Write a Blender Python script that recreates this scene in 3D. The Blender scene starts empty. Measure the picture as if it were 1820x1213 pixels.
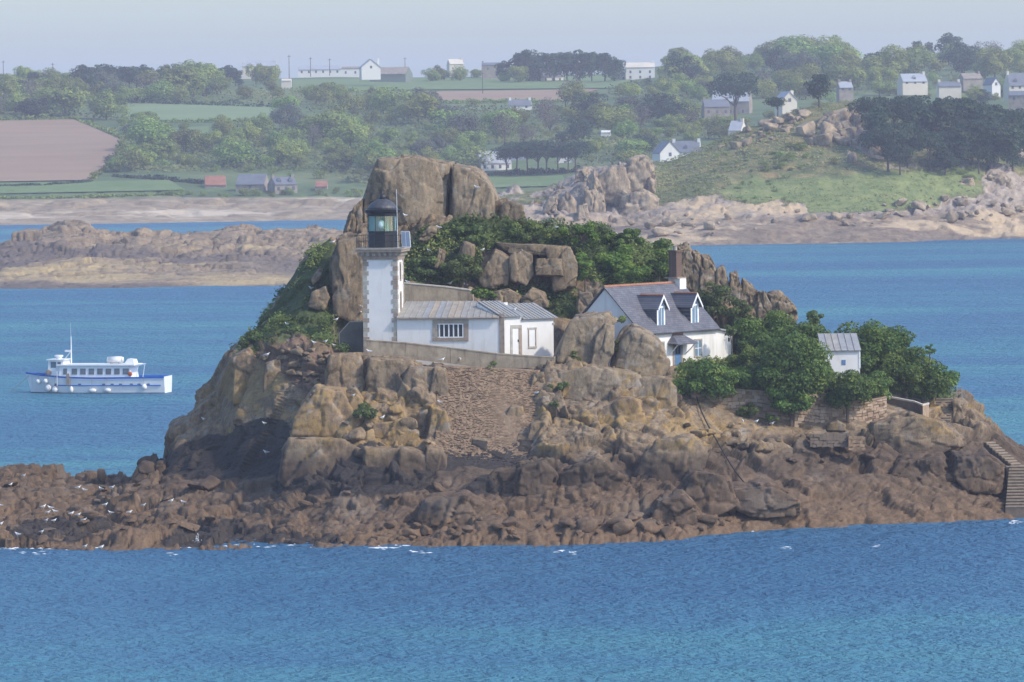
import bpy, math, random
import numpy as np
from mathutils import Matrix, Vector

S = bpy.context.scene
C = S.collection
R = math.radians

# ---------------------------------------------------------------- camera
F = 8800.0            # focal length in photograph pixels (1820 wide)
CAM_H = 34.5          # eye height above the sea
HZ = 210.0            # photograph row of eye level
ROLL = R(0.7)
CR, SR = math.cos(ROLL), math.sin(ROLL)
cam_d = bpy.data.cameras.new('camera')
cam_d.sensor_width = 36.0
cam_d.lens = F / 1820.0 * 36.0
cam_d.shift_y = -(606.5 - HZ) / 1820.0
cam_d.clip_start = 1.0
cam_d.clip_end = 20000.0
cam = bpy.data.objects.new('camera', cam_d)
C.objects.link(cam)
cam.matrix_world = Matrix(((CR, SR, 0, 0), (0, 0, -1, 0), (-SR, CR, 0, CAM_H), (0, 0, 0, 1)))
S.camera = cam

# ---------------------------------------------------------------- sky, sun, exposure
SUN = Vector((0.82, -0.40, 0.78)).normalized()
SUN_EL = math.asin(SUN.z)
SUN_AZ = math.atan2(SUN.x, SUN.y)
world = bpy.data.worlds.new('World')
S.world = world
world.use_nodes = True
wn = world.node_tree
wn.nodes.clear()
sky = wn.nodes.new('ShaderNodeTexSky')
sky.sky_type = 'NISHITA'
sky.sun_disc = False
sky.sun_elevation = SUN_EL
sky.sun_rotation = SUN_AZ
sky.altitude = 0
sky.air_density = 1.0
sky.dust_density = 1.6
sky.ozone_density = 5.0
bg = wn.nodes.new('ShaderNodeBackground')
bg.inputs['Strength'].default_value = 0.15
wo = wn.nodes.new('ShaderNodeOutputWorld')
wn.links.new(sky.outputs['Color'], bg.inputs['Color'])
wn.links.new(bg.outputs['Background'], wo.inputs['Surface'])
sun_d = bpy.data.lights.new('sun', 'SUN')
sun_d.energy = 1.85
sun_d.angle = R(2.0)
sun_d.color = (1.0, 0.90, 0.76)
sun = bpy.data.objects.new('sun', sun_d)
C.objects.link(sun)
sun.location = (200, 300, 300)
sun.rotation_euler = (-SUN).to_track_quat('-Z', 'Y').to_euler()
S.view_settings.view_transform = 'Standard'
S.view_settings.look = 'None'
S.view_settings.gamma = 1.0
S.view_settings.use_curve_mapping = False
S.view_settings.exposure = 0.80
S.render.engine = 'CYCLES'
S.cycles.max_bounces = 6
S.cycles.diffuse_bounces = 3
S.cycles.glossy_bounces = 2
S.cycles.transmission_bounces = 4
S.cycles.transparent_max_bounces = 8
S.cycles.volume_bounces = 1
S.cycles.use_denoising = True

# ---------------------------------------------------------------- projection helpers
def P(px, py, Y):
    """photograph pixel + distance -> world point"""
    du, dv = px - 910.0, py - HZ
    return Vector(((du * CR - dv * SR) / F * Y, Y, CAM_H - (dv * CR + du * SR) / F * Y))

def Pn(px, py, Y):
    du, dv = np.asarray(px) - 910.0, np.asarray(py) - HZ
    return np.stack([(du * CR - dv * SR) / F * Y, np.broadcast_to(Y, np.shape(du)) * 1.0, CAM_H - (dv * CR + du * SR) / F * Y], -1)

def proj(V):
    a = V[..., 0] / V[..., 1] * F
    b = (CAM_H - V[..., 2]) / V[..., 1] * F
    return 910 + a * CR + b * SR, HZ + b * CR - a * SR

def inside(px, py, poly):
    """vectorised point in polygon"""
    px = np.asarray(px, float); py = np.asarray(py, float)
    r = np.zeros(px.shape, bool)
    n = len(poly)
    j = n - 1
    for i in range(n):
        xi, yi = poly[i]; xj, yj = poly[j]
        if yi != yj:
            c = ((yi > py) != (yj > py)) & (px < (xj - xi) * (py - yi) / (yj - yi) + xi)
            r ^= c
        j = i
    return r

# ---------------------------------------------------------------- noise (numpy)
def _h(ix, iy, iz, seed):
    h = (ix.astype(np.int64) * 374761393 + iy.astype(np.int64) * 668265263 + iz.astype(np.int64) * 2147483647 + seed * 1274126177) & 0xFFFFFFFF
    h = ((h ^ (h >> 13)) * 1274126177) & 0xFFFFFFFF
    h = ((h ^ (h >> 16)) * 2246822519) & 0xFFFFFFFF
    h = h ^ (h >> 15)
    return h

def _f(h):
    return (h & 0xFFFFFF) / float(0x1000000)

def vnoise(p, seed=0):
    i = np.floor(p).astype(np.int64); f = p - i
    u = f * f * f * (f * (f * 6 - 15) + 10)
    r = 0
    for dx in (0, 1):
        wx = u[:, 0] if dx else 1 - u[:, 0]
        for dy in (0, 1):
            wy = u[:, 1] if dy else 1 - u[:, 1]
            for dz in (0, 1):
                wz = u[:, 2] if dz else 1 - u[:, 2]
                r = r + _f(_h(i[:, 0] + dx, i[:, 1] + dy, i[:, 2] + dz, seed)) * wx * wy * wz
    return r * 2 - 1

def fbm(p, seed=0, octv=4, gain=0.5):
    a, r = 1.0, 0
    for o in range(octv):
        r = r + a * vnoise(p * (2.03 ** o), seed + o * 7)
        a *= gain
    return r

def worley(p, seed=0):
    i = np.floor(p).astype(np.int64)
    n = len(p)
    f1 = np.full(n, 9.0); f2 = np.full(n, 9.0)
    idh = np.zeros(n, np.int64)
    cen = np.zeros((n, 3))
    for dx in (-1, 0, 1):
        for dy in (-1, 0, 1):
            for dz in (-1, 0, 1):
                cx, cy, cz = i[:, 0] + dx, i[:, 1] + dy, i[:, 2] + dz
                h = _h(cx, cy, cz, seed)
                h2 = (h * 2654435761) & 0xFFFFFFFF
                h3 = (h2 * 40503 + 12345) & 0xFFFFFFFF
                q = np.stack([cx + _f(h), cy + _f(h2 ^ (h2 >> 7)), cz + _f(h3 ^ (h3 >> 9))], 1)
                e = np.abs(q - p)
                d = (0.8 * e.max(1) + 0.2 * e.sum(1) / 1.7) ** 2
                m = d < f1
                f2 = np.where(m, f1, np.minimum(f2, d))
                f1 = np.where(m, d, f1)
                idh = np.where(m, h, idh)
                cen[m] = q[m]
    return np.sqrt(f1), np.sqrt(f2), idh, cen

def facets(p, scale, seed, rot=(0.1, 0.15, 0.3)):
    return fracture(p, scale, seed, rot, 1.2, 0.05, 0.0)[0]

def fracture(p, scale, seed, rot=(0.1, 0.15, 0.3), tilt=0.8, crack=0.12, warp=0.05):
    """blocky joint pattern: one random plane per cell, grooves between the cells"""
    M = np.array((Matrix.Rotation(rot[0], 3, 'X') @ Matrix.Rotation(rot[1], 3, 'Y') @ Matrix.Rotation(rot[2], 3, 'Z')))
    q = (p @ M.T) / np.asarray(scale)
    if warp:
        w = np.stack([vnoise(q * 1.3 + 17.3, seed + 1), vnoise(q * 1.3 + 51.7, seed + 2), vnoise(q * 1.3 + 91.1, seed + 3)], 1)
        q = q + w * warp
    f1, f2, h, cen = worley(q, seed)
    hv = np.stack([_f(h), _f((h * 2654435761) & 0xFFFFFFFF), _f((h * 97531357) & 0xFFFFFFFF)], 1) * 2 - 1
    off = _f((h * 1234577) & 0xFFFFFFFF) * 2 - 1
    t = ((q - cen) * hv).sum(1) * tilt
    g = np.clip((f2 - f1) / crack, 0, 1)
    g = g * g * (3 - 2 * g)
    return off + t, g

# ---------------------------------------------------------------- mesh helpers
def tag(o, label=None, cat=None, group=None, kind=None):
    if label: o['label'] = label
    if cat: o['category'] = cat
    if group: o['group'] = group
    if kind: o['kind'] = kind
    return o

def link(name, me, mat=None, parent=None, smooth=False):
    o = bpy.data.objects.new(name, me)
    C.objects.link(o)
    if mat is not None and not me.materials:
        me.materials.append(mat)
    if parent is not None:
        o.parent = parent
    return o

def np_mesh(name, V, Q, smooth=False):
    """mesh from numpy verts and an (n,3|4) face array"""
    V = np.ascontiguousarray(V, np.float32); Q = np.ascontiguousarray(Q, np.int32)
    k = Q.shape[1]
    me = bpy.data.meshes.new(name)
    me.vertices.add(len(V)); me.vertices.foreach_set('co', V.ravel())
    me.loops.add(Q.size); me.loops.foreach_set('vertex_index', Q.ravel())
    me.polygons.add(len(Q)); me.polygons.foreach_set('loop_start', np.arange(0, Q.size, k, dtype=np.int32))
    if smooth:
        me.polygons.foreach_set('use_smooth', np.ones(len(Q), bool))
    me.update(calc_edges=True)
    return me

def attr(me, name, vals):
    a = me.attributes.new(name, 'FLOAT', 'POINT')
    a.data.foreach_set('value', np.ascontiguousarray(vals, np.float32))

def empty(name, loc, rz=0.0, label=None, cat=None, group=None):
    o = bpy.data.objects.new(name, None)
    C.objects.link(o)
    o.empty_display_size = 0.5
    o.location = loc
    o.rotation_euler = (0, 0, rz)
    return tag(o, label, cat, group)

class MB:
    """collects boxes, prisms, tubes and lathes into one mesh"""
    def __init__(s):
        s.v = []; s.f = []
    def add(s, vs, fs):
        b = len(s.v)
        s.v += [tuple(x) for x in vs]
        s.f += [tuple(b + i for i in f) for f in fs]
        return s
    def box(s, x0, x1, y0, y1, z0, z1):
        vs = [(x, y, z) for z in (z0, z1) for y in (y0, y1) for x in (x0, x1)]
        return s.add(vs, [(0, 2, 3, 1), (4, 5, 7, 6), (0, 1, 5, 4), (2, 6, 7, 3), (0, 4, 6, 2), (1, 3, 7, 5)])
    def hexa(s, b4, t4):
        """bottom ring and top ring of four points each, counter-clockwise from above"""
        return s.add(list(b4) + list(t4), [(3, 2, 1, 0), (4, 5, 6, 7), (0, 1, 5, 4), (1, 2, 6, 5), (2, 3, 7, 6), (3, 0, 4, 7)])
    def prism(s, poly, d):
        """polygon (3-D points) extruded by vector d"""
        n = len(poly); d = Vector(d)
        vs = [Vector(p) for p in poly] + [Vector(p) + d for p in poly]
        fs = [tuple(range(n - 1, -1, -1)), tuple(range(n, 2 * n))]
        for i in range(n):
            j = (i + 1) % n
            fs.append((i, j, n + j, n + i))
        return s.add(vs, fs)
    def poly(s, pts):
        return s.add(pts, [tuple(range(len(pts)))])
    def tube(s, pts, r, n=6, r2=None, cap=True):
        pts = [Vector(p) for p in pts]
        k = len(pts); rings = []
        base = len(s.v)
        for i, p in enumerate(pts):
            t = (pts[min(i + 1, k - 1)] - pts[max(i - 1, 0)])
            t = t.normalized() if t.length > 1e-9 else Vector((0, 0, 1))
            a = t.cross(Vector((0, 0, 1)) if abs(t.z) < 0.9 else Vector((1, 0, 0))).normalized()
            b = t.cross(a)
            rr = r if r2 is None else r + (r2 - r) * i / max(1, k - 1)
            for j in range(n):
                an = 2 * math.pi * j / n
                s.v.append(tuple(p + a * math.cos(an) * rr + b * math.sin(an) * rr))
        for i in range(k - 1):
            for j in range(n):
                j2 = (j + 1) % n
                s.f.append((base + i * n + j, base + i * n + j2, base + (i + 1) * n + j2, base + (i + 1) * n + j))
        if cap:
            s.f.append(tuple(base + j for j in range(n - 1, -1, -1)))
            s.f.append(tuple(base + (k - 1) * n + j for j in range(n)))
        return s
    def lathe(s, prof, n=16, cx=0, cy=0):
        base = len(s.v); k = len(prof)
        for (r, z) in prof:
            for j in range(n):
                an = 2 * math.pi * j / n
                s.v.append((cx + r * math.cos(an), cy + r * math.sin(an), z))
        for i in range(k - 1):
            for j in range(n):
                j2 = (j + 1) % n
                s.f.append((base + i * n + j, base + i * n + j2, base + (i + 1) * n + j2, base + (i + 1) * n + j))
        s.f.append(tuple(base + j for j in range(n - 1, -1, -1)))
        s.f.append(tuple(base + (k - 1) * n + j for j in range(n)))
        return s
    def ball(s, c, r, n=10, m=6, sc=(1, 1, 1)):
        prof = [(max(1e-3, math.sin(math.pi * i / m)) , -math.cos(math.pi * i / m)) for i in range(m + 1)]
        t = MB().lathe(prof, n)
        return s.add([(c[0] + v[0] * r * sc[0], c[1] + v[1] * r * sc[1], c[2] + v[2] * r * sc[2]) for v in t.v], t.f)
    def mesh(s, name='mesh', smooth=False):
        me = bpy.data.meshes.new(name)
        me.from_pydata(s.v, [], s.f)
        if smooth:
            me.polygons.foreach_set('use_smooth', np.ones(len(me.polygons), bool))
        me.update()
        return me
    def build(s, name, mat, parent=None, smooth=False):
        return link(name, s.mesh(name, smooth), mat, parent)

def copy_tree(o, parent=None):
    c = o.copy(); C.objects.link(c)
    if parent is not None: c.parent = parent
    for ch in o.children:
        copy_tree(ch, c)
    return c

# ---------------------------------------------------------------- materials
def nt(name):
    m = bpy.data.materials.new(name)
    m.use_nodes = True
    t = m.node_tree
    t.nodes.clear()
    out = t.nodes.new('ShaderNodeOutputMaterial')
    b = t.nodes.new('ShaderNodeBsdfPrincipled')
    t.links.new(b.outputs[0], out.inputs['Surface'])
    return m, t, b

class N:
    """tiny node-graph helper"""
    def __init__(s, t): s.t = t
    def n(s, typ, **kw):
        x = s.t.nodes.new(typ)
        for k, v in kw.items(): setattr(x, k, v)
        return x
    def l(s, a, b): s.t.links.new(a, b)
    def noise(s, vec, scale, detail=4, rough=0.55, stretch=None, dist=0.0):
        x = s.n('ShaderNodeTexNoise')
        x.inputs['Scale'].default_value = scale
        x.inputs['Detail'].default_value = detail
        x.inputs['Roughness'].default_value = rough
        x.inputs['Distortion'].default_value = dist
        if stretch is not None: vec = s.map(vec, stretch)
        s.l(vec, x.inputs['Vector'])
        return x.outputs['Fac']
    def map(s, vec, scale=(1, 1, 1), loc=(0, 0, 0), rot=(0, 0, 0)):
        m = s.n('ShaderNodeMapping')
        m.inputs['Scale'].default_value = scale
        m.inputs['Location'].default_value = loc
        m.inputs['Rotation'].default_value = rot
        s.l(vec, m.inputs['Vector'])
        return m.outputs[0]
    def ramp(s, fac, stops, interp='LINEAR'):
        r = s.n('ShaderNodeValToRGB')
        r.color_ramp.interpolation = interp
        e = r.color_ramp.elements
        while len(e) > 1: e.remove(e[-1])
        e[0].position = stops[0][0]; e[0].color = col(stops[0][1])
        for p, c in stops[1:]:
            k = e.new(p); k.color = col(c)
        s.l(fac, r.inputs[0])
        return r.outputs['Color']
    def mix(s, fac, a, b, mode='MIX'):
        m = s.n('ShaderNodeMix', data_type='RGBA', blend_type=mode)
        for sock, v in ((m.inputs[0], fac), (m.inputs[6], a), (m.inputs[7], b)):
            if hasattr(v, 'is_output'): s.l(v, sock)
            elif isinstance(v, (int, float)): sock.default_value = v
            else: sock.default_value = col(v)
        return m.outputs[2]
    def math(s, op, a, b=None, c=None, clamp=False):
        m = s.n('ShaderNodeMath', operation=op, use_clamp=clamp)
        for k, v in enumerate((a, b, c)):
            if v is None: continue
            if hasattr(v, 'is_output'): s.l(v, m.inputs[k])
            else: m.inputs[k].default_value = v
        return m.outputs[0]
    def step(s, v, lo, hi):
        m = s.n('ShaderNodeMapRange', interpolation_type='SMOOTHSTEP')
        s.l(v, m.inputs[0])
        m.inputs[1].default_value = lo; m.inputs[2].default_value = hi
        m.inputs[3].default_value = 0; m.inputs[4].default_value = 1
        return m.outputs[0]
    def bump(s, h, strength, dist, normal=None):
        b = s.n('ShaderNodeBump')
        b.inputs['Strength'].default_value = strength
        b.inputs['Distance'].default_value = dist
        s.l(h, b.inputs['Height'])
        if normal is not None: s.l(normal, b.inputs['Normal'])
        return b.outputs[0]

def col(c):
    return (c[0], c[1], c[2], 1.0) if len(c) == 3 else c

def mat_plain(name, c, rough=0.7, var=0.15, scale=2.0, bump=0.0, spec=0.3, metal=0.0, dirt=None, dirt_amt=0.5, stretch=None):
    """plain surface with mottling, optional stains and fine relief"""
    m, t, b = nt(name); g = N(t)
    pos = g.n('ShaderNodeNewGeometry').outputs['Position']
    n1 = g.noise(pos, scale, 5, 0.6, stretch)
    lo = tuple(x * (1 - var) for x in c); hi = tuple(min(1, x * (1 + var)) for x in c)
    cc = g.ramp(n1, [(0.3, lo), (0.7, hi)])
    if dirt is not None:
        n2 = g.noise(pos, scale * 0.6, 6, 0.65, (3.0, 3.0, 0.5) if stretch is None else stretch)
        cc = g.mix(g.math('MULTIPLY', g.step(n2, 0.5, 0.75), dirt_amt), cc, dirt)
    g.l(cc, b.inputs['Base Color'])
    b.inputs['Roughness'].default_value = rough
    b.inputs['Metallic'].default_value = metal
    b.inputs['Specular IOR Level'].default_value = spec
    if bump:
        g.l(g.bump(g.noise(pos, scale * 6, 5, 0.7), 0.6, bump), b.inputs['Normal'])
    return m

M = {}
def rock_material(name, tide=True, base=1.0, warm=1.0, scale=1.0, lichen=True, green=False, grey=0.0, lich=(0.52, 0.62)):
    m, t, b = nt(name); g = N(t)
    geo = g.n('ShaderNodeNewGeometry')
    pos = geo.outputs['Position']
    k = base
    nA = g.noise(pos, 0.16 * scale, 6, 0.62, (1, 1, 0.8))
    nB = g.noise(pos, 0.9 * scale, 10, 0.72, (1.4, 1.4, 0.5))
    nC = g.noise(pos, 4.0 * scale, 6, 0.75)
    cA = g.ramp(nA, [(0.30, (0.225 * k, 0.155 * k, 0.088 * k)), (0.46, (0.38 * k * warm, 0.25 * k, 0.138 * k)),
                     (0.58, (0.31 * k, 0.23 * k, 0.150 * k)), (0.72, (0.44 * k * warm, 0.295 * k, 0.165 * k))])
    if grey: cA = g.mix(grey, cA, (0.32 * k, 0.27 * k, 0.20 * k))
    cB = g.ramp(nB, [(0.32, (0.42, 0.40, 0.39)), (0.50, (0.95, 0.95, 0.95)), (0.68, (1.35, 1.30, 1.2))])
    c = g.mix(0.95, cA, cB, 'MULTIPLY')
    c = g.mix(0.5, c, g.ramp(nC, [(0.3, (0.55, 0.53, 0.51)), (0.7, (1.35, 1.32, 1.28))]), 'MULTIPLY')
    nK = g.noise(pos, 1.7 * scale, 9, 0.75, (1.0, 1.0, 0.7), 0.8)
    c = g.mix(g.math('MULTIPLY', g.step(nK, 0.55, 0.66), 0.6), c, (0.075 * k, 0.062 * k, 0.055 * k))
    sep = g.n('ShaderNodeSeparateXYZ'); g.l(pos, sep.inputs[0])
    z = sep.outputs['Z']
    nV = g.noise(pos, 0.8 * scale, 5, 0.7, (1.8, 1.8, 0.4))
    c = g.mix(g.math('MULTIPLY', g.step(nV, 0.51, 0.64), 0.5), c, (0.125 * k, 0.10 * k, 0.085 * k))
    if lichen:
        nL = g.noise(pos, 0.33 * scale, 5, 0.6, None, 0.4)
        nL2 = g.noise(pos, 2.2 * scale, 5, 0.7)
        zl = g.math('MULTIPLY', g.step(z, 4.5, 7.0), g.math('SUBTRACT', 1.0, g.step(z, 11.0, 15.0)))
        ml = g.math('MULTIPLY', g.math('MULTIPLY', g.step(nL, lich[0], lich[1]), g.step(nL2, 0.36, 0.58)), zl)
        c = g.mix(g.math('MULTIPLY', ml, 0.62), c, (0.36, 0.23, 0.06))
        nG = g.noise(pos, 0.7 * scale, 5, 0.7, None, 0.5)
        c = g.mix(g.math('MULTIPLY', g.step(nG, 0.55, 0.64), 0.55), c, (0.40 * k, 0.37 * k, 0.32 * k))
    if tide:
        nT = g.noise(pos, 0.22, 4, 0.6)
        zt = g.math('ADD', z, g.math('MULTIPLY', g.math('SUBTRACT', nT, 0.5), 5.0))
        wet = g.math('SUBTRACT', 1.0, g.step(zt, 4.6, 7.4))
        cw = g.ramp(nB, [(0.3, (0.055, 0.039, 0.027)), (0.5, (0.135, 0.092, 0.060)), (0.72, (0.22, 0.152, 0.098))])
        cw = g.mix(g.step(nA, 0.52, 0.66), cw, g.mix(0.5, cw, (0.20, 0.165, 0.13)))
        c = g.mix(wet, c, cw)
        blk = g.math('MULTIPLY', g.step(zt, 3.2, 4.4), g.math('SUBTRACT', 1.0, g.step(zt, 5.6, 7.0)))
        c = g.mix(g.math('MULTIPLY', blk, 0.42), c, (0.045, 0.037, 0.033))
        low = g.math('SUBTRACT', 1.0, g.step(zt, 0.6, 2.2))
        c = g.mix(g.math('MULTIPLY', low, 0.7), c, g.ramp(nC, [(0.35, (0.10, 0.066, 0.040)), (0.65, (0.22, 0.142, 0.083))]))
    if green:
        a = g.n('ShaderNodeAttribute', attribute_name='green')
        ng = g.noise(pos, 1.1, 5, 0.65)
        mg = g.step(g.math('ADD', a.outputs['Fac'], g.math('MULTIPLY', g.math('SUBTRACT', ng, 0.5), 1.2)), 0.45, 0.62)
        c = g.mix(mg, c, g.ramp(nC, [(0.3, (0.035, 0.05, 0.018)), (0.55, (0.075, 0.10, 0.035)), (0.75, (0.15, 0.14, 0.065))]))
        a = g.n('ShaderNodeAttribute', attribute_name='black')  # painted cliff shade mixed with black lichen and shore weed
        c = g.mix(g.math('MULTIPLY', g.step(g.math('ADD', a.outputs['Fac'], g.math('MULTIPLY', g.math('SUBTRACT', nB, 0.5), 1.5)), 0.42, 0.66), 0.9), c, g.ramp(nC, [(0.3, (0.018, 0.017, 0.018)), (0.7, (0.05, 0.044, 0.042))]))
        a = g.n('ShaderNodeAttribute', attribute_name='gold')
        mgd = g.step(g.math('ADD', a.outputs['Fac'], g.math('MULTIPLY', g.math('SUBTRACT', nB, 0.5), 1.4)), 0.5, 0.75)
        c = g.mix(g.math('MULTIPLY', mgd, 0.6), c, (0.30, 0.205, 0.085))
        a = g.n('ShaderNodeAttribute', attribute_name='brown')
        c = g.mix(g.math('MULTIPLY', a.outputs['Fac'], 0.75), c, g.ramp(nC, [(0.3, (0.13, 0.08, 0.055)), (0.7, (0.25, 0.165, 0.115))]))
    g.l(c, b.inputs['Base Color'])
    b.inputs['Roughness'].default_value = 0.85
    b.inputs['Specular IOR Level'].default_value = 0.25
    vor = g.n('ShaderNodeTexVoronoi', feature='DISTANCE_TO_EDGE')
    vor.inputs['Scale'].default_value = 0.9 * scale
    g.l(g.map(pos, (1, 1, 0.6)), vor.inputs['Vector'])
    ck = g.step(vor.outputs['Distance'], 0.0, 0.04)
    h = g.math('ADD', g.math('MULTIPLY', ck, 0.05), g.math('ADD', g.math('MULTIPLY', nB, 0.12), g.math('MULTIPLY', nC, 0.30)))
    nD = g.noise(pos, 11.0 * scale, 3, 0.7)
    v2 = g.n('ShaderNodeTexVoronoi', feature='F1', distance='CHEBYCHEV')
    v2.inputs['Scale'].default_value = 1.5 * scale
    wv = g.n('ShaderNodeVectorMath', operation='ADD')
    nz = g.n('ShaderNodeTexNoise'); nz.inputs['Scale'].default_value = 1.2 * scale; nz.inputs['Detail'].default_value = 5
    g.l(pos, nz.inputs['Vector'])
    sc_ = g.n('ShaderNodeVectorMath', operation='SCALE'); sc_.inputs['Scale'].default_value = 0.5
    g.l(nz.outputs['Color'], sc_.inputs[0])
    g.l(g.map(pos, (1, 1, 0.55), (0, 0, 0), (0.15, -0.2, 0.5)), wv.inputs[0]); g.l(sc_.outputs[0], wv.inputs[1])
    g.l(wv.outputs[0], v2.inputs['Vector'])
    sr = g.n('ShaderNodeSeparateColor'); g.l(v2.outputs['Color'], sr.inputs[0])
    h = g.math('ADD', h, g.math('MULTIPLY', sr.outputs[0], 0.55))
    c = g.mix(0.5, c, g.ramp(sr.outputs[1], [(0.0, (0.72, 0.70, 0.68)), (1.0, (1.22, 1.2, 1.16))]), 'MULTIPLY')
    g.l(c, b.inputs['Base Color'])
    h = g.math('ADD', h, g.math('MULTIPLY', nD, 0.16))
    g.l(g.bump(h, 1.0, 0.14 / scale), b.inputs['Normal'])
    return m

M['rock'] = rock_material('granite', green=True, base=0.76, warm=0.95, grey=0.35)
M['rock_lichen'] = rock_material('granite_lichen', tide=True, base=0.85, warm=1.0, grey=0.3, lich=(0.42, 0.54))
M['rock_up'] = rock_material('granite_upper', tide=False, base=0.74, warm=0.92, grey=0.45)
M['rock_grey'] = rock_material('granite_grey', tide=False, base=0.86, warm=0.9, grey=0.6)
M['rock_far'] = rock_material('granite_far', tide=False, base=1.15, scale=0.3, lichen=False, warm=0.9, grey=0.65)
M['reef'] = rock_material('reef_rock', tide=False, base=0.85, scale=0.35, lichen=False, warm=0.95)
# ================================================================ SETTING
class Loft:
    """a sheet traced as elevation profiles: columns of (row, distance) from the waterline up to the crest, then down behind"""
    def __init__(s, cols, seg, npx, back, smooth=2, front=(6.0, -2.0)):
        s.px = np.array([c[0] for c in cols], float)
        s.py = np.array([[p[0] for p in c[1]] for c in cols], float)
        s.Y = np.array([[p[1] for p in c[1]] for c in cols], float)
        U = np.linspace(s.px[0], s.px[-1], npx)
        s.U = U
        L = s.py.shape[1]
        py = np.stack([np.interp(U, s.px, s.py[:, l]) for l in range(L)], 1)
        Y = np.stack([np.interp(U, s.px, s.Y[:, l]) for l in range(L)], 1)
        for _ in range(smooth):
            for A in (py, Y):
                A[1:-1] = (A[:-2] + 2 * A[1:-1] + A[2:]) / 4
        W = Pn(U[:, None] + 0 * py, py, Y)
        pts = [W[:, 0] * [1, 1, 0] + [0, -front[0], front[1]]] + [W[:, l] for l in range(L)]
        for dy, kz in back:
            q = W[:, -1].copy()
            q[:, 0] *= (q[:, 1] + dy) / q[:, 1]
            q[:, 1] += dy
            q[:, 2] = q[:, 2] * kz if kz >= 0 else -2.0
            pts.append(q)
        s.lev = pts
        rows = []
        for i in range(len(pts) - 1):
            n = seg[i]
            t = np.arange(n) / n
            rows.append(pts[i][:, None] + (pts[i + 1] - pts[i])[:, None] * t[None, :, None])
        rows.append(pts[-1][:, None])
        G = np.concatenate(rows, 1)
        for _ in range(3):
            G[:, 1:-1] = (G[:, :-2] + 2 * G[:, 1:-1] + G[:, 2:]) / 4
        s.G = G
        du = np.gradient(G, axis=0); dv = np.gradient(G, axis=1)
        n = np.cross(du, dv)
        s.Nrm = n / (np.linalg.norm(n, axis=2, keepdims=True) + 1e-9)
        a, b = G.shape[:2]
        i = np.arange(a * b).reshape(a, b)
        s.Q = np.stack([i[:-1, :-1], i[1:, :-1], i[1:, 1:], i[:-1, 1:]], -1).reshape(-1, 4)
    def Yat(s, px, py):
        l = [np.interp(px, s.px, s.py[:, k]) for k in range(s.py.shape[1])]
        y = [np.interp(px, s.px, s.Y[:, k]) for k in range(s.py.shape[1])]
        return float(np.interp(-py, [-v for v in l], y))
    def at(s, px, py):
        return P(px, py, s.Yat(px, py))

def blur(A, k=1):
    for _ in range(k):
        B = A.copy()
        B[1:-1] = (A[:-2] + 2 * A[1:-1] + A[2:]) / 4
        A = B.copy()
        A[:, 1:-1] = (B[:, :-2] + 2 * B[:, 1:-1] + B[:, 2:]) / 4
    return A

# ---------------------------------------------------------------- the sea
m, t, b = nt('sea_water'); g = N(t)
pos = g.n('ShaderNodeNewGeometry').outputs['Position']
bands = g.noise(pos, 0.006, 4, 0.55, (0.4, 2.4, 1.0), 0.8)
fine = g.noise(pos, 0.05, 5, 0.6, (0.6, 1.5, 1.0), 0.3)
cc = g.ramp(g.math('ADD', g.math('MULTIPLY', bands, 0.75), g.math('MULTIPLY', fine, 0.25)),
            [(0.36, (0.052, 0.150, 0.262)), (0.48, (0.060, 0.176, 0.285)), (0.55, (0.068, 0.212, 0.298)), (0.65, (0.088, 0.265, 0.308))])
g.l(cc, b.inputs['Base Color'])
b.inputs['Roughness'].default_value = 0.45
b.inputs['IOR'].default_value = 1.33
b.inputs['Specular IOR Level'].default_value = 0.14
w1 = g.noise(pos, 0.26, 3, 0.5, (0.8, 1.0, 1.0), 0.5)
w2 = g.noise(pos, 1.0, 3, 0.6, (1.15, 1.0, 1.0), 0.6)
w3 = g.noise(pos, 2.8, 3, 0.6, (1.0, 1.0, 1.0), 0.3)
h = g.math('ADD', g.math('MULTIPLY', w1, 1.2), g.math('ADD', g.math('MULTIPLY', w2, 0.75), g.math('MULTIPLY', w3, 0.16)))
g.l(g.bump(h, 1.0, 1.5), b.inputs['Normal'])
M['sea'] = m
sea = MB().poly([(-3900, -90, 0), (3900, -90, 0), (3900, 7900, 0), (-3900, 7900, 0)]).build('sea', M['sea'])
tag(sea, 'choppy blue sea with turquoise streaks around the islet', None, None, 'structure')

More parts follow.
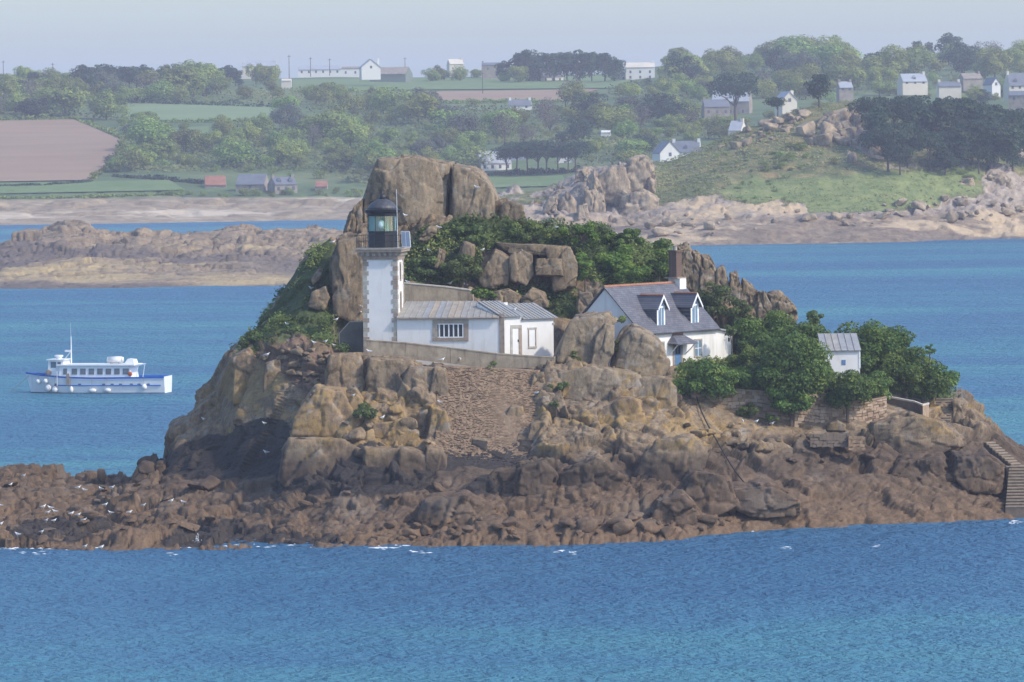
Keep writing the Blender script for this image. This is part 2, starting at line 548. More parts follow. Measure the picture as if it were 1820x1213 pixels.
# ---------------------------------------------------------------- the islet
ISL = Loft([
 (-330, [(980, 404), (972, 408), (966, 412), (960, 416), (956, 419), (953, 421), (951, 423), (949, 425)]),
 (-160, [(978, 404), (945, 413), (915, 423), (895, 431), (884, 436), (876, 440), (870, 443), (864, 446)]),
 (0,    [(975, 403), (930, 415), (890, 428), (868, 437), (858, 443), (852, 447), (848, 450), (842, 454)]),
 (100,  [(974, 402), (930, 415), (888, 428), (866, 437), (854, 443), (848, 447), (843, 450), (836, 454)]),
 (190,  [(973, 402), (930, 415), (888, 428), (868, 436), (858, 441), (852, 445), (848, 448), (843, 451)]),
 (235,  [(972, 402), (927, 415), (884, 428), (866, 435), (858, 439), (854, 442), (850, 445), (845, 448)]),
 (262,  [(971, 402), (926, 415), (875, 428), (850, 434), (836, 437), (831, 440), (827, 443), (823, 446)]),
 (293,  [(971, 402), (925, 415), (862, 430), (842, 434), (832, 437), (827, 440), (823, 443), (818, 446)]),
 (306,  [(970, 402), (925, 414), (850, 431), (808, 434), (768, 437), (758, 440), (752, 443), (748, 446)]),
 (330,  [(970, 402), (924, 414), (846, 431), (802, 433), (756, 437), (748, 440), (744, 443), (740, 446)]),
 (385,  [(970, 401), (922, 413), (838, 429), (778, 433), (708, 437), (700, 440), (694, 443), (688, 447)]),
 (412,  [(970, 401), (922, 413), (835, 428), (740, 432), (645, 437), (634, 440), (624, 444), (614, 449)]),
 (445,  [(970, 401), (921, 413), (830, 426), (728, 431), (632, 436), (620, 440), (606, 444), (590, 450)]),
 (480,  [(970, 401), (920, 412), (820, 424), (720, 429), (628, 434), (610, 438), (585, 443), (556, 450)]),
 (515,  [(969, 401), (915, 411), (800, 422), (715, 427), (630, 432), (604, 437), (562, 444), (505, 451)]),
 (545,  [(968, 401), (912, 411), (796, 420), (712, 425), (632, 430), (600, 437), (540, 444), (455, 449.5)]),
 (600,  [(968, 401), (908, 410), (792, 418), (702, 424), (632, 429), (612, 438), (520, 445), (412, 449.5)]),
 (650,  [(967, 401), (905, 410), (792, 418), (702, 423), (632, 428), (626, 440), (505, 446), (392, 449.5)]),
 (750,  [(963, 401), (903, 410), (800, 418), (720, 422), (646, 427), (640, 441), (485, 446.5), (388, 449.5)]),
 (850,  [(961, 401), (900, 410), (815, 417), (728, 422), (654, 427), (646, 441), (490, 446.5), (388, 449.5)]),
 (900,  [(960, 401), (900, 410), (815, 417), (728, 422), (657, 427), (648, 441), (492, 446.5), (386, 450)]),
 (950,  [(958, 401), (898, 410), (812, 417), (728, 422), (660, 427), (650, 440), (500, 446.5), (390, 450.5)]),
 (1050, [(956, 402), (890, 410), (805, 417), (728, 421), (660, 427), (650, 440), (500, 447), (408, 452)]),
 (1150, [(950, 404), (880, 412), (795, 418), (730, 422), (672, 427), (660, 436), (540, 447), (424, 457)]),
 (1210, [(948, 405), (872, 413), (780, 420), (740, 423), (700, 427), (672, 434), (560, 446), (448, 456)]),
 (1300, [(944, 409), (864, 417), (772, 424), (748, 427), (715, 430), (680, 437), (580, 446), (500, 455)]),
 (1400, [(936, 412), (856, 420), (770, 426), (750, 429), (715, 432), (690, 438), (620, 446), (560, 454)]),
 (1500, [(931, 414), (854, 421), (776, 427), (752, 430), (720, 433), (700, 439), (660, 445), (620, 452)]),
 (1570, [(927, 416), (846, 423), (766, 429), (746, 432), (728, 435), (712, 440), (690, 445), (665, 450)]),
 (1640, [(924, 417), (842, 425), (764, 431), (748, 434), (736, 437), (724, 441), (708, 445), (690, 450)]),
 (1700, [(922, 418), (844, 426), (770, 433), (756, 437), (748, 440), (740, 443), (728, 447), (714, 450)]),
 (1745, [(920, 419), (850, 427), (790, 433), (774, 437), (766, 440), (762, 443), (759, 446), (755, 449)]),
 (1820, [(917, 421), (872, 427), (832, 433), (820, 437), (812, 440), (807, 443), (803, 446), (798, 449)]),
 (1950, [(914, 421), (890, 426), (868, 431), (858, 434), (852, 437), (849, 440), (847, 442), (845, 444)]),
 (2120, [(910, 421), (905, 424), (900, 427), (896, 429), (893, 431), (891, 433), (890, 434), (889, 435)]),
], seg=[14, 80, 88, 82, 84, 46, 70, 66, 10, 8], npx=770, back=((9, 0.62), (24, -1)), smooth=3)

G = ISL.G; gs = G.shape[:2]
p = G.reshape(-1, 3)
upx, upy = proj(p)
ISL_UP = (upx, upy)
GREEN = [
 [(410, 628), (440, 590), (480, 545), (520, 490), (550, 440), (585, 425), (600, 440), (608, 470), (600, 540), (596, 592), (545, 606), (500, 596), (470, 622), (440, 640)],
 [(598, 455), (645, 455), (645, 492), (600, 490)], [(610, 520), (645, 500), (645, 600), (600, 600)], [(560, 590), (610, 585), (608, 628), (545, 622)],
 [(700, 500), (705, 440), (735, 415), (780, 405), (800, 392), (900, 385), (990, 395), (1100, 410), (1210, 440), (1240, 500), (1210, 560), (1100, 540), (1030, 470), (1020, 440), (920, 432), (870, 445), (850, 490), (880, 505), (1040, 520), (1045, 560), (990, 575), (960, 540), (850, 535), (840, 510), (715, 500)],
 [(1190, 660), (1300, 560), (1480, 560), (1700, 690), (1690, 720), (1560, 700), (1440, 700), (1230, 700)],
]
# where the rock is calm (walls, courtyard, beside the stairs)
calm = np.ones(len(p))
for poly, k in (([(770, 648), (965, 655), (955, 800), (930, 850), (770, 850)], 0.25),
                ([(590, 560), (1010, 560), (1010, 655), (590, 640)], 0.3),
                ([(1220, 640), (1660, 660), (1660, 765), (1220, 770)], 0.3),
                ([(1120, 560), (1340, 560), (1340, 700), (1120, 700)], 0.3),
                ([(1735, 770), (1835, 790), (1835, 915), (1775, 915)], 0.45),
                ([(1280, 800), (1790, 860), (1790, 930), (1200, 950)], 0.7)):
    calm[inside(upx, upy, poly)] = k
for poly in GREEN: calm[inside(upx, upy, poly)] *= 0.55
calm = blur(calm.reshape(gs), 8).ravel()
low = np.clip((7 - p[:, 2]) / 5, 0, 1)
vert = np.clip(1 - np.abs(ISL.Nrm.reshape(-1, 3)[:, 2]), 0, 1)
d1, g1 = fracture(p, (5.2, 5.2, 7.5), 11, (0.12, -0.22, 0.35), 1.2, 0.03)
d2, g2 = fracture(p, (2.2, 2.5, 3.6), 23, (0.1, -0.2, 0.5), 1.3, 0.04)
d3, g3 = fracture(p, (0.85, 1.0, 1.2), 37, (0.3, -0.2, 0.5), 1.3, 0.08)
dl, gl_ = fracture(p, (5.5, 5.5, 1.1), 91, (0.10, 0.16, 0.2), 1.1, 0.04)
big = 0.45 * fbm(p * 0.09, 5, 1) + 0.62 * facets(p, (11, 11, 9), 303, (0.2, -0.3, 0.6))
shore = np.clip((5.6 - p[:, 2]) / 2.2, 0, 1)
rub = np.clip((560 - upx) / 120, 0, 1)
D = big * (1 - 0.35 * shore)
D += (0.72 * d1 - 0.6 * (1 - g1)) * (1 - 0.72 * shore)
D += (0.30 * d2 - 0.34 * (1 - g2)) * (1 - 0.2 * shore)
D += (0.13 * d3 - 0.14 * (1 - g3)) * (1 - 0.2 * shore)
D += shore * (0.33 + 0.06 * rub) * (dl - 0.7 * (1 - gl_))
left = inside(upx, upy, [(290, 760), (405, 610), (520, 640), (520, 860), (290, 860)])
D = D * calm * (1.0 - 0.5 * left)
V = p + ISL.Nrm.reshape(-1, 3) * D[:, None]
# level ground under the buildings
def pad(V, poly, zf):
    m = inside(V[:, 0], V[:, 1], poly)
    z = zf(V[m, 0]) if callable(zf) else zf
    V[m, 2] = np.minimum(V[m, 2], z)
xl, xr = P(590, 625, 432).x, P(1005, 640, 432).x
zl, zr = 14.2, 13.15
YARD = lambda x: zl + (zr - zl) * np.clip((x - P(650, 0, 432).x) / (P(990, 0, 432).x - P(650, 0, 432).x), 0, 1)
pad(V, [(xl, 425.5), (xr, 425.5), (xr, 443), (xl, 443)], YARD)
hc = P(1142, 597, 432)
hE = Vector((0.6, 0.8)); hN = Vector((0.8, -0.6))
def hxy(a, c): return (hc.x + hE.x * a + hN.x * c, hc.y + hE.y * a + hN.y * c)
pad(V, [hxy(-2.5, 2.5), hxy(17, 2.5), hxy(17, -9.5), hxy(-2.5, -9.5)], 12.5)
px_, py_ = proj(V)
ISL_V = V; ISL_PX = px_; ISL_PY = py_
wob = fbm(p * 0.5, 77, 3) * 14
wob2 = fbm(p * 0.5 + 40, 78, 3) * 10
def mask(polys, k=2):
    a = np.zeros(len(p))
    for poly in polys:
        a[inside(px_ + wob, py_ + wob2, poly)] = 1
    return blur(a.reshape(gs), k).ravel()
me = np_mesh('island_rock', V, ISL.Q, smooth=False)
ISL_GREEN = mask(GREEN, 2)
attr(me, 'green', ISL_GREEN)
attr(me, 'black', mask([[(280, 850), (300, 795), (380, 770), (440, 745), (505, 750), (540, 790), (500, 850)], [(770, 835), (775, 792), (945, 790), (935, 838)],  # cliff overhang and foot: shade painted in with black lichen; shore patches: weed
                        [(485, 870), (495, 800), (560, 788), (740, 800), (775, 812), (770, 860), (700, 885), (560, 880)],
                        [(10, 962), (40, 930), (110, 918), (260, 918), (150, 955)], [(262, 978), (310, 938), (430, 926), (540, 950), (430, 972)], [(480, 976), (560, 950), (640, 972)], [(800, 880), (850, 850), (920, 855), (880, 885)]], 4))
attr(me, 'gold', mask([[(520, 740), (560, 680), (640, 690), (740, 770), (740, 800), (520, 790)], [(405, 640), (500, 640), (500, 700), (405, 720)], [(1180, 780), (1180, 720), (1240, 735), (1250, 790)]], 6))
attr(me, 'brown', mask([[(430, 625), (470, 600), (600, 600), (600, 640), (560, 720), (510, 680)]], 4))
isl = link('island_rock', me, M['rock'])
tag(isl, 'tall jointed granite islet carrying the lighthouse', None, None, 'structure')

# front-most surface point under a photograph pixel
_cell = {}
_ix = (px_ // 5).astype(int); _iy = (py_ // 5).astype(int)
_ord = np.argsort(-V[:, 1])
_cell = dict(zip(zip(_ix[_ord].tolist(), _iy[_ord].tolist()), _ord.tolist()))
def surf(px, py, rad=3):
    cx, cy = int(px // 5), int(py // 5)
    for r in range(rad + 1):
        best = None
        for dx in range(-r, r + 1):
            for dy in range(-r, r + 1):
                k = _cell.get((cx + dx, cy + dy))
                if k is not None and (best is None or V[k, 1] < V[best, 1]): best = k
        if best is not None:
            return P(px, py, float(V[best, 1]))
    return P(px, py, ISL.Yat(px, py))

# ---------------------------------------------------------------- low reef on the left
REEF = Loft([
 (-300, [(520, 1032), (490, 1100), (470, 1150), (455, 1180), (448, 1200)]),
 (-60,  [(518, 1032), (485, 1090), (455, 1150), (432, 1190), (420, 1215)]),
 (0,    [(516, 1033), (482, 1090), (452, 1150), (440, 1180), (432, 1205)]),
 (40,   [(514, 1033), (478, 1090), (448, 1150), (425, 1190), (415, 1215)]),
 (85,   [(513, 1033), (475, 1090), (445, 1150), (420, 1190), (410, 1215)]),
 (110,  [(513, 1033), (475, 1090), (440, 1150), (412, 1190), (400, 1210)]),
 (150,  [(512, 1034), (473, 1090), (440, 1150), (412, 1190), (399, 1210)]),
 (190,  [(512, 1034), (472, 1090), (440, 1150), (420, 1190), (413, 1210)]),
 (225,  [(511, 1035), (472, 1090), (440, 1150), (420, 1190), (416, 1210)]),
 (245,  [(511, 1035), (472, 1090), (440, 1150), (415, 1190), (402, 1210)]),
 (272,  [(511, 1036), (472, 1090), (440, 1150), (424, 1190), (411, 1212)]),
 (340,  [(510, 1036), (472, 1090), (445, 1150), (427, 1190), (418, 1215)]),
 (420,  [(509, 1037), (470, 1095), (440, 1150), (415, 1190), (400, 1215)]),
 (480,  [(508, 1037), (468, 1095), (438, 1150), (418, 1190), (406, 1215)]),
 (560,  [(507, 1038), (466, 1100), (436, 1150), (416, 1190), (404, 1215)]),
 (640,  [(506, 1039), (464, 1100), (434, 1155), (418, 1195), (405, 1220)]),
 (800,  [(505, 1040), (480, 1080), (462, 1120), (450, 1140), (444, 1160)]),
 (900,  [(505, 1040), (500, 1060), (496, 1080), (493, 1090), (490, 1100)]),
], seg=[6, 50, 50, 42, 36, 8], npx=380, back=((40, -1),), smooth=2, front=(12, -1.5))
p = REEF.G.reshape(-1, 3)
d1, g1 = fracture(p, (12, 12, 3.4), 41, (0.1, 0.25, 0.2), 1.3, 0.04)
d2, g2 = fracture(p, (4.5, 5.0, 1.6), 43, (0.2, 0.5, 0.1), 1.5, 0.08)
hh = np.clip(p[:, 2] / 5, 0.25, 1)
D = (1.0 * fbm(p * 0.05, 3, 3) + 1.0 * d1 - 1.2 * (1 - g1) + 0.6 * d2 - 0.5 * (1 - g2) + 0.25 * fbm(p * 0.5, 4, 3)) * hh * 0.75
me = np_mesh('reef', p + REEF.Nrm.reshape(-1, 3) * D[:, None], REEF.Q)
m, t, b = nt('reef_stone'); g = N(t)
pos = g.n('ShaderNodeNewGeometry').outputs['Position']
sep = g.n('ShaderNodeSeparateXYZ'); g.l(pos, sep.inputs[0])
nA = g.noise(pos, 0.03, 5, 0.6, (0.5, 1, 3)); nB = g.noise(pos, 0.25, 6, 0.7, (1, 1, 1.6)); nC = g.noise(pos, 0.012, 3, 0.5, (1, 1, 6))
c = g.ramp(nB, [(0.3, (0.12, 0.090, 0.062)), (0.5, (0.235, 0.175, 0.115)), (0.7, (0.36, 0.275, 0.178))])
c = g.mix(g.step(nA, 0.52, 0.66), c, (0.42, 0.315, 0.16))
c = g.mix(g.math('MULTIPLY', g.step(nC, 0.46, 0.56), 0.75), c, (0.105, 0.085, 0.08))
g.l(c, b.inputs['Base Color']); b.inputs['Roughness'].default_value = 0.9
g.l(g.bump(nB, 0.8, 1.0), b.inputs['Normal'])
M['reef'] = m
reef = link('reef', me, M['reef'])
tag(reef, 'low brown rocky reef at the left beyond the boat', None, None, 'structure')

# ---------------------------------------------------------------- mainland with its fields
LAND = Loft([
 (-420, [(405, 1690), (366, 1780), (345, 1830), (290, 1980), (215, 2200), (165, 2450), (148, 2750)]),
 (0,    [(400, 1696), (360, 1790), (335, 1850), (275, 2000), (205, 2220), (158, 2450), (140, 2750)]),
 (200,  [(396, 1700), (358, 1790), (330, 1850), (270, 2000), (205, 2220), (158, 2450), (134, 2750)]),
 (400,  [(391, 1708), (355, 1790), (328, 1850), (265, 2000), (200, 2220), (158, 2450), (140, 2750)]),
 (600,  [(386, 1715), (350, 1790), (325, 1850), (262, 2000), (200, 2220), (160, 2450), (134, 2750)]),
 (750,  [(382, 1715), (346, 1790), (322, 1850), (258, 2000), (196, 2220), (162, 2420), (136, 2750)]),
 (900,  [(374, 1700), (348, 1770), (322, 1850), (258, 2000), (192, 2220), (160, 2420), (134, 2750)]),
 (1060, [(368, 1690), (340, 1770), (308, 1850), (250, 2000), (190, 2220), (158, 2420), (130, 2750)]),
 (1250, [(360, 1690), (325, 1770), (290, 1850), (235, 2000), (185, 2220), (140, 2450), (106, 2750)]),
 (1400, [(352, 1690), (315, 1770), (280, 1850), (225, 2000), (180, 2220), (140, 2450), (104, 2750)]),
 (1520, [(345, 1690), (310, 1770), (270, 1850), (215, 2000), (175, 2220), (138, 2450), (118, 2750)]),
 (1700, [(340, 1690), (305, 1770), (262, 1850), (210, 2000), (172, 2220), (135, 2450), (110, 2750)]),
 (1900, [(335, 1690), (300, 1770), (260, 1850), (208, 2000), (170, 2220), (132, 2450), (108, 2750)]),
 (2250, [(330, 1690), (300, 1770), (260, 1850), (208, 2000), (170, 2220), (135, 2450), (115, 2750)]),
], seg=[3, 26, 16, 26, 26, 20, 18, 6], npx=420, back=((420, 0.55),), smooth=10, front=(15, -1.5))
p = LAND.G.reshape(-1, 3)
d1, g1 = fracture(p, (14, 12, 5), 51, (0, 0, 0.3), 1.0, 0.15)
beach = np.exp(-((p[:, 2] - 5) / 4) ** 2)
D = 0.5 * fbm(p * 0.012, 13, 3) + beach * (0.9 * d1 - 0.8 * (1 - g1))
LAND_V = (p + np.array([0, 0, 1]) * D[:, None]).reshape(LAND.G.shape)
LAND_PY = proj(LAND_V)[1]
def land_at(px, py):
    f_ = np.clip((px - LAND.U[0]) / (LAND.U[-1] - LAND.U[0]) * (len(LAND.U) - 1), 0, len(LAND.U) - 1.001)
    i0 = int(f_); t_ = f_ - i0
    pyc = LAND_PY[i0] * (1 - t_) + LAND_PY[i0 + 1] * t_
    yc = LAND_V[i0, :, 1] * (1 - t_) + LAND_V[i0 + 1, :, 1] * t_
    k0 = 3
    k1 = int(np.argmin(pyc))
    return P(px, py, float(np.interp(-py, -pyc[k0:k1 + 1], yc[k0:k1 + 1])))
me = np_mesh('mainland_hill', LAND_V.reshape(-1, 3), LAND.Q, smooth=False)
m, t, b = nt('land'); g = N(t)
pos = g.n('ShaderNodeNewGeometry').outputs['Position']
sep = g.n('ShaderNodeSeparateXYZ'); g.l(pos, sep.inputs[0]); z = sep.outputs['Z']
nA = g.noise(pos, 0.012, 5, 0.6); nB = g.noise(pos, 0.12, 6, 0.7); nS = g.noise(pos, 0.03, 5, 0.6, (0.4, 1, 2))
gr = g.ramp(nA, [(0.35, (0.065, 0.105, 0.03)), (0.5, (0.10, 0.15, 0.045)), (0.65, (0.15, 0.18, 0.065))])
gr = g.mix(0.5, gr, g.ramp(nB, [(0.3, (0.5, 0.5, 0.5)), (0.7, (1.3, 1.3, 1.3))]), 'MULTIPLY')
sh = g.ramp(nB, [(0.3, (0.17, 0.125, 0.08)), (0.5, (0.29, 0.22, 0.14)), (0.68, (0.41, 0.33, 0.21))])
sh = g.mix(g.step(nS, 0.52, 0.62), sh, (0.52, 0.43, 0.31))
zz = g.math('ADD', z, g.math('MULTIPLY', g.math('SUBTRACT', nS, 0.5), 5.0))
g.l(g.mix(g.step(zz, 6.4, 7.6), sh, gr), b.inputs['Base Color'])
b.inputs['Roughness'].default_value = 0.95
g.l(g.bump(nB, 0.5, 1.5), b.inputs['Normal'])
M['land'] = m
land = link('mainland_hill', me, M['land'])
tag(land, 'green mainland hillside with fields, woods and pale beach behind the islet', None, None, 'structure')

# ---------------------------------------------------------------- rocky headland on the right
HEAD = Loft([
 (760,  [(425, 1316), (420, 1330), (414, 1345), (408, 1370), (402, 1400), (398, 1430)]),
 (860,  [(426, 1316), (408, 1335), (392, 1355), (376, 1385), (362, 1420), (352, 1460)]),
 (960,  [(430, 1316), (404, 1338), (392, 1356), (372, 1385), (352, 1420), (340, 1460)]),
 (1040, [(434, 1315), (408, 1338), (396, 1356), (360, 1385), (320, 1415), (308, 1450)]),
 (1120, [(437, 1315), (410, 1338), (396, 1356), (350, 1380), (305, 1410), (290, 1440)]),
 (1190, [(437, 1314), (408, 1338), (390, 1356), (350, 1376), (312, 1405), (290, 1440)]),
 (1260, [(436, 1314), (404, 1338), (378, 1356), (344, 1372), (296, 1405), (256, 1440)]),
 (1330, [(435, 1315), (402, 1338), (374, 1356), (342, 1370), (272, 1408), (228, 1442)]),
 (1400, [(434, 1316), (400, 1340), (372, 1358), (346, 1370), (256, 1412), (200, 1450)]),
 (1460, [(432, 1318), (398, 1342), (374, 1358), (340, 1372), (250, 1415), (184, 1455)]),
 (1530, [(430, 1322), (396, 1346), (374, 1362), (330, 1378), (240, 1420), (174, 1462)]),
 (1600, [(428, 1328), (394, 1350), (370, 1366), (318, 1385), (240, 1425), (180, 1470)]),
 (1700, [(424, 1340), (392, 1360), (362, 1378), (308, 1400), (245, 1440), (196, 1490)]),
 (1760, [(421, 1348), (388, 1370), (352, 1388), (306, 1410), (250, 1450), (212, 1500)]),
 (1820, [(418, 1356), (384, 1380), (350, 1398), (310, 1420), (262, 1460), (232, 1510)]),
 (1950, [(415, 1370), (382, 1395), (350, 1412), (312, 1435), (270, 1475), (245, 1525)]),
 (2200, [(412, 1390), (380, 1415), (350, 1432), (320, 1455), (285, 1495), (262, 1545)]),
], seg=[4, 38, 30, 34, 46, 40, 8, 6], npx=420, back=((60, 0.55), (170, 0.3)), smooth=3, front=(12, -1.5))
p = HEAD.G.reshape(-1, 3)
hpx, hpy = proj(p)
d1, g1 = fracture(p, (6, 7, 7), 61, (0.2, 0.3, 0.3), 1.4, 0.05)
d2, g2 = fracture(p, (2.2, 2.6, 2.2), 63, (0.2, 0.3, 0.1), 1.4, 0.08)
w = fbm(p * 0.08, 31, 3) * 14
def hmask(polys, k=2):
    a = np.zeros(len(p))
    for poly in polys: a[inside(hpx + w, hpy + w * 0.6, poly)] = 1
    return blur(a.reshape(HEAD.G.shape[:2]), k).ravel()
grass = hmask([[(1140, 345), (1170, 290), (1300, 245), (1420, 185), (1540, 165), (1560, 190), (1480, 230), (1530, 270), (1580, 300), (1760, 300), (1750, 340), (1660, 362), (1560, 374), (1440, 378), (1420, 352), (1290, 354), (1200, 362), (1150, 360)],
               [(870, 365), (960, 330), (1000, 320), (1000, 340), (940, 372)], [(1560, 290), (1820, 300), (1820, 200), (1560, 180)]], 2)
rough = (1 - 0.8 * grass) * np.interp(hpx, [1150, 1210, 1600, 1680], [1, 0.5, 0.5, 1])
D = (0.9 * fbm(p * 0.06, 3, 3)) + rough * (1.1 * d1 - 0.7 * (1 - g1) + 0.5 * d2 - 0.3 * (1 - g2)) * np.clip((p[:, 2] - 2.5) / 7, 0.32, 1)
HEAD_V = p + HEAD.Nrm.reshape(-1, 3) * D[:, None]
me = np_mesh('headland', HEAD_V, HEAD.Q)
attr(me, 'grass', grass)
attr(me, 'lawn', hmask([[(1280, 348), (1330, 322), (1420, 312), (1560, 306), (1745, 300), (1745, 336), (1640, 362), (1560, 372), (1440, 376), (1420, 354)]], 2))
attr(me, 'sand', hmask([[(1185, 360), (1300, 340), (1420, 350), (1440, 372), (1380, 400), (1250, 425), (1150, 410)], [(1500, 395), (1820, 375), (1820, 415), (1560, 412)]], 2))
m, t, b = nt('headland_ground'); g = N(t)
pos = g.n('ShaderNodeNewGeometry').outputs['Position']
sep = g.n('ShaderNodeSeparateXYZ'); g.l(pos, sep.inputs[0]); z = sep.outputs['Z']
nA = g.noise(pos, 0.04, 5, 0.6); nB = g.noise(pos, 0.3, 6, 0.7); nC = g.noise(pos, 0.09, 5, 0.65); nS = g.noise(pos, 0.035, 5, 0.6, (0.5, 1, 5))
st = g.ramp(nB, [(0.3, (0.17, 0.13, 0.10)), (0.5, (0.31, 0.25, 0.195)), (0.7, (0.45, 0.375, 0.29))])
bs = g.ramp(nB, [(0.3, (0.12, 0.085, 0.058)), (0.5, (0.21, 0.155, 0.105)), (0.7, (0.32, 0.245, 0.155))])
nS2 = g.noise(pos, 0.02, 4, 0.6, (0.5, 1.5, 9))
bs = g.mix(g.math('MULTIPLY', g.step(nS2, 0.5, 0.6), 0.6), bs, (0.13, 0.105, 0.095))
bs = g.mix(g.step(nS, 0.54, 0.66), bs, (0.42, 0.32, 0.20))
c = g.mix(g.step(z, 5.0, 8.5), bs, st)
sa = g.n('ShaderNodeAttribute', attribute_name='sand').outputs['Fac']
c = g.mix(g.math('MULTIPLY', sa, g.step(nC, 0.40, 0.56)), c, (0.48, 0.36, 0.22))
nE = g.noise(pos, 0.16, 6, 0.75)
gr = g.ramp(nE, [(0.32, (0.065, 0.085, 0.03)), (0.46, (0.125, 0.14, 0.05)), (0.56, (0.20, 0.185, 0.075)), (0.66, (0.32, 0.21, 0.10))])
gr = g.mix(0.6, gr, g.ramp(nB, [(0.3, (0.45, 0.5, 0.4)), (0.7, (1.35, 1.3, 1.2))]), 'MULTIPLY')
ga = g.n('ShaderNodeAttribute', attribute_name='grass').outputs['Fac']
mg = g.step(g.math('ADD', ga, g.math('MULTIPLY', g.math('SUBTRACT', nC, 0.5), 1.2)), 0.42, 0.6)
la = g.n('ShaderNodeAttribute', attribute_name='lawn').outputs['Fac']
gr = g.mix(g.math('MULTIPLY', la, 0.8), gr, g.ramp(nE, [(0.35, (0.13, 0.18, 0.05)), (0.65, (0.23, 0.27, 0.085))]))
c = g.mix(mg, c, gr)
g.l(c, b.inputs['Base Color']); b.inputs['Roughness'].default_value = 0.92
g.l(g.bump(nB, 0.8, 0.8), b.inputs['Normal'])
M['head'] = m
head = link('headland', me, M['head'])
tag(head, 'rocky grass-topped headland with a sandy foreshore at the right', None, None, 'structure')
_hc = {}
hx2, hy2 = proj(HEAD_V)
_o = np.argsort(-HEAD_V[:, 1])
_hc = dict(zip(zip((hx2[_o] // 6).astype(int).tolist(), (hy2[_o] // 6).astype(int).tolist()), _o.tolist()))
def hsurf(px, py):
    for r in range(4):
        for dx in range(-r, r + 1):
            for dy in range(-r, r + 1):
                k = _hc.get((int(px // 6) + dx, int(py // 6) + dy))
                if k is not None: return P(px, py, float(HEAD_V[k, 1]))
    return HEAD.at(px, py)

# ---------------------------------------------------------------- fields draped on the hillside
def field(name, left, right, mat, label, lift=0.45, nu=44, nv=22):
    """left and right borders as lists of (px, py), top to bottom"""
    L = np.array(left, float); Rr = np.array(right, float)
    y0, y1 = L[0, 1], L[-1, 1]
    z0, z1 = Rr[0, 1], Rr[-1, 1]
    vs = []
    for j in range(nv + 1):
        t = j / nv
        ly = y0 + (y1 - y0) * t; ry = z0 + (z1 - z0) * t
        lx = np.interp(ly, L[:, 1], L[:, 0]); rx = np.interp(ry, Rr[:, 1], Rr[:, 0])
        for i in range(nu + 1):
            s = i / nu
            q = land_at(lx + (rx - lx) * s, ly + (ry - ly) * s)
            vs.append((q.x, q.y, q.z + lift))
    w_ = nu + 1
    fs = [(j * w_ + i, j * w_ + i + 1, (j + 1) * w_ + i + 1, (j + 1) * w_ + i)[::-1] for j in range(nv) for i in range(nu)]
    o = MB().add(vs, fs).build(name, mat)
    return tag(o, label, None, None, 'structure')
def mat_field(name, a, b_, stripes=0.0, stretch=(1, 1, 1)):
    m, t, b = nt(name); g = N(t)
    pos = g.n('ShaderNodeNewGeometry').outputs['Position']
    n = g.noise(pos, 0.05, 6, 0.65, stretch)
    c = g.ramp(n, [(0.3, a), (0.7, b_)])
    if stripes:
        w = g.n('ShaderNodeTexWave', bands_direction='Y'); w.inputs['Scale'].default_value = 0.12; w.inputs['Distortion'].default_value = 1.5
        g.l(pos, w.inputs['Vector'])
        c = g.mix(g.math('MULTIPLY', w.outputs['Fac'], stripes), c, tuple(x * 0.75 for x in a))
    g.l(c, b.inputs['Base Color']); b.inputs['Roughness'].default_value = 0.95
    return m
M['plough'] = mat_field('ploughed_earth', (0.27, 0.175, 0.105), (0.36, 0.245, 0.155), 0.35, (0.3, 1, 1))
M['meadow'] = mat_field('meadow', (0.10, 0.165, 0.045), (0.16, 0.22, 0.07), 0.0)
M['meadow2'] = mat_field('young_crop', (0.15, 0.22, 0.085), (0.20, 0.26, 0.11), 0.15, (0.3, 1, 1))
field('ploughed_field', [(-300, 222), (-300, 330)], [(130, 214), (215, 250), (200, 285), (160, 322)], M['plough'], 'large brown ploughed field at the left above the beach')
field('green_field', [(222, 184), (226, 216)], [(500, 192), (560, 214)], M['meadow2'], 'pale green crop field below the dark conifers at the left')
field('orchard_field', [(268, 232), (270, 256)], [(372, 226), (368, 252)], M['meadow'], 'small bright green orchard meadow among the hedges')
field('stubble_field', [(690, 166), (700, 182)], [(1064, 160), (1010, 180)], M['plough'], 'long thin brown field below the farm hill')
field('pasture_field', [(520, 143), (520, 163)], [(1120, 136), (1120, 158)], M['meadow'], 'green pasture strip on the hilltop before the white houses')
field('shore_meadow', [(870, 318), (866, 336)], [(1000, 314), (1010, 332)], M['meadow'], 'small green meadow behind the crag at the inlet')
field('coast_meadow', [(-300, 334), (-300, 352)], [(300, 322), (330, 340)], M['meadow'], 'green coastal meadow at the foot of the ploughed field')

# ---------------------------------------------------------------- sea air
hz = MB().box(-4000, 4000, -100, 8000, -3.2, 125).build('haze', None)
m = bpy.data.materials.new('sea_haze'); m.use_nodes = True
t = m.node_tree; t.nodes.clear()
out = t.nodes.new('ShaderNodeOutputMaterial')
pv = t.nodes.new('ShaderNodeVolumePrincipled')
pv.inputs['Color'].default_value = (0.90, 0.875, 1.0, 1)
pv.inputs['Density'].default_value = 0.00013
pv.inputs['Anisotropy'].default_value = 0.1
t.links.new(pv.outputs[0], out.inputs['Volume'])
hz.data.materials.append(m)
tag(hz, 'pale sea haze lying over the bay and the far hills', None, None, 'stuff')
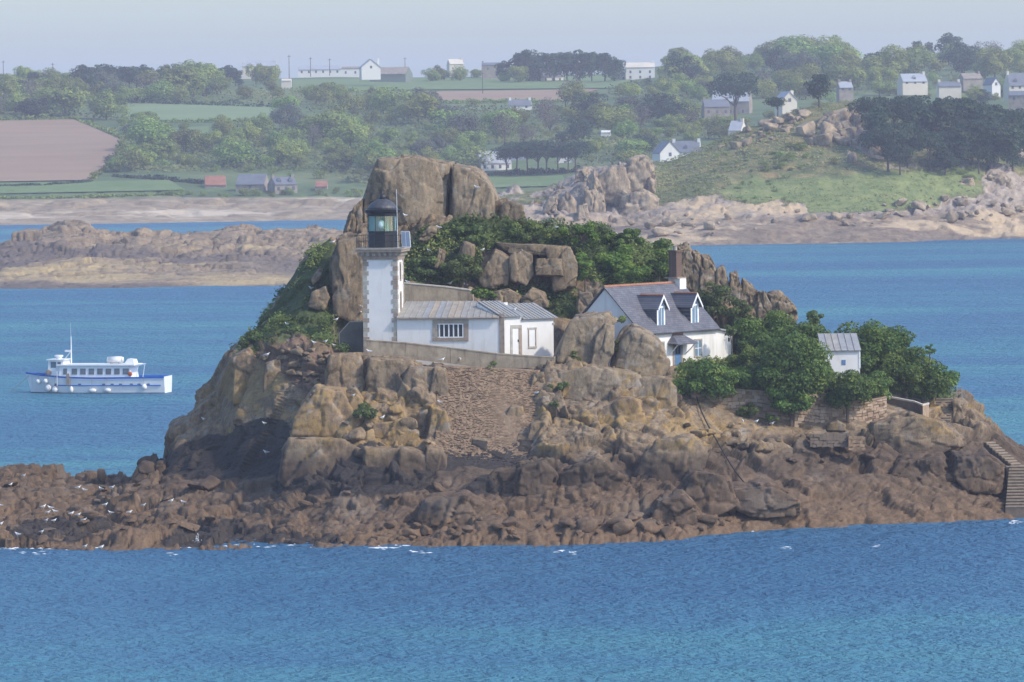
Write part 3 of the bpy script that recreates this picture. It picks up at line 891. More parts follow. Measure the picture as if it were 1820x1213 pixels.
# ================================================================ ROCKS AS THINGS
def cube_dirs(n):
    t = np.linspace(-1, 1, n + 1)
    a, b_ = np.meshgrid(t, t, indexing='ij')
    a = np.tan(a * math.pi / 4); b_ = np.tan(b_ * math.pi / 4)
    o = np.ones_like(a)
    fs = [(o, a, b_), (-o, b_, a), (b_, o, a), (a, -o, b_), (a, b_, o), (b_, a, -o)]
    V = np.concatenate([np.stack(f, -1).reshape(-1, 3) for f in fs])
    m = (n + 1) ** 2
    i = np.arange(m).reshape(n + 1, n + 1)
    q = np.stack([i[:-1, :-1], i[1:, :-1], i[1:, 1:], i[:-1, 1:]], -1).reshape(-1, 4)
    return V / np.linalg.norm(V, axis=1, keepdims=True), np.concatenate([q + k * m for k in range(6)])

def polytope(dirs, planes, pw=14):
    """radius of a rounded convex body given by (normal, distance) planes"""
    acc = np.zeros(len(dirs))
    for nrm, h in planes:
        acc += np.maximum(0, dirs @ np.asarray(nrm) / max(h, 1e-3)) ** pw
    return 1.0 / (acc ** (1 / pw) + 1e-6)

def outline_rock(name, poly, Y, depth, label, cat='rock', group=None, seed=1, n=44, pw=60, fs=2.2, amp=0.22, lean=0.12, mat='rock', squash=(1, 1, 1)):
    """a solid block whose front elevation is the given convex outline"""
    rng = random.Random(seed)
    pts = [P(x, y, Y) for x, y in poly]
    cx = sum(q.x for q in pts) / len(pts); cz = sum(q.z for q in pts) / len(pts)
    cen = np.array([cx, Y + depth * 0.5, cz])
    pl = []
    k = len(pts)
    area = sum(pts[i].x * pts[(i + 1) % k].z - pts[(i + 1) % k].x * pts[i].z for i in range(k))
    sg = 1 if area > 0 else -1
    for i in range(k):
        a, b_ = pts[i], pts[(i + 1) % k]
        ex, ez = (b_.x - a.x) * sg, (b_.z - a.z) * sg
        L = math.hypot(ex, ez)
        if L < 1e-6: continue
        nx, nz = ez / L, -ex / L
        h = (a.x - cx) * nx + (a.z - cz) * nz
        ty = rng.uniform(-0.10, 0.06)
        pl.append(((nx, ty, nz), h))
    pl.append(((rng.uniform(-0.12, 0.12), -1, lean), depth * 0.5))
    pl.append(((rng.uniform(-0.35, -0.15), -1, rng.uniform(-0.1, 0.3)), depth * 0.58))
    pl.append(((rng.uniform(0.2, 0.4), -1, rng.uniform(-0.1, 0.3)), depth * 0.58))
    pl.append(((0, 1, 0.1), depth * 0.5))
    n = max(14, int(n * 0.9))
    d, q = cube_dirs(n)
    ext = np.array([max(abs(v.x - cx) for v in pts), depth * 0.5, max(abs(v.z - cz) for v in pts)])
    d = d * ext
    d /= np.linalg.norm(d, axis=1, keepdims=True)
    V = cen + d * polytope(d, pl, pw)[:, None]
    f1, g1 = fracture(V, (fs, fs, fs * 1.6), seed * 7 + 3, (0.2, -0.2, 0.4), 1.3, 0.05)
    f2, g2 = fracture(V, (fs * 0.38,) * 3, seed * 7 + 5, (0.2, 0.3, 0.1), 1.3, 0.08)
    D = amp * (f1 * 1.0 - 0.8 * (1 - g1)) + amp * 0.4 * (f2 - 0.7 * (1 - g2)) + amp * 0.05 * fbm(V * 1.3, seed, 3)
    V = V + d * D[:, None]
    base = np.array([cx, Y + depth * 0.5, V[:, 2].min()])
    o = link(name, np_mesh(name, V - base, q), M[mat])
    o.location = base
    return tag(o, label, cat, group)

# summit crag in two blocks with a dark split between them
outline_rock('rock_crag', [(632, 420), (648, 338), (671, 281), (735, 281), (804, 291), (799, 340), (797, 420)], 450.4, 6.5,
             'broad flat-topped granite crag behind the lantern, left of the dark split', seed=3, n=60, fs=3.6, amp=0.17, pw=70, mat='rock_grey')
outline_rock('rock_crag', [(805, 292), (842, 297), (866, 318), (882, 348), (890, 420), (799, 420), (800, 345)], 450.6, 6.0,
             'smaller granite crag right of the dark split on the summit', seed=4, n=46, fs=3.2, amp=0.15, pw=70, mat='rock_grey')
outline_rock('rock_crag', [(886, 362), (905, 358), (930, 366), (936, 402), (884, 404)], 450.2, 3.0, 'low brown crag stub at the right foot of the summit crags', seed=6, n=26, amp=0.16, mat='rock_up')
outline_rock('rock_crag', [(612, 412), (624, 372), (646, 352), (652, 430), (618, 455)], 450, 5.0, 'leaning rock shoulder left of the lantern', seed=8, n=34, amp=0.25, mat='rock_up')
outline_rock('rock_slab', [(592, 560), (585, 470), (600, 430), (640, 420), (648, 480), (645, 580)], 442.5, 4.5, 'tall pinkish rock face beside the tower', seed=9, n=40, amp=0.16, fs=2.6, mat='rock_up')
outline_rock('boulder', [(548, 545), (556, 520), (578, 510), (586, 530), (578, 552)], 442, 2.2, 'rounded boulder in the green slope left of the tower', 'boulder', seed=10, n=20, amp=0.12, mat='rock_up')
outline_rock('boulder', [(552, 498), (565, 478), (574, 480), (566, 500), (556, 508)], 444, 1.6, 'narrow slanting boulder high in the left green slope', 'boulder', seed=11, n=16, amp=0.1, mat='rock_up')
# outcrops on the middle slope
mid = [
 ([(850, 498), (868, 462), (880, 444), (900, 455), (912, 470), (905, 506), (860, 512)], 444.5, 'brown split outcrop at the left end of the middle outcrops'),
 ([(905, 455), (925, 440), (948, 452), (950, 490), (935, 512), (910, 500)], 444.3, 'grey cracked outcrop second of the middle outcrops'),
 ([(955, 462), (1000, 462), (1004, 495), (955, 492)], 444, 'boxy overhanging block with a flat pale face on the middle slope'),
 ([(968, 440), (1012, 440), (1026, 470), (1024, 515), (985, 520), (978, 490)], 444.6, 'tall pinkish outcrop behind the overhanging block'),
 ([(880, 432), (960, 436), (1010, 440), (1012, 452), (900, 450)], 445.4, 'long sunlit rock shelf above the middle outcrops'),
 ([(876, 536), (880, 520), (905, 516), (925, 528), (925, 548), (885, 548)], 441.5, 'low rounded rock behind the annex roof'),
 ([(928, 532), (945, 514), (966, 524), (975, 545), (950, 556), (930, 550)], 441.3, 'pale lumpy rock right behind the annex roof'),
 ([(1026, 548), (1030, 520), (1048, 520), (1058, 540), (1050, 560), (1032, 562)], 438.5, 'pale rock against the left gable of the cottage'),
 ([(738, 428), (760, 404), (778, 402), (774, 420), (756, 434)], 446.8, 'smooth sandy rock beside the lantern gallery'),
 ([(770, 478), (780, 445), (792, 450), (786, 480)], 443.8, 'small upright pinkish rock in the dark scrub'),
 ([(812, 462), (826, 430), (842, 438), (838, 466)], 444.6, 'small pale rock among scrub left of the outcrops'),
]
for i, (poly, Y, lab) in enumerate(mid):
    outline_rock('rock_outcrop', poly, Y, 3.4, lab, 'rock', 'outcrops on the middle slope', seed=20 + i, n=30, amp=0.12, fs=2.2, mat='rock_up')
# great boulder group in front of the cottage
outline_rock('boulder', [(985, 640), (1002, 596), (1020, 566), (1060, 560), (1082, 572), (1078, 655), (1000, 652)], 427.2, 4.5, 'great grey boulder at the end wall of the annex', 'boulder', 'great boulders before the cottage', mat='rock_grey', seed=40, n=38, amp=0.13, fs=2.8, pw=60)
outline_rock('boulder', [(1048, 652), (1058, 600), (1075, 575), (1092, 578), (1088, 630), (1074, 660)], 426.6, 3.0, 'slim leaning boulder between the two great boulders', 'boulder', 'great boulders before the cottage', mat='rock_grey', seed=41, n=30, amp=0.14, pw=60)
outline_rock('boulder', [(1086, 668), (1100, 600), (1122, 580), (1150, 588), (1180, 612), (1192, 648), (1178, 676), (1120, 680)], 426.4, 4.6, 'great rounded boulder in front of the cottage facade', 'boulder', 'great boulders before the cottage', mat='rock_grey', seed=42, n=38, amp=0.13, fs=2.8, pw=12)
outline_rock('boulder', [(1022, 586), (1030, 562), (1082, 556), (1100, 572), (1075, 592)], 428.5, 2.5, 'flat cap rock on top of the great boulders', 'boulder', 'great boulders before the cottage', mat='rock_grey', seed=43, n=22, amp=0.12)
# cliff blocks
cl = [
 ([(990, 700), (996, 664), (1060, 652), (1130, 664), (1140, 690), (1110, 730), (1040, 736)], 423.6, 4.5, 'broad grey slab below the great boulders', 1),
 ([(1125, 722), (1130, 672), (1180, 672), (1205, 690), (1206, 736), (1180, 750), (1140, 742)], 423.8, 4.0, 'grey upright block at the right end of the cliff slabs', 1),
 ([(1048, 786), (1060, 724), (1105, 706), (1140, 716), (1152, 760), (1140, 800), (1085, 806)], 420.4, 4.5, 'big pale block splashed with yellow lichen low on the cliff', 1),
 ([(1000, 750), (1012, 722), (1050, 724), (1062, 770), (1030, 790), (1005, 780)], 420.8, 3.2, 'pinkish block left of the yellow lichen block', 1),
 ([(965, 800), (965, 752), (995, 742), (1020, 770), (1050, 790), (1040, 806)], 419.6, 3.0, 'wedge of pale rock under the dark shrubs', 1),
 ([(1178, 755), (1184, 728), (1204, 722), (1218, 738), (1216, 764), (1192, 770)], 422, 2.2, 'rounded orange lichen boulder below the cottage garden', 0),
 ([(895, 740), (905, 722), (930, 724), (934, 744), (912, 756)], 420.6, 1.8, 'square loose block against the masonry wall', 0),
 ([(944, 720), (960, 696), (986, 700), (990, 722), (955, 736)], 421.8, 2.2, 'pointed block beside the masonry wall top', 0),
 ([(500, 800), (512, 782), (610, 784), (640, 800), (645, 880), (560, 890), (490, 860)], 415.8, 6, 'dark stepped base block at the left front of the cliff', 2),
 ([(648, 795), (735, 800), (772, 812), (770, 880), (700, 900), (650, 885)], 415.2, 6, 'dark upright base block right of the deep joint', 2),
 ([(520, 780), (530, 730), (560, 692), (610, 694), (640, 740), (640, 784)], 419.2, 6, 'yellowish lichen-stained block on the left cliff', 2),
 ([(636, 786), (660, 752), (715, 745), (742, 766), (740, 806), (660, 796)], 418.6, 4.5, 'low lichen-stained block left of the masonry wall', 2),
 ([(572, 690), (584, 634), (640, 632), (650, 690), (640, 712), (590, 700)], 424.6, 4.5, 'square cliff block under the left end of the parapet', 2),
 ([(645, 712), (652, 636), (735, 642), (742, 700), (700, 716)], 424, 4.2, 'smooth stained cliff block below the tower', 2),
 ([(700, 720), (728, 652), (775, 656), (785, 700), (772, 742), (730, 742)], 422.8, 4, 'orange fractured cliff block left of the masonry wall', 2),
 ([(412, 720), (412, 640), (440, 622), (462, 640), (470, 720)], 433, 5, 'tall lichen-yellow pillar at the left cliff top', 2),
 ([(462, 730), (470, 650), (500, 640), (512, 690), (505, 740)], 430, 4.5, 'dark fluted pillar on the left cliff', 2),
]
for i, (poly, Y, dp, lab, k) in enumerate(cl):
    outline_rock('rock_block', poly, Y, dp, lab, 'rock', ['loose blocks on the cliff', 'cliff slabs right of the masonry wall', 'cliff blocks left of the masonry wall'][k], mat='rock_grey' if k == 1 and i < 2 else ('rock_lichen' if i in (2, 3, 5, 10, 11, 15) else 'rock'), seed=60 + i, n=34 if dp > 3 else 18, amp=0.15 if dp > 3 else 0.09, fs=2.8, pw=60)
# sunlit spine of rocks on the right skyline
sp = [
 ([(1205, 505), (1206, 442), (1226, 438), (1236, 470), (1244, 515)], 'tallest rock of the spine, right behind the chimney'),
 ([(1226, 505), (1232, 448), (1246, 455), (1252, 500), (1250, 520)], 'second rock of the spine, fluted and pink'),
 ([(1240, 520), (1248, 456), (1262, 458), (1276, 490), (1284, 530)], 'third rock of the spine with a crooked pale crack'),
 ([(1272, 540), (1276, 478), (1294, 478), (1304, 520), (1312, 545)], 'fourth rock of the spine, round-headed'),
 ([(1294, 550), (1300, 488), (1316, 488), (1326, 530), (1334, 562)], 'fifth rock of the spine, broad pink buttress'),
 ([(1316, 565), (1322, 498), (1344, 508), (1352, 560)], 'sixth rock of the spine, ribbed'),
 ([(1342, 570), (1348, 516), (1362, 516), (1376, 540), (1378, 575)], 'seventh rock of the spine under a green tuft'),
 ([(1370, 575), (1366, 520), (1388, 516), (1410, 535), (1418, 560), (1408, 585)], 'last sunlit knob at the seaward end of the spine'),
]
for i, (poly, lab) in enumerate(sp):
    outline_rock('rock_pinnacle', [(x, y + (6 if y > 500 else 0)) for x, y in poly], 449.5 - 0.15 * i, 4.5, lab, 'rock', 'rock spine on the right skyline', seed=90 + i, n=34, amp=0.2, fs=1.5, pw=60, mat='rock_up')
# big dark whalebacks of the lower shore
wb = [
 ([(905, 870), (920, 830), (965, 822), (990, 850), (980, 895), (920, 900)], 412, 'rounded brown whaleback below the masonry wall'),
 ([(985, 900), (1000, 840), (1060, 815), (1110, 850), (1100, 900)], 412, 'large brown whaleback at the middle of the shore'),
 ([(1120, 850), (1165, 785), (1230, 778), (1262, 800), (1250, 850), (1180, 880)], 414.5, 'pale-topped sloping slab below the orange boulder'),
 ([(1190, 900), (1230, 840), (1290, 850), (1310, 905), (1260, 925)], 410.5, 'rounded brown whaleback right of the middle shore'),
 ([(1300, 905), (1300, 870), (1370, 865), (1425, 895), (1420, 920), (1340, 925)], 412, 'low smooth slab where the black pipe ends'),
 ([(1150, 940), (1170, 890), (1215, 880), (1250, 915), (1240, 948)], 407, 'orange-brown round rock at the waterline right of centre'),
 ([(1540, 800), (1560, 752), (1620, 738), (1680, 752), (1720, 790), (1660, 815)], 427.5, 'dark hollowed slab in front of the parapet at the right'),
 ([(1690, 850), (1700, 810), (1760, 808), (1790, 830), (1785, 880), (1720, 880)], 423.5, 'rounded dark rock beside the long stairs'),
 ([(1580, 850), (1600, 815), (1680, 810), (1700, 850), (1680, 890), (1600, 880)], 423.5, 'brown jointed rock wall left of the long stairs'),
 ([(740, 940), (760, 890), (830, 880), (880, 905), (870, 950), (790, 958)], 406, 'wide brown rock at the waterline below the wall'),
]
for i, (poly, Y, lab) in enumerate(wb):
    outline_rock('shore_rock', poly, Y, 5.0, lab, 'rock', 'big rocks of the lower shore', seed=110 + i, n=36, amp=0.24, fs=2.4, pw=40)
outline_rock('shore_rock', [(232, 866), (236, 838), (250, 822), (268, 824), (276, 845), (262, 868)], 431, 3.5, 'rounded dark boulder standing at the left foot of the cliff', 'boulder', seed=130, n=26, amp=0.15, pw=7)
outline_rock('shore_rock', [(272, 850), (276, 822), (290, 818), (300, 845)], 433, 2.5, 'small dark boulder leaning on the cliff foot', 'boulder', seed=131, n=18, amp=0.12, pw=8)
outline_rock('shore_rock', [(172, 850), (172, 836), (184, 836), (186, 862)], 446, 1.6, 'short upright rock on the left reef ridge', 'rock', seed=132, n=16, amp=0.1, pw=10)

# blocks that break the edges of the masonry filling
for i, (poly, Y, lab) in enumerate((
    ([(764, 700), (772, 652), (792, 656), (800, 690), (790, 720), (768, 726)], 422.4, 'narrow block overlapping the upper left edge of the masonry'),
    ([(758, 770), (766, 722), (790, 726), (802, 760), (786, 792), (762, 796)], 419.4, 'block overlapping the middle left edge of the masonry'),
    ([(752, 850), (760, 796), (786, 800), (796, 830), (784, 862)], 415.6, 'dark block at the lower left corner of the masonry'),
    ([(930, 800), (942, 752), (972, 744), (982, 790), (968, 826), (936, 826)], 418.2, 'block overlapping the lower right edge of the masonry'),
    ([(940, 690), (948, 664), (968, 660), (974, 690), (958, 704)], 423.4, 'small block at the upper right corner of the masonry'),
    ([(852, 862), (880, 838), (925, 836), (950, 852), (930, 882), (862, 884)], 413.4, 'dark flat block below the foot of the masonry'))):
    outline_rock('rock_block', poly, Y, 3.0, lab, 'rock', 'blocks around the masonry', seed=220 + i, n=26, amp=0.12, fs=2.2, pw=50)
# loose boulders: eight shapes, many copies
BR = random.Random(5)
boulder_meshes = []
for k in range(8):
    d, q = cube_dirs(7)
    pl = []
    for _ in range(11):
        v = Vector((BR.gauss(0, 1), BR.gauss(0, 1), BR.gauss(0, 1))).normalized()
        pl.append((tuple(v), BR.uniform(0.36, 0.5)))
    for v in ((1, 0, 0), (-1, 0, 0), (0, 1, 0), (0, -1, 0), (0, 0, 1), (0, 0, -1)):
        pl.append((v, 0.5))
    Vb = d * polytope(d, pl, 18)[:, None]
    Vb += d * (fbm(Vb * 3 + k * 9, k, 3) * 0.05)[:, None]
    me = np_mesh('loose_boulder', Vb, q); me.materials.append(M['rock'])
    boulder_meshes.append(me)
def scatter(n, xr, yr, size, label, group, name='loose_boulder', flat=0.6, poly=None):
    k = 0
    while k < n:
        px = BR.uniform(*xr); py = BR.uniform(*yr)
        if poly is not None and not bool(inside(px, py, poly)): continue
        s = surf(px, py)
        o = bpy.data.objects.new(name, BR.choice(boulder_meshes)); C.objects.link(o)
        w = size[0] + (size[1] - size[0]) * BR.random() ** 2.2
        o.scale = (w * BR.uniform(0.8, 1.4), w * BR.uniform(0.8, 1.3), w * BR.uniform(flat * 0.7, flat * 1.3))
        o.rotation_euler = (BR.uniform(-0.4, 0.4), BR.uniform(-0.4, 0.4), BR.uniform(0, 6.28))
        o.location = s + Vector((0, 0.1, w * 0.08))
        tag(o, label, 'boulder', group)
        k += 1
scatter(44, (690, 1300), (915, 962), (0.5, 2.0), 'loose brown boulder at the front waterline below the masonry wall', 'boulders along the front waterline', poly=[(690, 925), (900, 915), (1300, 895), (1300, 944), (1000, 958), (690, 966)])
scatter(26, (0, 520), (860, 965), (0.5, 1.6), 'loose flat rock on the low reef left of the cliff', 'loose rocks on the left reef flat', flat=0.28)
scatter(14, (500, 900), (860, 950), (0.6, 2.2), 'loose brown rock at the dark foot of the left cliff', 'loose rocks below the left cliff', flat=0.55)
scatter(24, (1200, 1560), (740, 830), (0.5, 1.6), 'loose tan rock on the sunlit slope below the garden wall', 'loose rocks below the garden wall', flat=0.6, poly=[(1200, 760), (1240, 735), (1420, 770), (1560, 790), (1540, 830), (1260, 810)])
scatter(34, (460, 600), (615, 690), (0.4, 1.3), 'loose reddish scree rock on the slope left of the parapet', 'scree left of the tower', flat=0.6, poly=[(460, 640), (520, 612), (590, 625), (570, 690), (500, 670)])
scatter(14, (560, 1000), (600, 860), (0.5, 1.2), 'loose rock on a ledge of the front cliff', 'rocks on the cliff ledges', flat=0.7, poly=[(560, 760), (640, 720), (760, 700), (780, 800), (740, 850), (560, 800)])
# crags of the headland
hd = [
 ([(1118, 345), (1110, 300), (1128, 282), (1150, 280), (1164, 300), (1160, 340)], 1378, 'highest pale crag of the headland beside the white gabled house'),
 ([(1060, 350), (1064, 315), (1084, 300), (1112, 300), (1122, 340), (1110, 370)], 1376, 'broad pale crag left of the highest headland crag'),
 ([(1024, 322), (1028, 302), (1044, 300), (1048, 318)], 1392, 'rounded small knob at the left end of the headland crags'),
 ([(1040, 395), (1042, 330), (1058, 308), (1074, 330), (1076, 390)], 1370, 'dark cleft crag in the middle of the headland rocks'),
 ([(1100, 395), (1102, 350), (1140, 340), (1168, 352), (1164, 392)], 1366, 'large pale slab at the foot of the headland crags'),
 ([(990, 380), (998, 350), (1006, 342), (1020, 362), (1020, 395)], 1368, 'pointed pale rock near the inlet of the headland'),
 ([(966, 378), (974, 356), (990, 352), (994, 380)], 1366, 'grey rounded rock at the inlet edge of the headland'),
 ([(978, 396), (980, 382), (996, 378), (1006, 388), (1002, 400)], 1352, 'white-topped boulder on the beach of the inlet'),
 ([(1028, 410), (1030, 370), (1042, 366), (1048, 408)], 1358, 'pale leaning rock above the inlet beach'),
 ([(1680, 350), (1690, 330), (1730, 320), (1730, 352)], 1392, 'long pale slanting slab at the right of the headland'),
 ([(1755, 340), (1762, 318), (1785, 312), (1806, 330), (1804, 352)], 1400, 'large pale rock at the right edge of the headland'),
 ([(1640, 268), (1648, 246), (1660, 238), (1686, 240), (1688, 258)], 1424, 'sunlit rock showing through the dark pines'),
 ([(1500, 250), (1510, 215), (1535, 190), (1545, 200), (1540, 260)], 1428, 'steep pale rock face left of the dark pines'),
 ([(1440, 245), (1470, 210), (1505, 195), (1512, 215), (1470, 255)], 1428, 'slanting ribbed grey rock on the headland top'),
 ([(1515, 290), (1520, 250), (1560, 250), (1568, 285), (1540, 300)], 1408, 'pale tumbled rocks at the foot of the pines'),
 ([(1430, 308), (1436, 300), (1450, 302), (1452, 312)], 1392, 'small pale boulder in the headland grass'),
]
for i, (poly, Y, lab) in enumerate(hd):
    outline_rock('headland_rock', poly, Y, 14.0 if i < 5 else 9.0, lab, 'rock', 'pale rocks of the headland', seed=150 + i, n=22, amp=0.9, fs=5.0, pw=26, mat='rock_far')

FAR_B = []
for me in boulder_meshes[:5]:
    m2 = me.copy(); m2.materials.clear(); m2.materials.append(M['rock_far']); FAR_B.append(m2)
def far_scatter(n, poly, size, label, group, flat=0.6):
    xs = [q[0] for q in poly]; ys = [q[1] for q in poly]; k = 0
    while k < n:
        px, py = BR.uniform(min(xs), max(xs)), BR.uniform(min(ys), max(ys))
        if not bool(inside(px, py, poly)): continue
        o = bpy.data.objects.new('headland_boulder', BR.choice(FAR_B)); C.objects.link(o)
        w = size[0] + (size[1] - size[0]) * BR.random() ** 2
        o.scale = (w * BR.uniform(0.8, 1.5), w, w * flat * BR.uniform(0.7, 1.4))
        o.rotation_euler = (BR.uniform(-0.3, 0.3), BR.uniform(-0.4, 0.4), BR.uniform(0, 6.28))
        o.location = hsurf(px, py) + Vector((0, 0, 0.1 * w))
        tag(o, label, 'boulder', group); k += 1
far_scatter(44, [(1410, 250), (1500, 195), (1548, 186), (1570, 290), (1520, 300), (1500, 262)], (1.5, 6.0), 'pale broken rock on the crest left of the grove', 'broken rocks of the headland crest', 0.8)
far_scatter(32, [(1280, 262), (1330, 230), (1420, 195), (1440, 215), (1340, 262)], (1.0, 4.0), 'pale rock along the headland ridge', 'rocks along the headland ridge')
far_scatter(40, [(960, 395), (1180, 385), (1440, 372), (1440, 400), (1180, 425), (960, 425)], (0.8, 3.6), 'boulder on the left beach of the headland', 'boulders on the left headland beach')
far_scatter(40, [(1460, 372), (1680, 350), (1820, 340), (1820, 390), (1460, 405)], (0.8, 4.0), 'boulder on the right beach of the headland', 'boulders on the right headland beach')
# ================================================================ BUILDINGS ON THE ISLET
M['white'] = mat_plain('whitewash', (0.76, 0.745, 0.71), 0.8, 0.05, 0.8, 0.01, dirt=(0.48, 0.44, 0.36), dirt_amt=0.5)
M['stone'] = mat_plain('grey_dressed_stone', (0.36, 0.32, 0.26), 0.85, 0.22, 3.0, 0.02)
M['stone_b'] = mat_plain('brown_dressed_stone', (0.32, 0.255, 0.20), 0.85, 0.22, 3.0, 0.02)
M['stone_c'] = mat_plain('pale_dressed_stone', (0.42, 0.40, 0.34), 0.85, 0.2, 3.0, 0.02)
M['black'] = mat_plain('black_paint', (0.010, 0.011, 0.014), 0.4, 0.3, 3.0, 0.0, 0.5)
M['lead'] = mat_plain('weathered_lead', (0.05, 0.052, 0.06), 0.5, 0.45, 2.0, 0.01, 0.5, 0, (0.2, 0.2, 0.2), 0.6, (5, 5, 0.6))
M['zinc_a'] = mat_plain('zinc_grey', (0.37, 0.35, 0.31), 0.55, 0.16, 1.4, 0.0, 0.4, 0.2, (0.24, 0.21, 0.17), 0.5)
M['zinc_b'] = mat_plain('zinc_tan', (0.40, 0.345, 0.27), 0.55, 0.16, 1.4, 0.0, 0.4, 0.1, (0.26, 0.21, 0.16), 0.5)
M['zinc_c'] = mat_plain('zinc_blue', (0.345, 0.345, 0.34), 0.55, 0.14, 1.4, 0.0, 0.4, 0.2, (0.25, 0.23, 0.2), 0.4)
M['dark'] = mat_plain('dark_opening', (0.03, 0.033, 0.04), 0.25, 0.2, 2.0, 0, 0.5)
M['frame_white'] = mat_plain('white_joinery', (0.80, 0.80, 0.79), 0.5, 0.04, 3.0)
M['metal'] = mat_plain('galvanised_steel', (0.42, 0.43, 0.44), 0.45, 0.1, 4.0, 0, 0.5, 0.5)
M['cement'] = mat_plain('cement_render', (0.38, 0.305, 0.215), 0.9, 0.28, 1.2, 0.05, dirt=(0.17, 0.135, 0.095), dirt_amt=0.85)
M['cement_grey'] = mat_plain('grey_render', (0.13, 0.125, 0.11), 0.9, 0.25, 0.9, 0.03, dirt=(0.07, 0.068, 0.06), dirt_amt=0.6)
M['coping'] = mat_plain('pale_coping', (0.52, 0.47, 0.39), 0.85, 0.12, 1.5, 0.02)
M['solar'] = mat_plain('solar_cells', (0.33, 0.36, 0.42), 0.18, 0.1, 3.0, 0, 0.6)
M['teal'] = mat_plain('green_lens', (0.03, 0.30, 0.27), 0.15, 0.25, 2.0, 0, 0.6)
M['cream'] = mat_plain('cream_curtain', (0.52, 0.50, 0.42), 0.85, 0.12, 4.0, 0, 0.2, stretch=(6, 6, 0.4))
M['lamp'] = mat_plain('pale_lamp_glass', (0.62, 0.72, 0.68), 0.15, 0.1, 4.0, 0, 0.6)
m, t, b = nt('clear_glass'); g = N(t)
tr = g.n('ShaderNodeBsdfTransparent'); gl = g.n('ShaderNodeBsdfGlossy'); gl.inputs['Roughness'].default_value = 0.05
tr.inputs['Color'].default_value = (0.86, 0.97, 0.94, 1)
mx = g.n('ShaderNodeMixShader'); mx.inputs[0].default_value = 0.16
g.l(tr.outputs[0], mx.inputs[1]); g.l(gl.outputs[0], mx.inputs[2])
g.l(mx.outputs[0], t.nodes['Material Output'].inputs['Surface'])
M['glass'] = m
m, t, b = nt('slate'); g = N(t)
pos = g.n('ShaderNodeNewGeometry').outputs['Position']
br = g.n('ShaderNodeTexBrick'); br.inputs['Scale'].default_value = 1.0
br.inputs['Brick Width'].default_value = 0.34; br.inputs['Row Height'].default_value = 0.17; br.inputs['Mortar Size'].default_value = 0.012
br.inputs['Color1'].default_value = (0.10, 0.105, 0.125, 1); br.inputs['Color2'].default_value = (0.155, 0.155, 0.17, 1); br.inputs['Mortar'].default_value = (0.05, 0.05, 0.06, 1)
sx = g.n('ShaderNodeSeparateXYZ'); g.l(pos, sx.inputs[0])
cb = g.n('ShaderNodeCombineXYZ')
g.l(g.math('ADD', g.math('MULTIPLY', sx.outputs['X'], 0.6), g.math('MULTIPLY', sx.outputs['Y'], 0.8)), cb.inputs['X']); g.l(sx.outputs['Z'], cb.inputs['Y'])
g.l(cb.outputs[0], br.inputs['Vector'])
nn = g.noise(pos, 0.9, 5, 0.65)
g.l(g.mix(0.7, br.outputs['Color'], g.ramp(nn, [(0.3, (0.7, 0.7, 0.72)), (0.7, (1.35, 1.3, 1.28))]), 'MULTIPLY'), b.inputs['Base Color'])
b.inputs['Roughness'].default_value = 0.55
g.l(g.bump(br.outputs['Fac'], -0.6, 0.03), b.inputs['Normal'])
M['slate'] = m
m, t, b = nt('brown_brick'); g = N(t)
pos = g.n('ShaderNodeNewGeometry').outputs['Position']
br = g.n('ShaderNodeTexBrick'); br.inputs['Scale'].default_value = 1.0
br.inputs['Brick Width'].default_value = 0.23; br.inputs['Row Height'].default_value = 0.085; br.inputs['Mortar Size'].default_value = 0.012
br.inputs['Color1'].default_value = (0.13, 0.065, 0.045, 1); br.inputs['Color2'].default_value = (0.09, 0.05, 0.038, 1); br.inputs['Mortar'].default_value = (0.17, 0.13, 0.10, 1)
sx = g.n('ShaderNodeSeparateXYZ'); g.l(pos, sx.inputs[0]); cb = g.n('ShaderNodeCombineXYZ')
g.l(g.math('ADD', sx.outputs['X'], sx.outputs['Y']), cb.inputs['X']); g.l(sx.outputs['Z'], cb.inputs['Y']); g.l(cb.outputs[0], br.inputs['Vector'])
g.l(br.outputs['Color'], b.inputs['Base Color']); b.inputs['Roughness'].default_value = 0.9
M['brick'] = m
M['terracotta'] = mat_plain('ridge_tile', (0.34, 0.155, 0.09), 0.8, 0.25, 4.0, 0.01)
M['blue'] = mat_plain('blue_joinery', (0.10, 0.20, 0.36), 0.5, 0.12, 3.0)
M['pane'] = mat_plain('blue_grey_window_glass', (0.16, 0.25, 0.34), 0.08, 0.15, 2.0, 0, 0.8)
stones3 = ('stone', 'stone_b', 'stone_c')

# ---------------------------------------------------------------- lighthouse
RZ = R(-9.5)
s2 = 1.52
fc = P(677, 622, 432)
lc = Vector((fc.x + math.sin(R(9.5)) * s2, fc.y + math.cos(R(9.5)) * s2, 0))
LH = empty('lighthouse', (lc.x, lc.y, 13.4), RZ, 'white square lighthouse tower with stone quoins and a black lantern', 'lighthouse')
zb = -13.4
def LZ(z): return z + zb
MB().box(-s2, s2, -s2, s2, LZ(13.2), LZ(22.30)).build('wall', M['white'], LH)
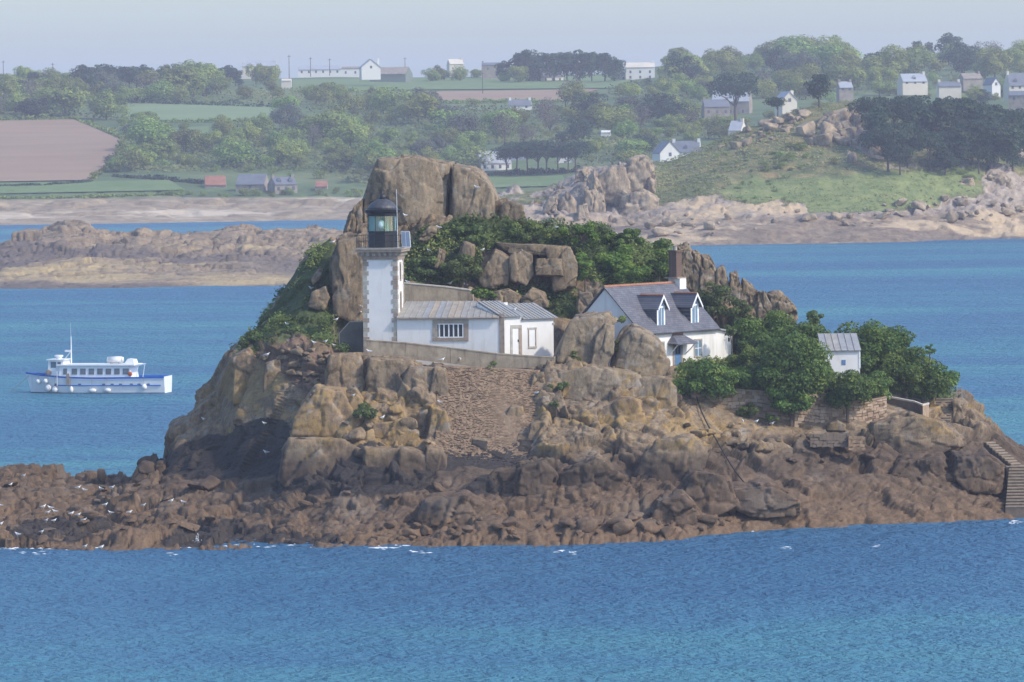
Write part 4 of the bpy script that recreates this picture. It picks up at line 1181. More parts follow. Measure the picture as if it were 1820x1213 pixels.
# quoins: alternating long and short blocks on every corner
rng = random.Random(7)
zz = 13.5; k = 0
while zz < 22.2:
    h = 0.42 if k % 2 else 0.40
    for sx_ in (-1, 1):
        for sy_ in (-1, 1):
            lx = 0.52 if (k % 2) == 0 else 0.36
            ly = 0.36 if (k % 2) == 0 else 0.52
            x0, x1 = sorted((sx_ * (s2 + 0.025), sx_ * (s2 - lx)))
            y0, y1 = sorted((sy_ * (s2 + 0.025), sy_ * (s2 - ly)))
            MB().box(x0, x1, y0, y1, LZ(zz + 0.006), LZ(min(22.28, zz + h - 0.006))).build('quoin_stone', M[rng.choice(stones3)], LH)
    zz += h; k += 1
e = s2 + 0.10
MB().box(-e, e, -e, e, LZ(22.28), LZ(22.72)).build('stone_band', M['stone_b'], LH)
for i in range(7):
    c_ = -1.5 + i * 0.5
    for ax in range(4):
        mb = MB()
        if ax == 0: mb.box(c_ - 0.11, c_ + 0.11, -e - 0.22, -e + 0.002, LZ(22.62), LZ(22.94))
        elif ax == 1: mb.box(c_ - 0.11, c_ + 0.11, e - 0.002, e + 0.22, LZ(22.62), LZ(22.94))
        elif ax == 2: mb.box(-e - 0.22, -e + 0.002, c_ - 0.11, c_ + 0.11, LZ(22.62), LZ(22.94))
        else: mb.box(e - 0.002, e + 0.22, c_ - 0.11, c_ + 0.11, LZ(22.62), LZ(22.94))
        mb.build('corbel', M['stone'], LH)
MB().box(-e - 0.05, e + 0.05, -e - 0.05, e + 0.05, LZ(22.72), LZ(22.92)).build('stone_band', M['stone'], LH)
GA = 2.02
MB().box(-GA, GA, -GA, GA, LZ(22.94), LZ(23.16)).build('gallery_slab', M['stone_b'], LH)
MB().box(-GA - 0.06, GA + 0.06, -GA - 0.06, GA + 0.06, LZ(23.16), LZ(23.30)).build('gallery_slab', M['stone'], LH)
rail = MB()
for sx_, sy_, ex, ey in ((-1, -1, 1, -1), (1, -1, 1, 1), (1, 1, -1, 1), (-1, 1, -1, -1)):
    q = GA - 0.05
    a = Vector((sx_ * q, sy_ * q, 0)); d = Vector((ex * q, ey * q, 0)) - a
    for hgt in (0.55, 1.1):
        rail.tube([a + Vector((0, 0, LZ(23.3 + hgt))), a + d + Vector((0, 0, LZ(23.3 + hgt)))], 0.018, 5)
ro = rail.build('railing', M['black'], LH)
for sx_, sy_, ex, ey in ((-1, -1, 1, -1), (1, -1, 1, 1), (1, 1, -1, 1), (-1, 1, -1, -1)):
    q = GA - 0.05
    a = Vector((sx_ * q, sy_ * q, 0)); d = Vector((ex * q, ey * q, 0)) - a
    for i in range(5):
        p0 = a + d * (i / 5)
        MB().tube([p0 + Vector((0, 0, LZ(23.28))), p0 + Vector((0, 0, LZ(24.42)))], 0.022, 5).build('post', M['black'], ro)
n8 = 10
rD = 1.36
MB().lathe([(rD, LZ(23.28)), (rD, LZ(24.66)), (rD + 0.07, LZ(24.68)), (rD + 0.07, LZ(24.74)), (rD - 0.12, LZ(24.76))], n8).build('drum', M['black'], LH)
for j in range(n8):
    a0 = 2 * math.pi * j / n8; a1 = 2 * math.pi * (j + 1) / n8
    rg = rD - 0.03
    p0 = Vector((rg * math.cos(a0), rg * math.sin(a0), LZ(24.74))); p1 = Vector((rg * math.cos(a1), rg * math.sin(a1), LZ(24.74)))
    n_ = ((p0 + p1) / 2); n_.z = 0; n_ = n_.normalized() * 0.012
    up = Vector((0, 0, 1.36))
    MB().hexa([p0 - n_, p0 + n_, p1 + n_, p1 - n_], [p0 - n_ + up, p0 + n_ + up, p1 + n_ + up, p1 - n_ + up]).build('glass_pane', M['glass'], LH)
    MB().tube([p0, p0 + up], 0.03, 5).build('mullion', M['black'], LH)
# what shows through the glass: curtains, green screen, lamp
cu = MB()
rr = rD - 0.22
def arc(a0, a1, n=7, r=rr):
    return [Vector((r * math.cos(R(a0 + (a1 - a0) * i / n)), r * math.sin(R(a0 + (a1 - a0) * i / n)), 0)) for i in range(n + 1)]
def curtain(a0, a1, mat, name, r=rr):
    mb = MB(); A = arc(a0, a1, 7, r)
    for i in range(len(A) - 1):
        o_ = A[i].normalized() * 0.03; o2 = A[i + 1].normalized() * 0.03
        lo = Vector((0, 0, LZ(24.76))); hi = Vector((0, 0, LZ(26.08)))
        mb.hexa([A[i] - o_ + lo, A[i] + o_ + lo, A[i + 1] + o2 + lo, A[i + 1] - o2 + lo], [A[i] - o_ + hi, A[i] + o_ + hi, A[i + 1] + o2 + hi, A[i + 1] - o2 + hi])
    mb.build(name, mat, LH)
curtain(190, 262, M['cream'], 'curtain')
curtain(60, 100, M['cream'], 'curtain')
curtain(272, 340, M['teal'], 'green_screen', rr - 0.5)
curtain(-12, 20, M['cream'], 'curtain')
MB().lathe([(0.12, LZ(24.7)), (0.14, LZ(24.95)), (0.30, LZ(25.0)), (0.34, LZ(25.25)), (0.30, LZ(25.55)), (0.16, LZ(25.68)), (0.05, LZ(25.75))], 14, 0.05, -1.0).build('lamp', M['lamp'], LH, True)
rf = MB().lathe([(rD + 0.02, LZ(26.06)), (rD + 0.05, LZ(26.30)), (rD + 0.22, LZ(26.42)), (rD + 0.26, LZ(26.60)), (rD + 0.14, LZ(26.64))], n8 * 2).build('roof_eave', M['black'], LH)
MB().lathe([(rD + 0.02, LZ(26.63)), (rD - 0.12, LZ(26.9)), (rD - 0.38, LZ(27.2)), (rD - 0.75, LZ(27.43)), (0.42, LZ(27.52)), (0.28, LZ(27.56))], n8 * 2).build('dome', M['lead'], LH, True)
MB().lathe([(0.27, LZ(27.54)), (0.30, LZ(27.66)), (0.29, LZ(27.8)), (0.20, LZ(27.93)), (0.09, LZ(27.98)), (0.08, LZ(28.15)), (0.02, LZ(28.3))], 12).build('vent_ball', M['black'], LH, True)
MB().tube([(0, 0, LZ(28.2)), (0, 0, LZ(28.9))], 0.018, 5).build('lightning_rod', M['black'], LH)
MB().tube([(GA - 0.35, -GA + 0.25, LZ(23.3)), (GA - 0.42, -GA + 0.25, LZ(28.4))], 0.03, 6, 0.02).build('antenna_pole', M['frame_white'], LH)
# solar panel on a bracket at the right corner
sp_ = MB()
c0 = Vector((GA + 0.35, -GA + 0.35, LZ(24.05))); u = Vector((0.40, -0.10, 0)); v = Vector((-0.06, 0.10, 0.68)); nn_ = u.cross(v).normalized() * 0.03
for nm, k, mt, d0 in (('solar_panel', 1.0, 'metal', 0), ('solar_cells', 0.46, 'solar', 1)):
    if nm == 'solar_panel':
        spo = MB().hexa([c0 - u - v - nn_, c0 + u - v - nn_, c0 + u + v - nn_, c0 - u + v - nn_], [c0 - u - v + nn_, c0 + u - v + nn_, c0 + u + v + nn_, c0 - u + v + nn_]).build(nm, M['frame_white'], LH)
    else:
        for sgn in (-1, 1):
            cc_ = c0 + u * 0.49 * sgn
            for s3 in (-1, 1):
                nq = nn_ * 1.15 * s3
                a_ = u * 0.43; b_2 = v * 0.92
                MB().hexa([cc_ - a_ - b_2 + nq * 0.9, cc_ + a_ - b_2 + nq * 0.9, cc_ + a_ + b_2 + nq * 0.9, cc_ - a_ + b_2 + nq * 0.9],
                          [cc_ - a_ - b_2 + nq * 1.1, cc_ + a_ - b_2 + nq * 1.1, cc_ + a_ + b_2 + nq * 1.1, cc_ - a_ + b_2 + nq * 1.1]).build('solar_cell', M['solar'], spo)
MB().tube([(GA - 0.1, -GA + 0.5, LZ(23.3)), (GA + 0.3, -GA + 0.4, LZ(24.0))], 0.03, 5).tube([(GA - 0.05, -GA + 0.4, LZ(23.2)), (GA + 0.35, -GA + 0.35, LZ(23.45)), (GA + 0.35, -GA + 0.35, LZ(24.0))], 0.03, 5).build('bracket', M['metal'], LH)
# tall narrow windows on the sunny side
for z0, z1 in ((20.35, 22.0), (17.75, 19.45)):
    wnd = MB()
    for (y0, y1, a_, b_2) in ((-0.36, -0.18, z0, z1), (0.18, 0.36, z0, z1), (-0.18, 0.18, z0, z0 + 0.16), (-0.18, 0.18, z1 - 0.18, z1)):
        wnd.box(s2 - 0.05, s2 + 0.03, y0, y1, LZ(a_), LZ(b_2))
    wo_ = wnd.build('window_surround', M['stone_b'], LH)
    MB().box(s2 - 0.04, s2 + 0.008, -0.18, 0.18, LZ(z0 + 0.16), LZ(z1 - 0.18)).build('pane', M['dark'], wo_)

# ---------------------------------------------------------------- annex beside the tower
def hit(px, py, q0, nrm):
    """where the sight line through a pixel meets the vertical plane through q0"""
    d = P(px, py, 1.0) - Vector((0, 0, CAM_H))
    o = Vector((0, 0, CAM_H))
    t_ = (q0 - o).dot(nrm) / d.dot(nrm)
    return o + d * t_
def V3(x, y, z): return Vector((x, y, z))
def wall_rect(px0, py0, px1, py1, q0, nrm, out0, out1, name, mat, parent):
    """a slab lying on a wall, its corners read from the photograph"""
    a = hit(px0, py1, q0, nrm); b_ = hit(px1, py1, q0, nrm); c_ = hit(px1, py0, q0, nrm); d = hit(px0, py0, q0, nrm)
    b_.z = a.z = (a.z + b_.z) / 2; c_.z = d.z = (c_.z + d.z) / 2
    c_.x, c_.y = b_.x, b_.y; d.x, d.y = a.x, a.y
    n0, n1 = nrm * out0, nrm * out1
    off = Vector(parent.location) if parent is not None else Vector()
    return MB().prism([v + n0 - off for v in (a, b_, c_, d)], n1 - n0).build(name, M[mat], parent)

nA = Vector((-0.165, -0.986, 0)).normalized(); wA = Vector((0.986, -0.165, 0)).normalized()
A0 = P(706, 600, 431.7); A0.z = 0
B0 = A0 + wA * 9.05
AX = empty('annex', (A0.x, A0.y, 13.0), 0, 'long low white annex with ribbed zinc roof joined to the tower', 'building')
off = Vector(AX.location)
EZ = 17.2; RG = 18.42; DP = 4.2
def L_(v): return Vector(v) - off
back = -nA * DP
MB().prism([L_((A0 - back * 0).to_tuple()[:2] + (12.2,)), L_((B0.x, B0.y, 12.2)), L_((B0.x, B0.y, EZ)), L_((A0.x, A0.y, EZ))], back * 0.06).build('wall', M['white'], AX)
for q in (A0, B0 - wA * 0.25):
    MB().hexa([L_((q.x, q.y, 12.2)) + back * 0.061, L_((q.x, q.y, 12.2)) + back * 0.061 + wA * 0.25, L_((q.x, q.y, 12.2)) + back + wA * 0.25, L_((q.x, q.y, 12.2)) + back],
              [L_((q.x, q.y, EZ)) + back * 0.061, L_((q.x, q.y, EZ)) + back * 0.061 + wA * 0.25, L_((q.x, q.y, RG - 0.1)) + back + wA * 0.25, L_((q.x, q.y, RG - 0.1)) + back]).build('wall', M['white'], AX)
MB().prism([L_((A0.x, A0.y, 12.2)) + back, L_((B0.x, B0.y, 12.2)) + back, L_((B0.x, B0.y, RG - 0.1)) + back, L_((A0.x, A0.y, RG - 0.1)) + back], back * 0.06).build('wall', M['white'], AX)
rng = random.Random(3)
def zinc_roof(e0, e1, r0, r1, n, parent, mats, off, th=0.05, seam=0.055):
    """standing-seam sheets, one part each, e = eave, r = upper edge"""
    nrm = (e1 - e0).cross(r0 - e0).normalized()
    if nrm.z < 0: nrm = -nrm
    for i in range(n):
        a = e0.lerp(e1, i / n); b_ = e0.lerp(e1, (i + 1) / n); c_ = r0.lerp(r1, (i + 1) / n); d = r0.lerp(r1, i / n)
        g_ = (b_ - a) * 0.012
        a, b_, c_, d = a + g_ - off, b_ - g_ - off, c_ - g_ - off, d + g_ - off
        dip = nrm * rng.uniform(-0.008, 0.008)
        mb = MB().hexa([a + dip, b_ + dip, c_ + dip, d + dip], [a + nrm * th + dip, b_ + nrm * th + dip, c_ + nrm * th + dip, d + nrm * th + dip])
        w_ = (b_ - a).normalized() * 0.045
        mb.hexa([a + nrm * th * 0.5, a + w_ + nrm * th * 0.5, d + w_ + nrm * th * 0.5, d + nrm * th * 0.5],
                [a + nrm * (th + seam), a + w_ + nrm * (th + seam), d + w_ + nrm * (th + seam), d + nrm * (th + seam)])
        mb.build('roof_panel', M[rng.choice(mats)], parent)
e0 = Vector((A0.x, A0.y, EZ - 0.02)) + nA * 0.22; e1 = Vector((B0.x, B0.y, EZ - 0.02)) + nA * 0.22
r0 = Vector((A0.x, A0.y, RG)) + back + wA * 0.05; r1 = Vector((B0.x, B0.y, RG)) + back - wA * 0.5
zinc_roof(e0, e1, r0, r1, 16, AX, ('zinc_a', 'zinc_b', 'zinc_b', 'zinc_c', 'zinc_a'), off)
MB().tube([e0 - off + Vector((0, 0, -0.03)) + nA * 0.05, e1 - off + Vector((0, 0, -0.03)) + nA * 0.05], 0.07, 6).build('gutter', M['stone_b'], AX)
# corner pier of brown stone
wall_rect(888, 558, 897, 634, A0, nA, -0.05, 0.05, 'corner_pier', 'stone_b', AX)
# barred window
wall_rect(769, 568.5, 833, 575.5, A0, nA, -0.02, 0.06, 'window_lintel', 'stone', AX)
wall_rect(769, 600.5, 833, 606.5, A0, nA, -0.02, 0.08, 'window_sill', 'stone_b', AX)
wall_rect(769, 575.5, 778, 600.5, A0, nA, -0.02, 0.06, 'window_jamb', 'stone', AX)
wall_rect(824, 575.5, 833, 600.5, A0, nA, -0.02, 0.06, 'window_jamb', 'stone_b', AX)
wd = wall_rect(778, 575.5, 824, 600.5, A0, nA, -0.1, 0.012, 'window', 'dark', AX)
wd_bar = []
for i in range(6):
    x = 780 + i * 8.4
    o = wall_rect(x, 575.5, x + 2.2, 600.5, A0, nA, 0.013, 0.05, 'window_bar', 'frame_white', AX)
for y in (575.5, 598.8):
    wall_rect(778, y, 824, y + 1.7, A0, nA, 0.012, 0.04, 'window_rail', 'frame_white', AX)
# wing turned towards the right
nW = Vector((0.57, -0.82, 0)).normalized(); wW = Vector((0.82, 0.57, 0)).normalized()
WB = B0.copy(); WC = B0 + wW * 2.35; WD = B0 + wW * 5.75
WZ1, WZ2 = 17.22, 16.95
def wing(q0, q1, zt, depth, n, lift):
    bk = -nW * depth
    MB().hexa([L_((q0.x, q0.y, 12.0)), L_((q1.x, q1.y, 12.0)), L_((q1.x, q1.y, 12.0)) + bk, L_((q0.x, q0.y, 12.0)) + bk],
              [L_((q0.x, q0.y, zt)), L_((q1.x, q1.y, zt)), L_((q1.x, q1.y, zt + lift - 0.08)) + bk, L_((q0.x, q0.y, zt + lift - 0.08)) + bk]).build('wall', M['white'], AX)
    o1 = wW * (0.32 if n > 6 else 0.0)
    zinc_roof(Vector((q0.x, q0.y, zt - 0.02)) + nW * 0.28, Vector((q1.x, q1.y, zt - 0.02)) + nW * 0.28 + o1, Vector((q0.x, q0.y, zt + lift)) + bk, Vector((q1.x, q1.y, zt + lift)) + bk + o1, n, AX, ('zinc_c', 'zinc_a', 'zinc_c'), off)
wing(WB + wW * 0.02, WC, WZ1, 3.4, 6, 1.22)
wing(WC + wW * 0.01 , WD, WZ2, 3.4, 9, 1.2)
Wq = Vector((WB.x, WB.y, 0))
wall_rect(907.5, 578, 927, 584, Wq, nW, -0.02, 0.05, 'door_lintel', 'stone_c', AX)
wall_rect(907.5, 584, 911, 631, Wq, nW, -0.02, 0.05, 'door_jamb', 'stone_c', AX)
wall_rect(922, 584, 927.5, 631, Wq, nW, -0.02, 0.05, 'door_jamb', 'stone_b', AX)
dr = wall_rect(911, 584, 922, 631, Wq, nW, -0.05, 0.012, 'door', 'frame_white', AX)
wall_rect(920, 604, 921.3, 608, Wq, nW, 0.012, 0.05, 'door_handle', 'black', AX)
wall_rect(937.5, 582.5, 953.5, 586, Wq, nW, -0.02, 0.05, 'window_lintel', 'stone_c', AX)
wall_rect(938.5, 616, 953.5, 619.5, Wq, nW, -0.02, 0.06, 'window_sill', 'stone_c', AX)
wall_rect(938.5, 586, 940.3, 616, Wq, nW, -0.02, 0.045, 'window_jamb', 'stone_b', AX)
wall_rect(951, 586, 953, 616, Wq, nW, -0.02, 0.045, 'window_jamb', 'stone_b', AX)
wall_rect(940.3, 586, 951, 616, Wq, nW, -0.02, 0.02, 'shutter', 'frame_white', AX)
wall_rect(982, 574, 985, 577, Wq, nW, 0.0, 0.08, 'wall_lamp', 'metal', AX)
# tapered parapet in front of the buildings
nP = Vector((-0.12, -0.99, 0)).normalized(); PP = P(650, 620, 428.6); PP.z = 0
pts = [hit(650, 606, PP, nP), hit(720, 611, PP, nP), hit(800, 620, PP, nP), hit(880, 630, PP, nP), hit(935, 634, PP, nP), hit(986, 637, PP, nP)]
bot = [Vector((q.x, q.y, q.z - (1.3 if k_ < 4 else 1.0))) for k_, q in enumerate(pts)]
PA = empty('parapet', (pts[0].x, pts[0].y, 12.0), 0, 'long pale stained parapet wall below the tower and annex', 'wall')
offp = Vector(PA.location)
for i in range(5):
    a, b_ = pts[i], pts[i + 1]; a2, b2 = bot[i], bot[i + 1]
    g_ = (b_ - a) * 0.004
    MB().prism([a2 + g_ - offp, b2 - g_ - offp, b_ - g_ - offp, a + g_ - offp], -nP * 0.55).build('wall_section', M['cement'], PA)
    MB().prism([a + g_ - offp + nP * 0.03 + V3(0, 0, 0.003), b_ - g_ - offp + nP * 0.03 + V3(0, 0, 0.003), b_ - g_ - offp + nP * 0.03 + V3(0, 0, 0.1), a + g_ - offp + nP * 0.03 + V3(0, 0, 0.1)], -nP * 0.62).build('coping', M['cement'], PA)
# dark chamfered wall left of the tower
q = [P(604, 628, 434), P(604, 593, 434), P(622, 573, 434), P(648, 573, 434), P(648, 632, 434)]
SW = empty('screen_wall', (q[0].x, 434, 13.0), 0, 'dark grey wall with a cut-off corner left of the tower', 'wall')
o_ = Vector(SW.location)
q[0].z -= 1.0; q[4].z -= 1.0
MB().prism([v - o_ for v in q][::-1], (0, 0.4, 0)).build('wall', M['cement_grey'], SW)
for a, b_ in ((1, 2), (2, 3)):
    d = (q[b_] - q[a]).normalized(); up = Vector((-d.z, 0, d.x))
    MB().prism([q[a] - o_ - V3(0, 0.04, 0), q[b_] - o_ - V3(0, 0.04, 0), q[b_] - o_ + up * 0.08 - V3(0, 0.04, 0), q[a] - o_ + up * 0.08 - V3(0, 0.04, 0)], (0, 0.48, 0)).build('coping', M['stone'], SW)
d = q[1] - q[0]
MB().prism([q[0] - o_ - V3(0.08, 0.04, 0), q[0] - o_ - V3(0, 0.04, 0), q[1] - o_ - V3(0, 0.04, 0), q[1] - o_ - V3(0.08, 0.04, 0)], (0, 0.48, 0)).build('coping', M['stone'], SW)
# brown retaining wall behind the annex
q = [P(712, 548, 441), P(840, 550, 440.5), P(840, 521, 440.5), P(836, 517, 440.5), P(790, 511, 440.7), P(712, 504, 441)]
RW = empty('retaining_wall', (q[0].x, 441, 14), 0, 'brown concrete retaining wall with rounded end behind the annex roof', 'wall')
o_ = Vector(RW.location); q[0].z -= 2; q[1].z -= 2
MB().prism([v - o_ for v in q], (0.1, 0.7, 0)).build('wall', M['cement'], RW)
MB().prism([v - o_ + V3(0, -0.04, 0.003) for v in (q[5], q[4], q[3])] + [v - o_ + V3(0, -0.04, 0.1) for v in (q[3], q[4], q[5])], (0.1, 0.8, 0)).build('coping', M['coping'], RW)

# ---------------------------------------------------------------- cottage
HO = empty('cottage', (hc.x, hc.y, 12.4), 0, 'white cottage with slate roof, two dormers and a tall brick chimney', 'house')
ho = Vector(HO.location)
def hp(a, c_, z):
    return Vector((hc.x + hE.x * a + hN.x * c_, hc.y + hE.y * a + hN.y * c_, z)) - ho
LEN = 11.9; W2 = 4.1; EH = 15.42; RH = 19.5
cw = -0.32
def gable(a, name='gable_wall'):
    pts = [hp(a, cw, 12.0), hp(a, cw, EH + 0.2), hp(a, -W2, RH - 0.12), hp(a, -2 * W2 - cw, EH + 0.2), hp(a, -2 * W2 - cw, 12.0)]
    MB().prism(pts, Vector((hE.x, hE.y, 0)) * 0.3).build(name, M['white'], HO)
gable(0.15); gable(LEN - 0.45)
v3N = Vector((hN.x, hN.y, 0)); v3E = Vector((hE.x, hE.y, 0))
MB().prism([hp(0.451, cw, 12.0), hp(LEN - 0.451, cw, 12.0), hp(LEN - 0.451, cw, EH + 0.2), hp(0.451, cw, EH + 0.2)], -v3N * 0.3).build('wall', M['white'], HO)
MB().prism([hp(0.451, -2 * W2 - cw, 12.0), hp(LEN - 0.451, -2 * W2 - cw, 12.0), hp(LEN - 0.451, -2 * W2 - cw, EH + 0.2), hp(0.451, -2 * W2 - cw, EH + 0.2)], v3N * 0.3).build('wall', M['white'], HO)
rfm = MB()
for s_ in (0, 1):
    ce = 0.0 if s_ == 0 else -2 * W2
    lo = [hp(-0.05, ce, EH), hp(LEN + 0.05, ce, EH), hp(LEN + 0.05, -W2, RH), hp(-0.05, -W2, RH)]
    if s_: lo = lo[::-1]
    rfm.prism(lo, Vector((0, 0, 0.12)))
RF = rfm.build('roof', M['slate'], HO)
i = 0
while i * 0.4 < LEN - 0.9:
    MB().prism([hp(i * 0.4, -W2 + 0.14, RH + 0.05), hp(i * 0.4, -W2, RH + 0.22), hp(i * 0.4, -W2 - 0.14, RH + 0.05)], v3E * 0.385).build('ridge_tile', M['terracotta'], RF)
    i += 1
MB().tube([hp(0, 0.06, EH + 0.02), hp(LEN, 0.06, EH + 0.02)], 0.06, 6).build('gutter', M['lead'], RF)
# chimney
CH = MB().hexa([hp(10.75, -W2 + 0.62, 18.2), hp(11.75, -W2 + 0.62, 18.2), hp(11.75, -W2 - 0.62, 18.2), hp(10.75, -W2 - 0.62, 18.2)],
               [hp(10.75, -W2 + 0.62, 19.95), hp(11.75, -W2 + 0.62, 19.95), hp(11.75, -W2 - 0.62, 19.95), hp(10.75, -W2 - 0.62, 19.95)]).build('chimney', M['white'], HO)
for nm, g_, z0, z1, mt in (('cap', 0.70, 19.953, 20.08, 'stone_b'), ('stack', 0.42, 20.083, 22.3, 'brick'), ('cap', 0.5, 22.303, 22.48, 'brick')):
    ax, cx_ = 11.1, -W2 - 0.1
    MB().hexa([hp(ax - g_, cx_ + g_, z0), hp(ax + g_, cx_ + g_, z0), hp(ax + g_, cx_ - g_, z0), hp(ax - g_, cx_ - g_, z0)],
              [hp(ax - g_, cx_ + g_, z1), hp(ax + g_, cx_ + g_, z1), hp(ax + g_, cx_ - g_, z1), hp(ax - g_, cx_ - g_, z1)]).build(nm, M[mt], CH)
q = hp(11.1, -W2 - 0.1, 22.48)
MB().lathe([(0.2, q.z), (0.17, q.z + 0.3), (0.2, q.z + 0.34), (0.2, q.z + 0.42)], 10, q.x, q.y).build('chimney_pot', M['stone'], CH)
# dormers
for ad in (3.7, 8.9):
    hw = 0.62; c0 = -0.62; ez, az = 17.75, 18.68; zs = 15.95
    D_ = MB()
    cb_ = -(ez - EH) + 0.05
    ba, bb = hp(ad - hw, c0, zs), hp(ad + hw, c0, zs)
    # cheeks
    for s_ in (-1, 1):
        a_ = ad + s_ * hw
        D_.prism([hp(a_, c0, zs), hp(a_, cb_ - 0.1, ez + 0.02), hp(a_, c0, ez + 0.02)], v3E * (-0.08 * s_))
    DO = D_.build('dormer', M['slate'], HO)
    # front
    MB().prism([hp(ad - hw, c0 + 0.02, zs), hp(ad + hw, c0 + 0.02, zs), hp(ad + hw, c0 + 0.02, ez), hp(ad, c0 + 0.02, az - 0.1), hp(ad - hw, c0 + 0.02, ez)], -v3N * 0.1).build('dormer_front', M['frame_white'], DO)
    MB().prism([hp(ad - 0.40, c0 + 0.03, zs + 0.18), hp(ad + 0.40, c0 + 0.03, zs + 0.18), hp(ad + 0.40, c0 + 0.03, ez - 0.1), hp(ad - 0.40, c0 + 0.03, ez - 0.1)], -v3N * 0.05).build('pane', M['pane'], DO)
    MB().prism([hp(ad - 0.36, c0 + 0.035, ez + 0.06), hp(ad + 0.36, c0 + 0.035, ez + 0.06), hp(ad, c0 + 0.035, az - 0.28)], -v3N * 0.05).build('gable_panel', M['blue'], DO)
    MB().prism([hp(ad - 0.03, c0 + 0.05, zs + 0.18), hp(ad + 0.03, c0 + 0.05, zs + 0.18), hp(ad + 0.03, c0 + 0.05, ez - 0.1), hp(ad - 0.03, c0 + 0.05, ez - 0.1)], -v3N * 0.05).build('glazing_bar', M['frame_white'], DO)
    cr = -(az - EH) - 0.1
    for s_ in (-1, 1):
        eo = ad + s_ * (hw + 0.22); zo = ez - 0.28
        ce_ = -(zo - EH) - 0.05
        pts = [hp(ad, c0 + 0.3, az), hp(ad, cr, az), hp(eo, ce_ - 0.1, zo), hp(eo, c0 + 0.3, zo)]
        if s_ > 0: pts = pts[::-1]
        MB().prism(pts, Vector((0, 0, 0.09))).build('dormer_roof', M['slate'], DO)
        pts = [hp(ad, c0 + 0.31, az - 0.16), hp(ad, c0 + 0.31, az + 0.12), hp(eo, c0 + 0.31, zo + 0.12), hp(eo, c0 + 0.31, zo - 0.12)]
        MB().prism(pts, v3N * 0.05).build('bargeboard', M['frame_white'], DO)
    for k in range(6):
        c_ = c0 + 0.3 - k * 0.42
        if c_ - 0.4 < cr: break
        MB().prism([hp(ad - 0.11, c_, az + 0.07), hp(ad, c_, az + 0.2), hp(ad + 0.11, c_, az + 0.07)], -v3N * 0.4).build('ridge_tile', M['terracotta'], DO)
# door, porch, windows
fr = cw + 0.004
def face(a0, a1, z0, z1, o0, o1, nm, mt, par=None):
    par = par or HO
    return MB().prism([hp(a0, cw + o0, z0), hp(a1, cw + o0, z0), hp(a1, cw + o0, z1), hp(a0, cw + o0, z1)], v3N * (o1 - o0)).build(nm, M[mt], par)
dz = 12.45
DR = face(5.25, 6.25, dz, 14.35, -0.02, 0.03, 'door', 'blue')
face(5.40, 5.70, 13.5, 14.2, 0.03, 0.05, 'pane', 'dark', DR); face(5.80, 6.10, 13.5, 14.2, 0.03, 0.05, 'pane', 'dark', DR)
face(5.0, 5.245, dz, 14.6, -0.02, 0.06, 'door_jamb', 'stone_b'); face(6.255, 6.5, dz, 14.6, -0.02, 0.06, 'door_jamb', 'stone_b'); face(5.25, 6.25, 14.36, 14.6, -0.02, 0.06, 'door_lintel', 'stone_b')
for a0 in (2.6, 8.4):
    WN = face(a0, a0 + 1.0, 13.2, 14.55, -0.02, 0.02, 'window', 'pane')
    face(a0 - 0.15, a0 - 0.005, 13.05, 14.7, -0.02, 0.05, 'jamb', 'stone', WN); face(a0 + 1.005, a0 + 1.15, 13.05, 14.7, -0.02, 0.05, 'jamb', 'stone', WN)
    face(a0 - 0.15, a0 + 1.15, 13.05, 13.195, -0.02, 0.07, 'sill', 'stone', WN); face(a0, a0 + 1.0, 14.555, 14.7, -0.02, 0.05, 'lintel', 'stone', WN)
    face(a0 + 0.46, a0 + 0.54, 13.2, 14.55, 0.02, 0.04, 'glazing_bar', 'frame_white', WN); face(a0, a0 + 1.0, 13.85, 13.91, 0.021, 0.038, 'glazing_bar', 'frame_white', WN)
PO = MB()
a0, a1 = 4.2, 7.3
PO.add([hp(a0, cw, 14.55), hp(a0, cw + 1.15, 14.45), hp(a1, cw + 1.15, 14.45), hp(a1, cw, 14.55), hp(a0 + 0.8, cw, 15.25), hp(a1 - 0.8, cw, 15.25),
        hp(a0, cw + 1.15, 14.37), hp(a1, cw + 1.15, 14.37), hp(a0, cw, 14.47), hp(a1, cw, 14.47)],
       [(1, 2, 5, 4), (0, 1, 4), (2, 3, 5), (6, 7, 2, 1), (8, 6, 1, 0), (7, 9, 3, 2), (8, 9, 7, 6), (0, 4, 5, 3, 9, 8)])
PC = PO.build('porch_roof', M['slate'], HO)
MB().tube([hp(a0 + 0.8, cw + 0.02, 15.3), hp(a1 - 0.8, cw + 0.02, 15.3)], 0.08, 6).build('ridge_tile', M['terracotta'], PC)
for a_ in (a0 + 0.25, a1 - 0.25):
    MB().tube([hp(a_, cw, 13.5), hp(a_, cw + 0.5, 13.9), hp(a_, cw + 1.0, 14.42)], 0.05, 5).build('porch_bracket', M['frame_white'], PC)
# lean-to wing on the far side
b0, b1 = LEN + 0.02, LEN + 3.3
MB().hexa([hp(b0, -0.9, 12.0), hp(b1, -0.9, 12.0), hp(b1, -6, 12.0), hp(b0, -6, 12.0)], [hp(b0, -0.9, 15.45), hp(b1, -0.9, 14.95), hp(b1, -6, 14.95), hp(b0, -6, 15.45)]).build('wing_wall', M['white'], HO)
MB().hexa([hp(b0, -0.6, 15.46), hp(b1 + 0.25, -0.6, 14.94), hp(b1 + 0.25, -6.2, 14.94), hp(b0, -6.2, 15.46)], [hp(b0, -0.6, 15.6), hp(b1 + 0.25, -0.6, 15.08), hp(b1 + 0.25, -6.2, 15.08), hp(b0, -6.2, 15.6)]).build('wing_roof', M['zinc_c'], HO)
MB().prism([hp(b1 - 0.7, -0.9, 14.2), hp(b1 - 0.45, -0.9, 14.2), hp(b1 - 0.45, -0.9, 14.55), hp(b1 - 0.7, -0.9, 14.55)], v3N * 0.03).build('wing_window', M['dark'], HO)

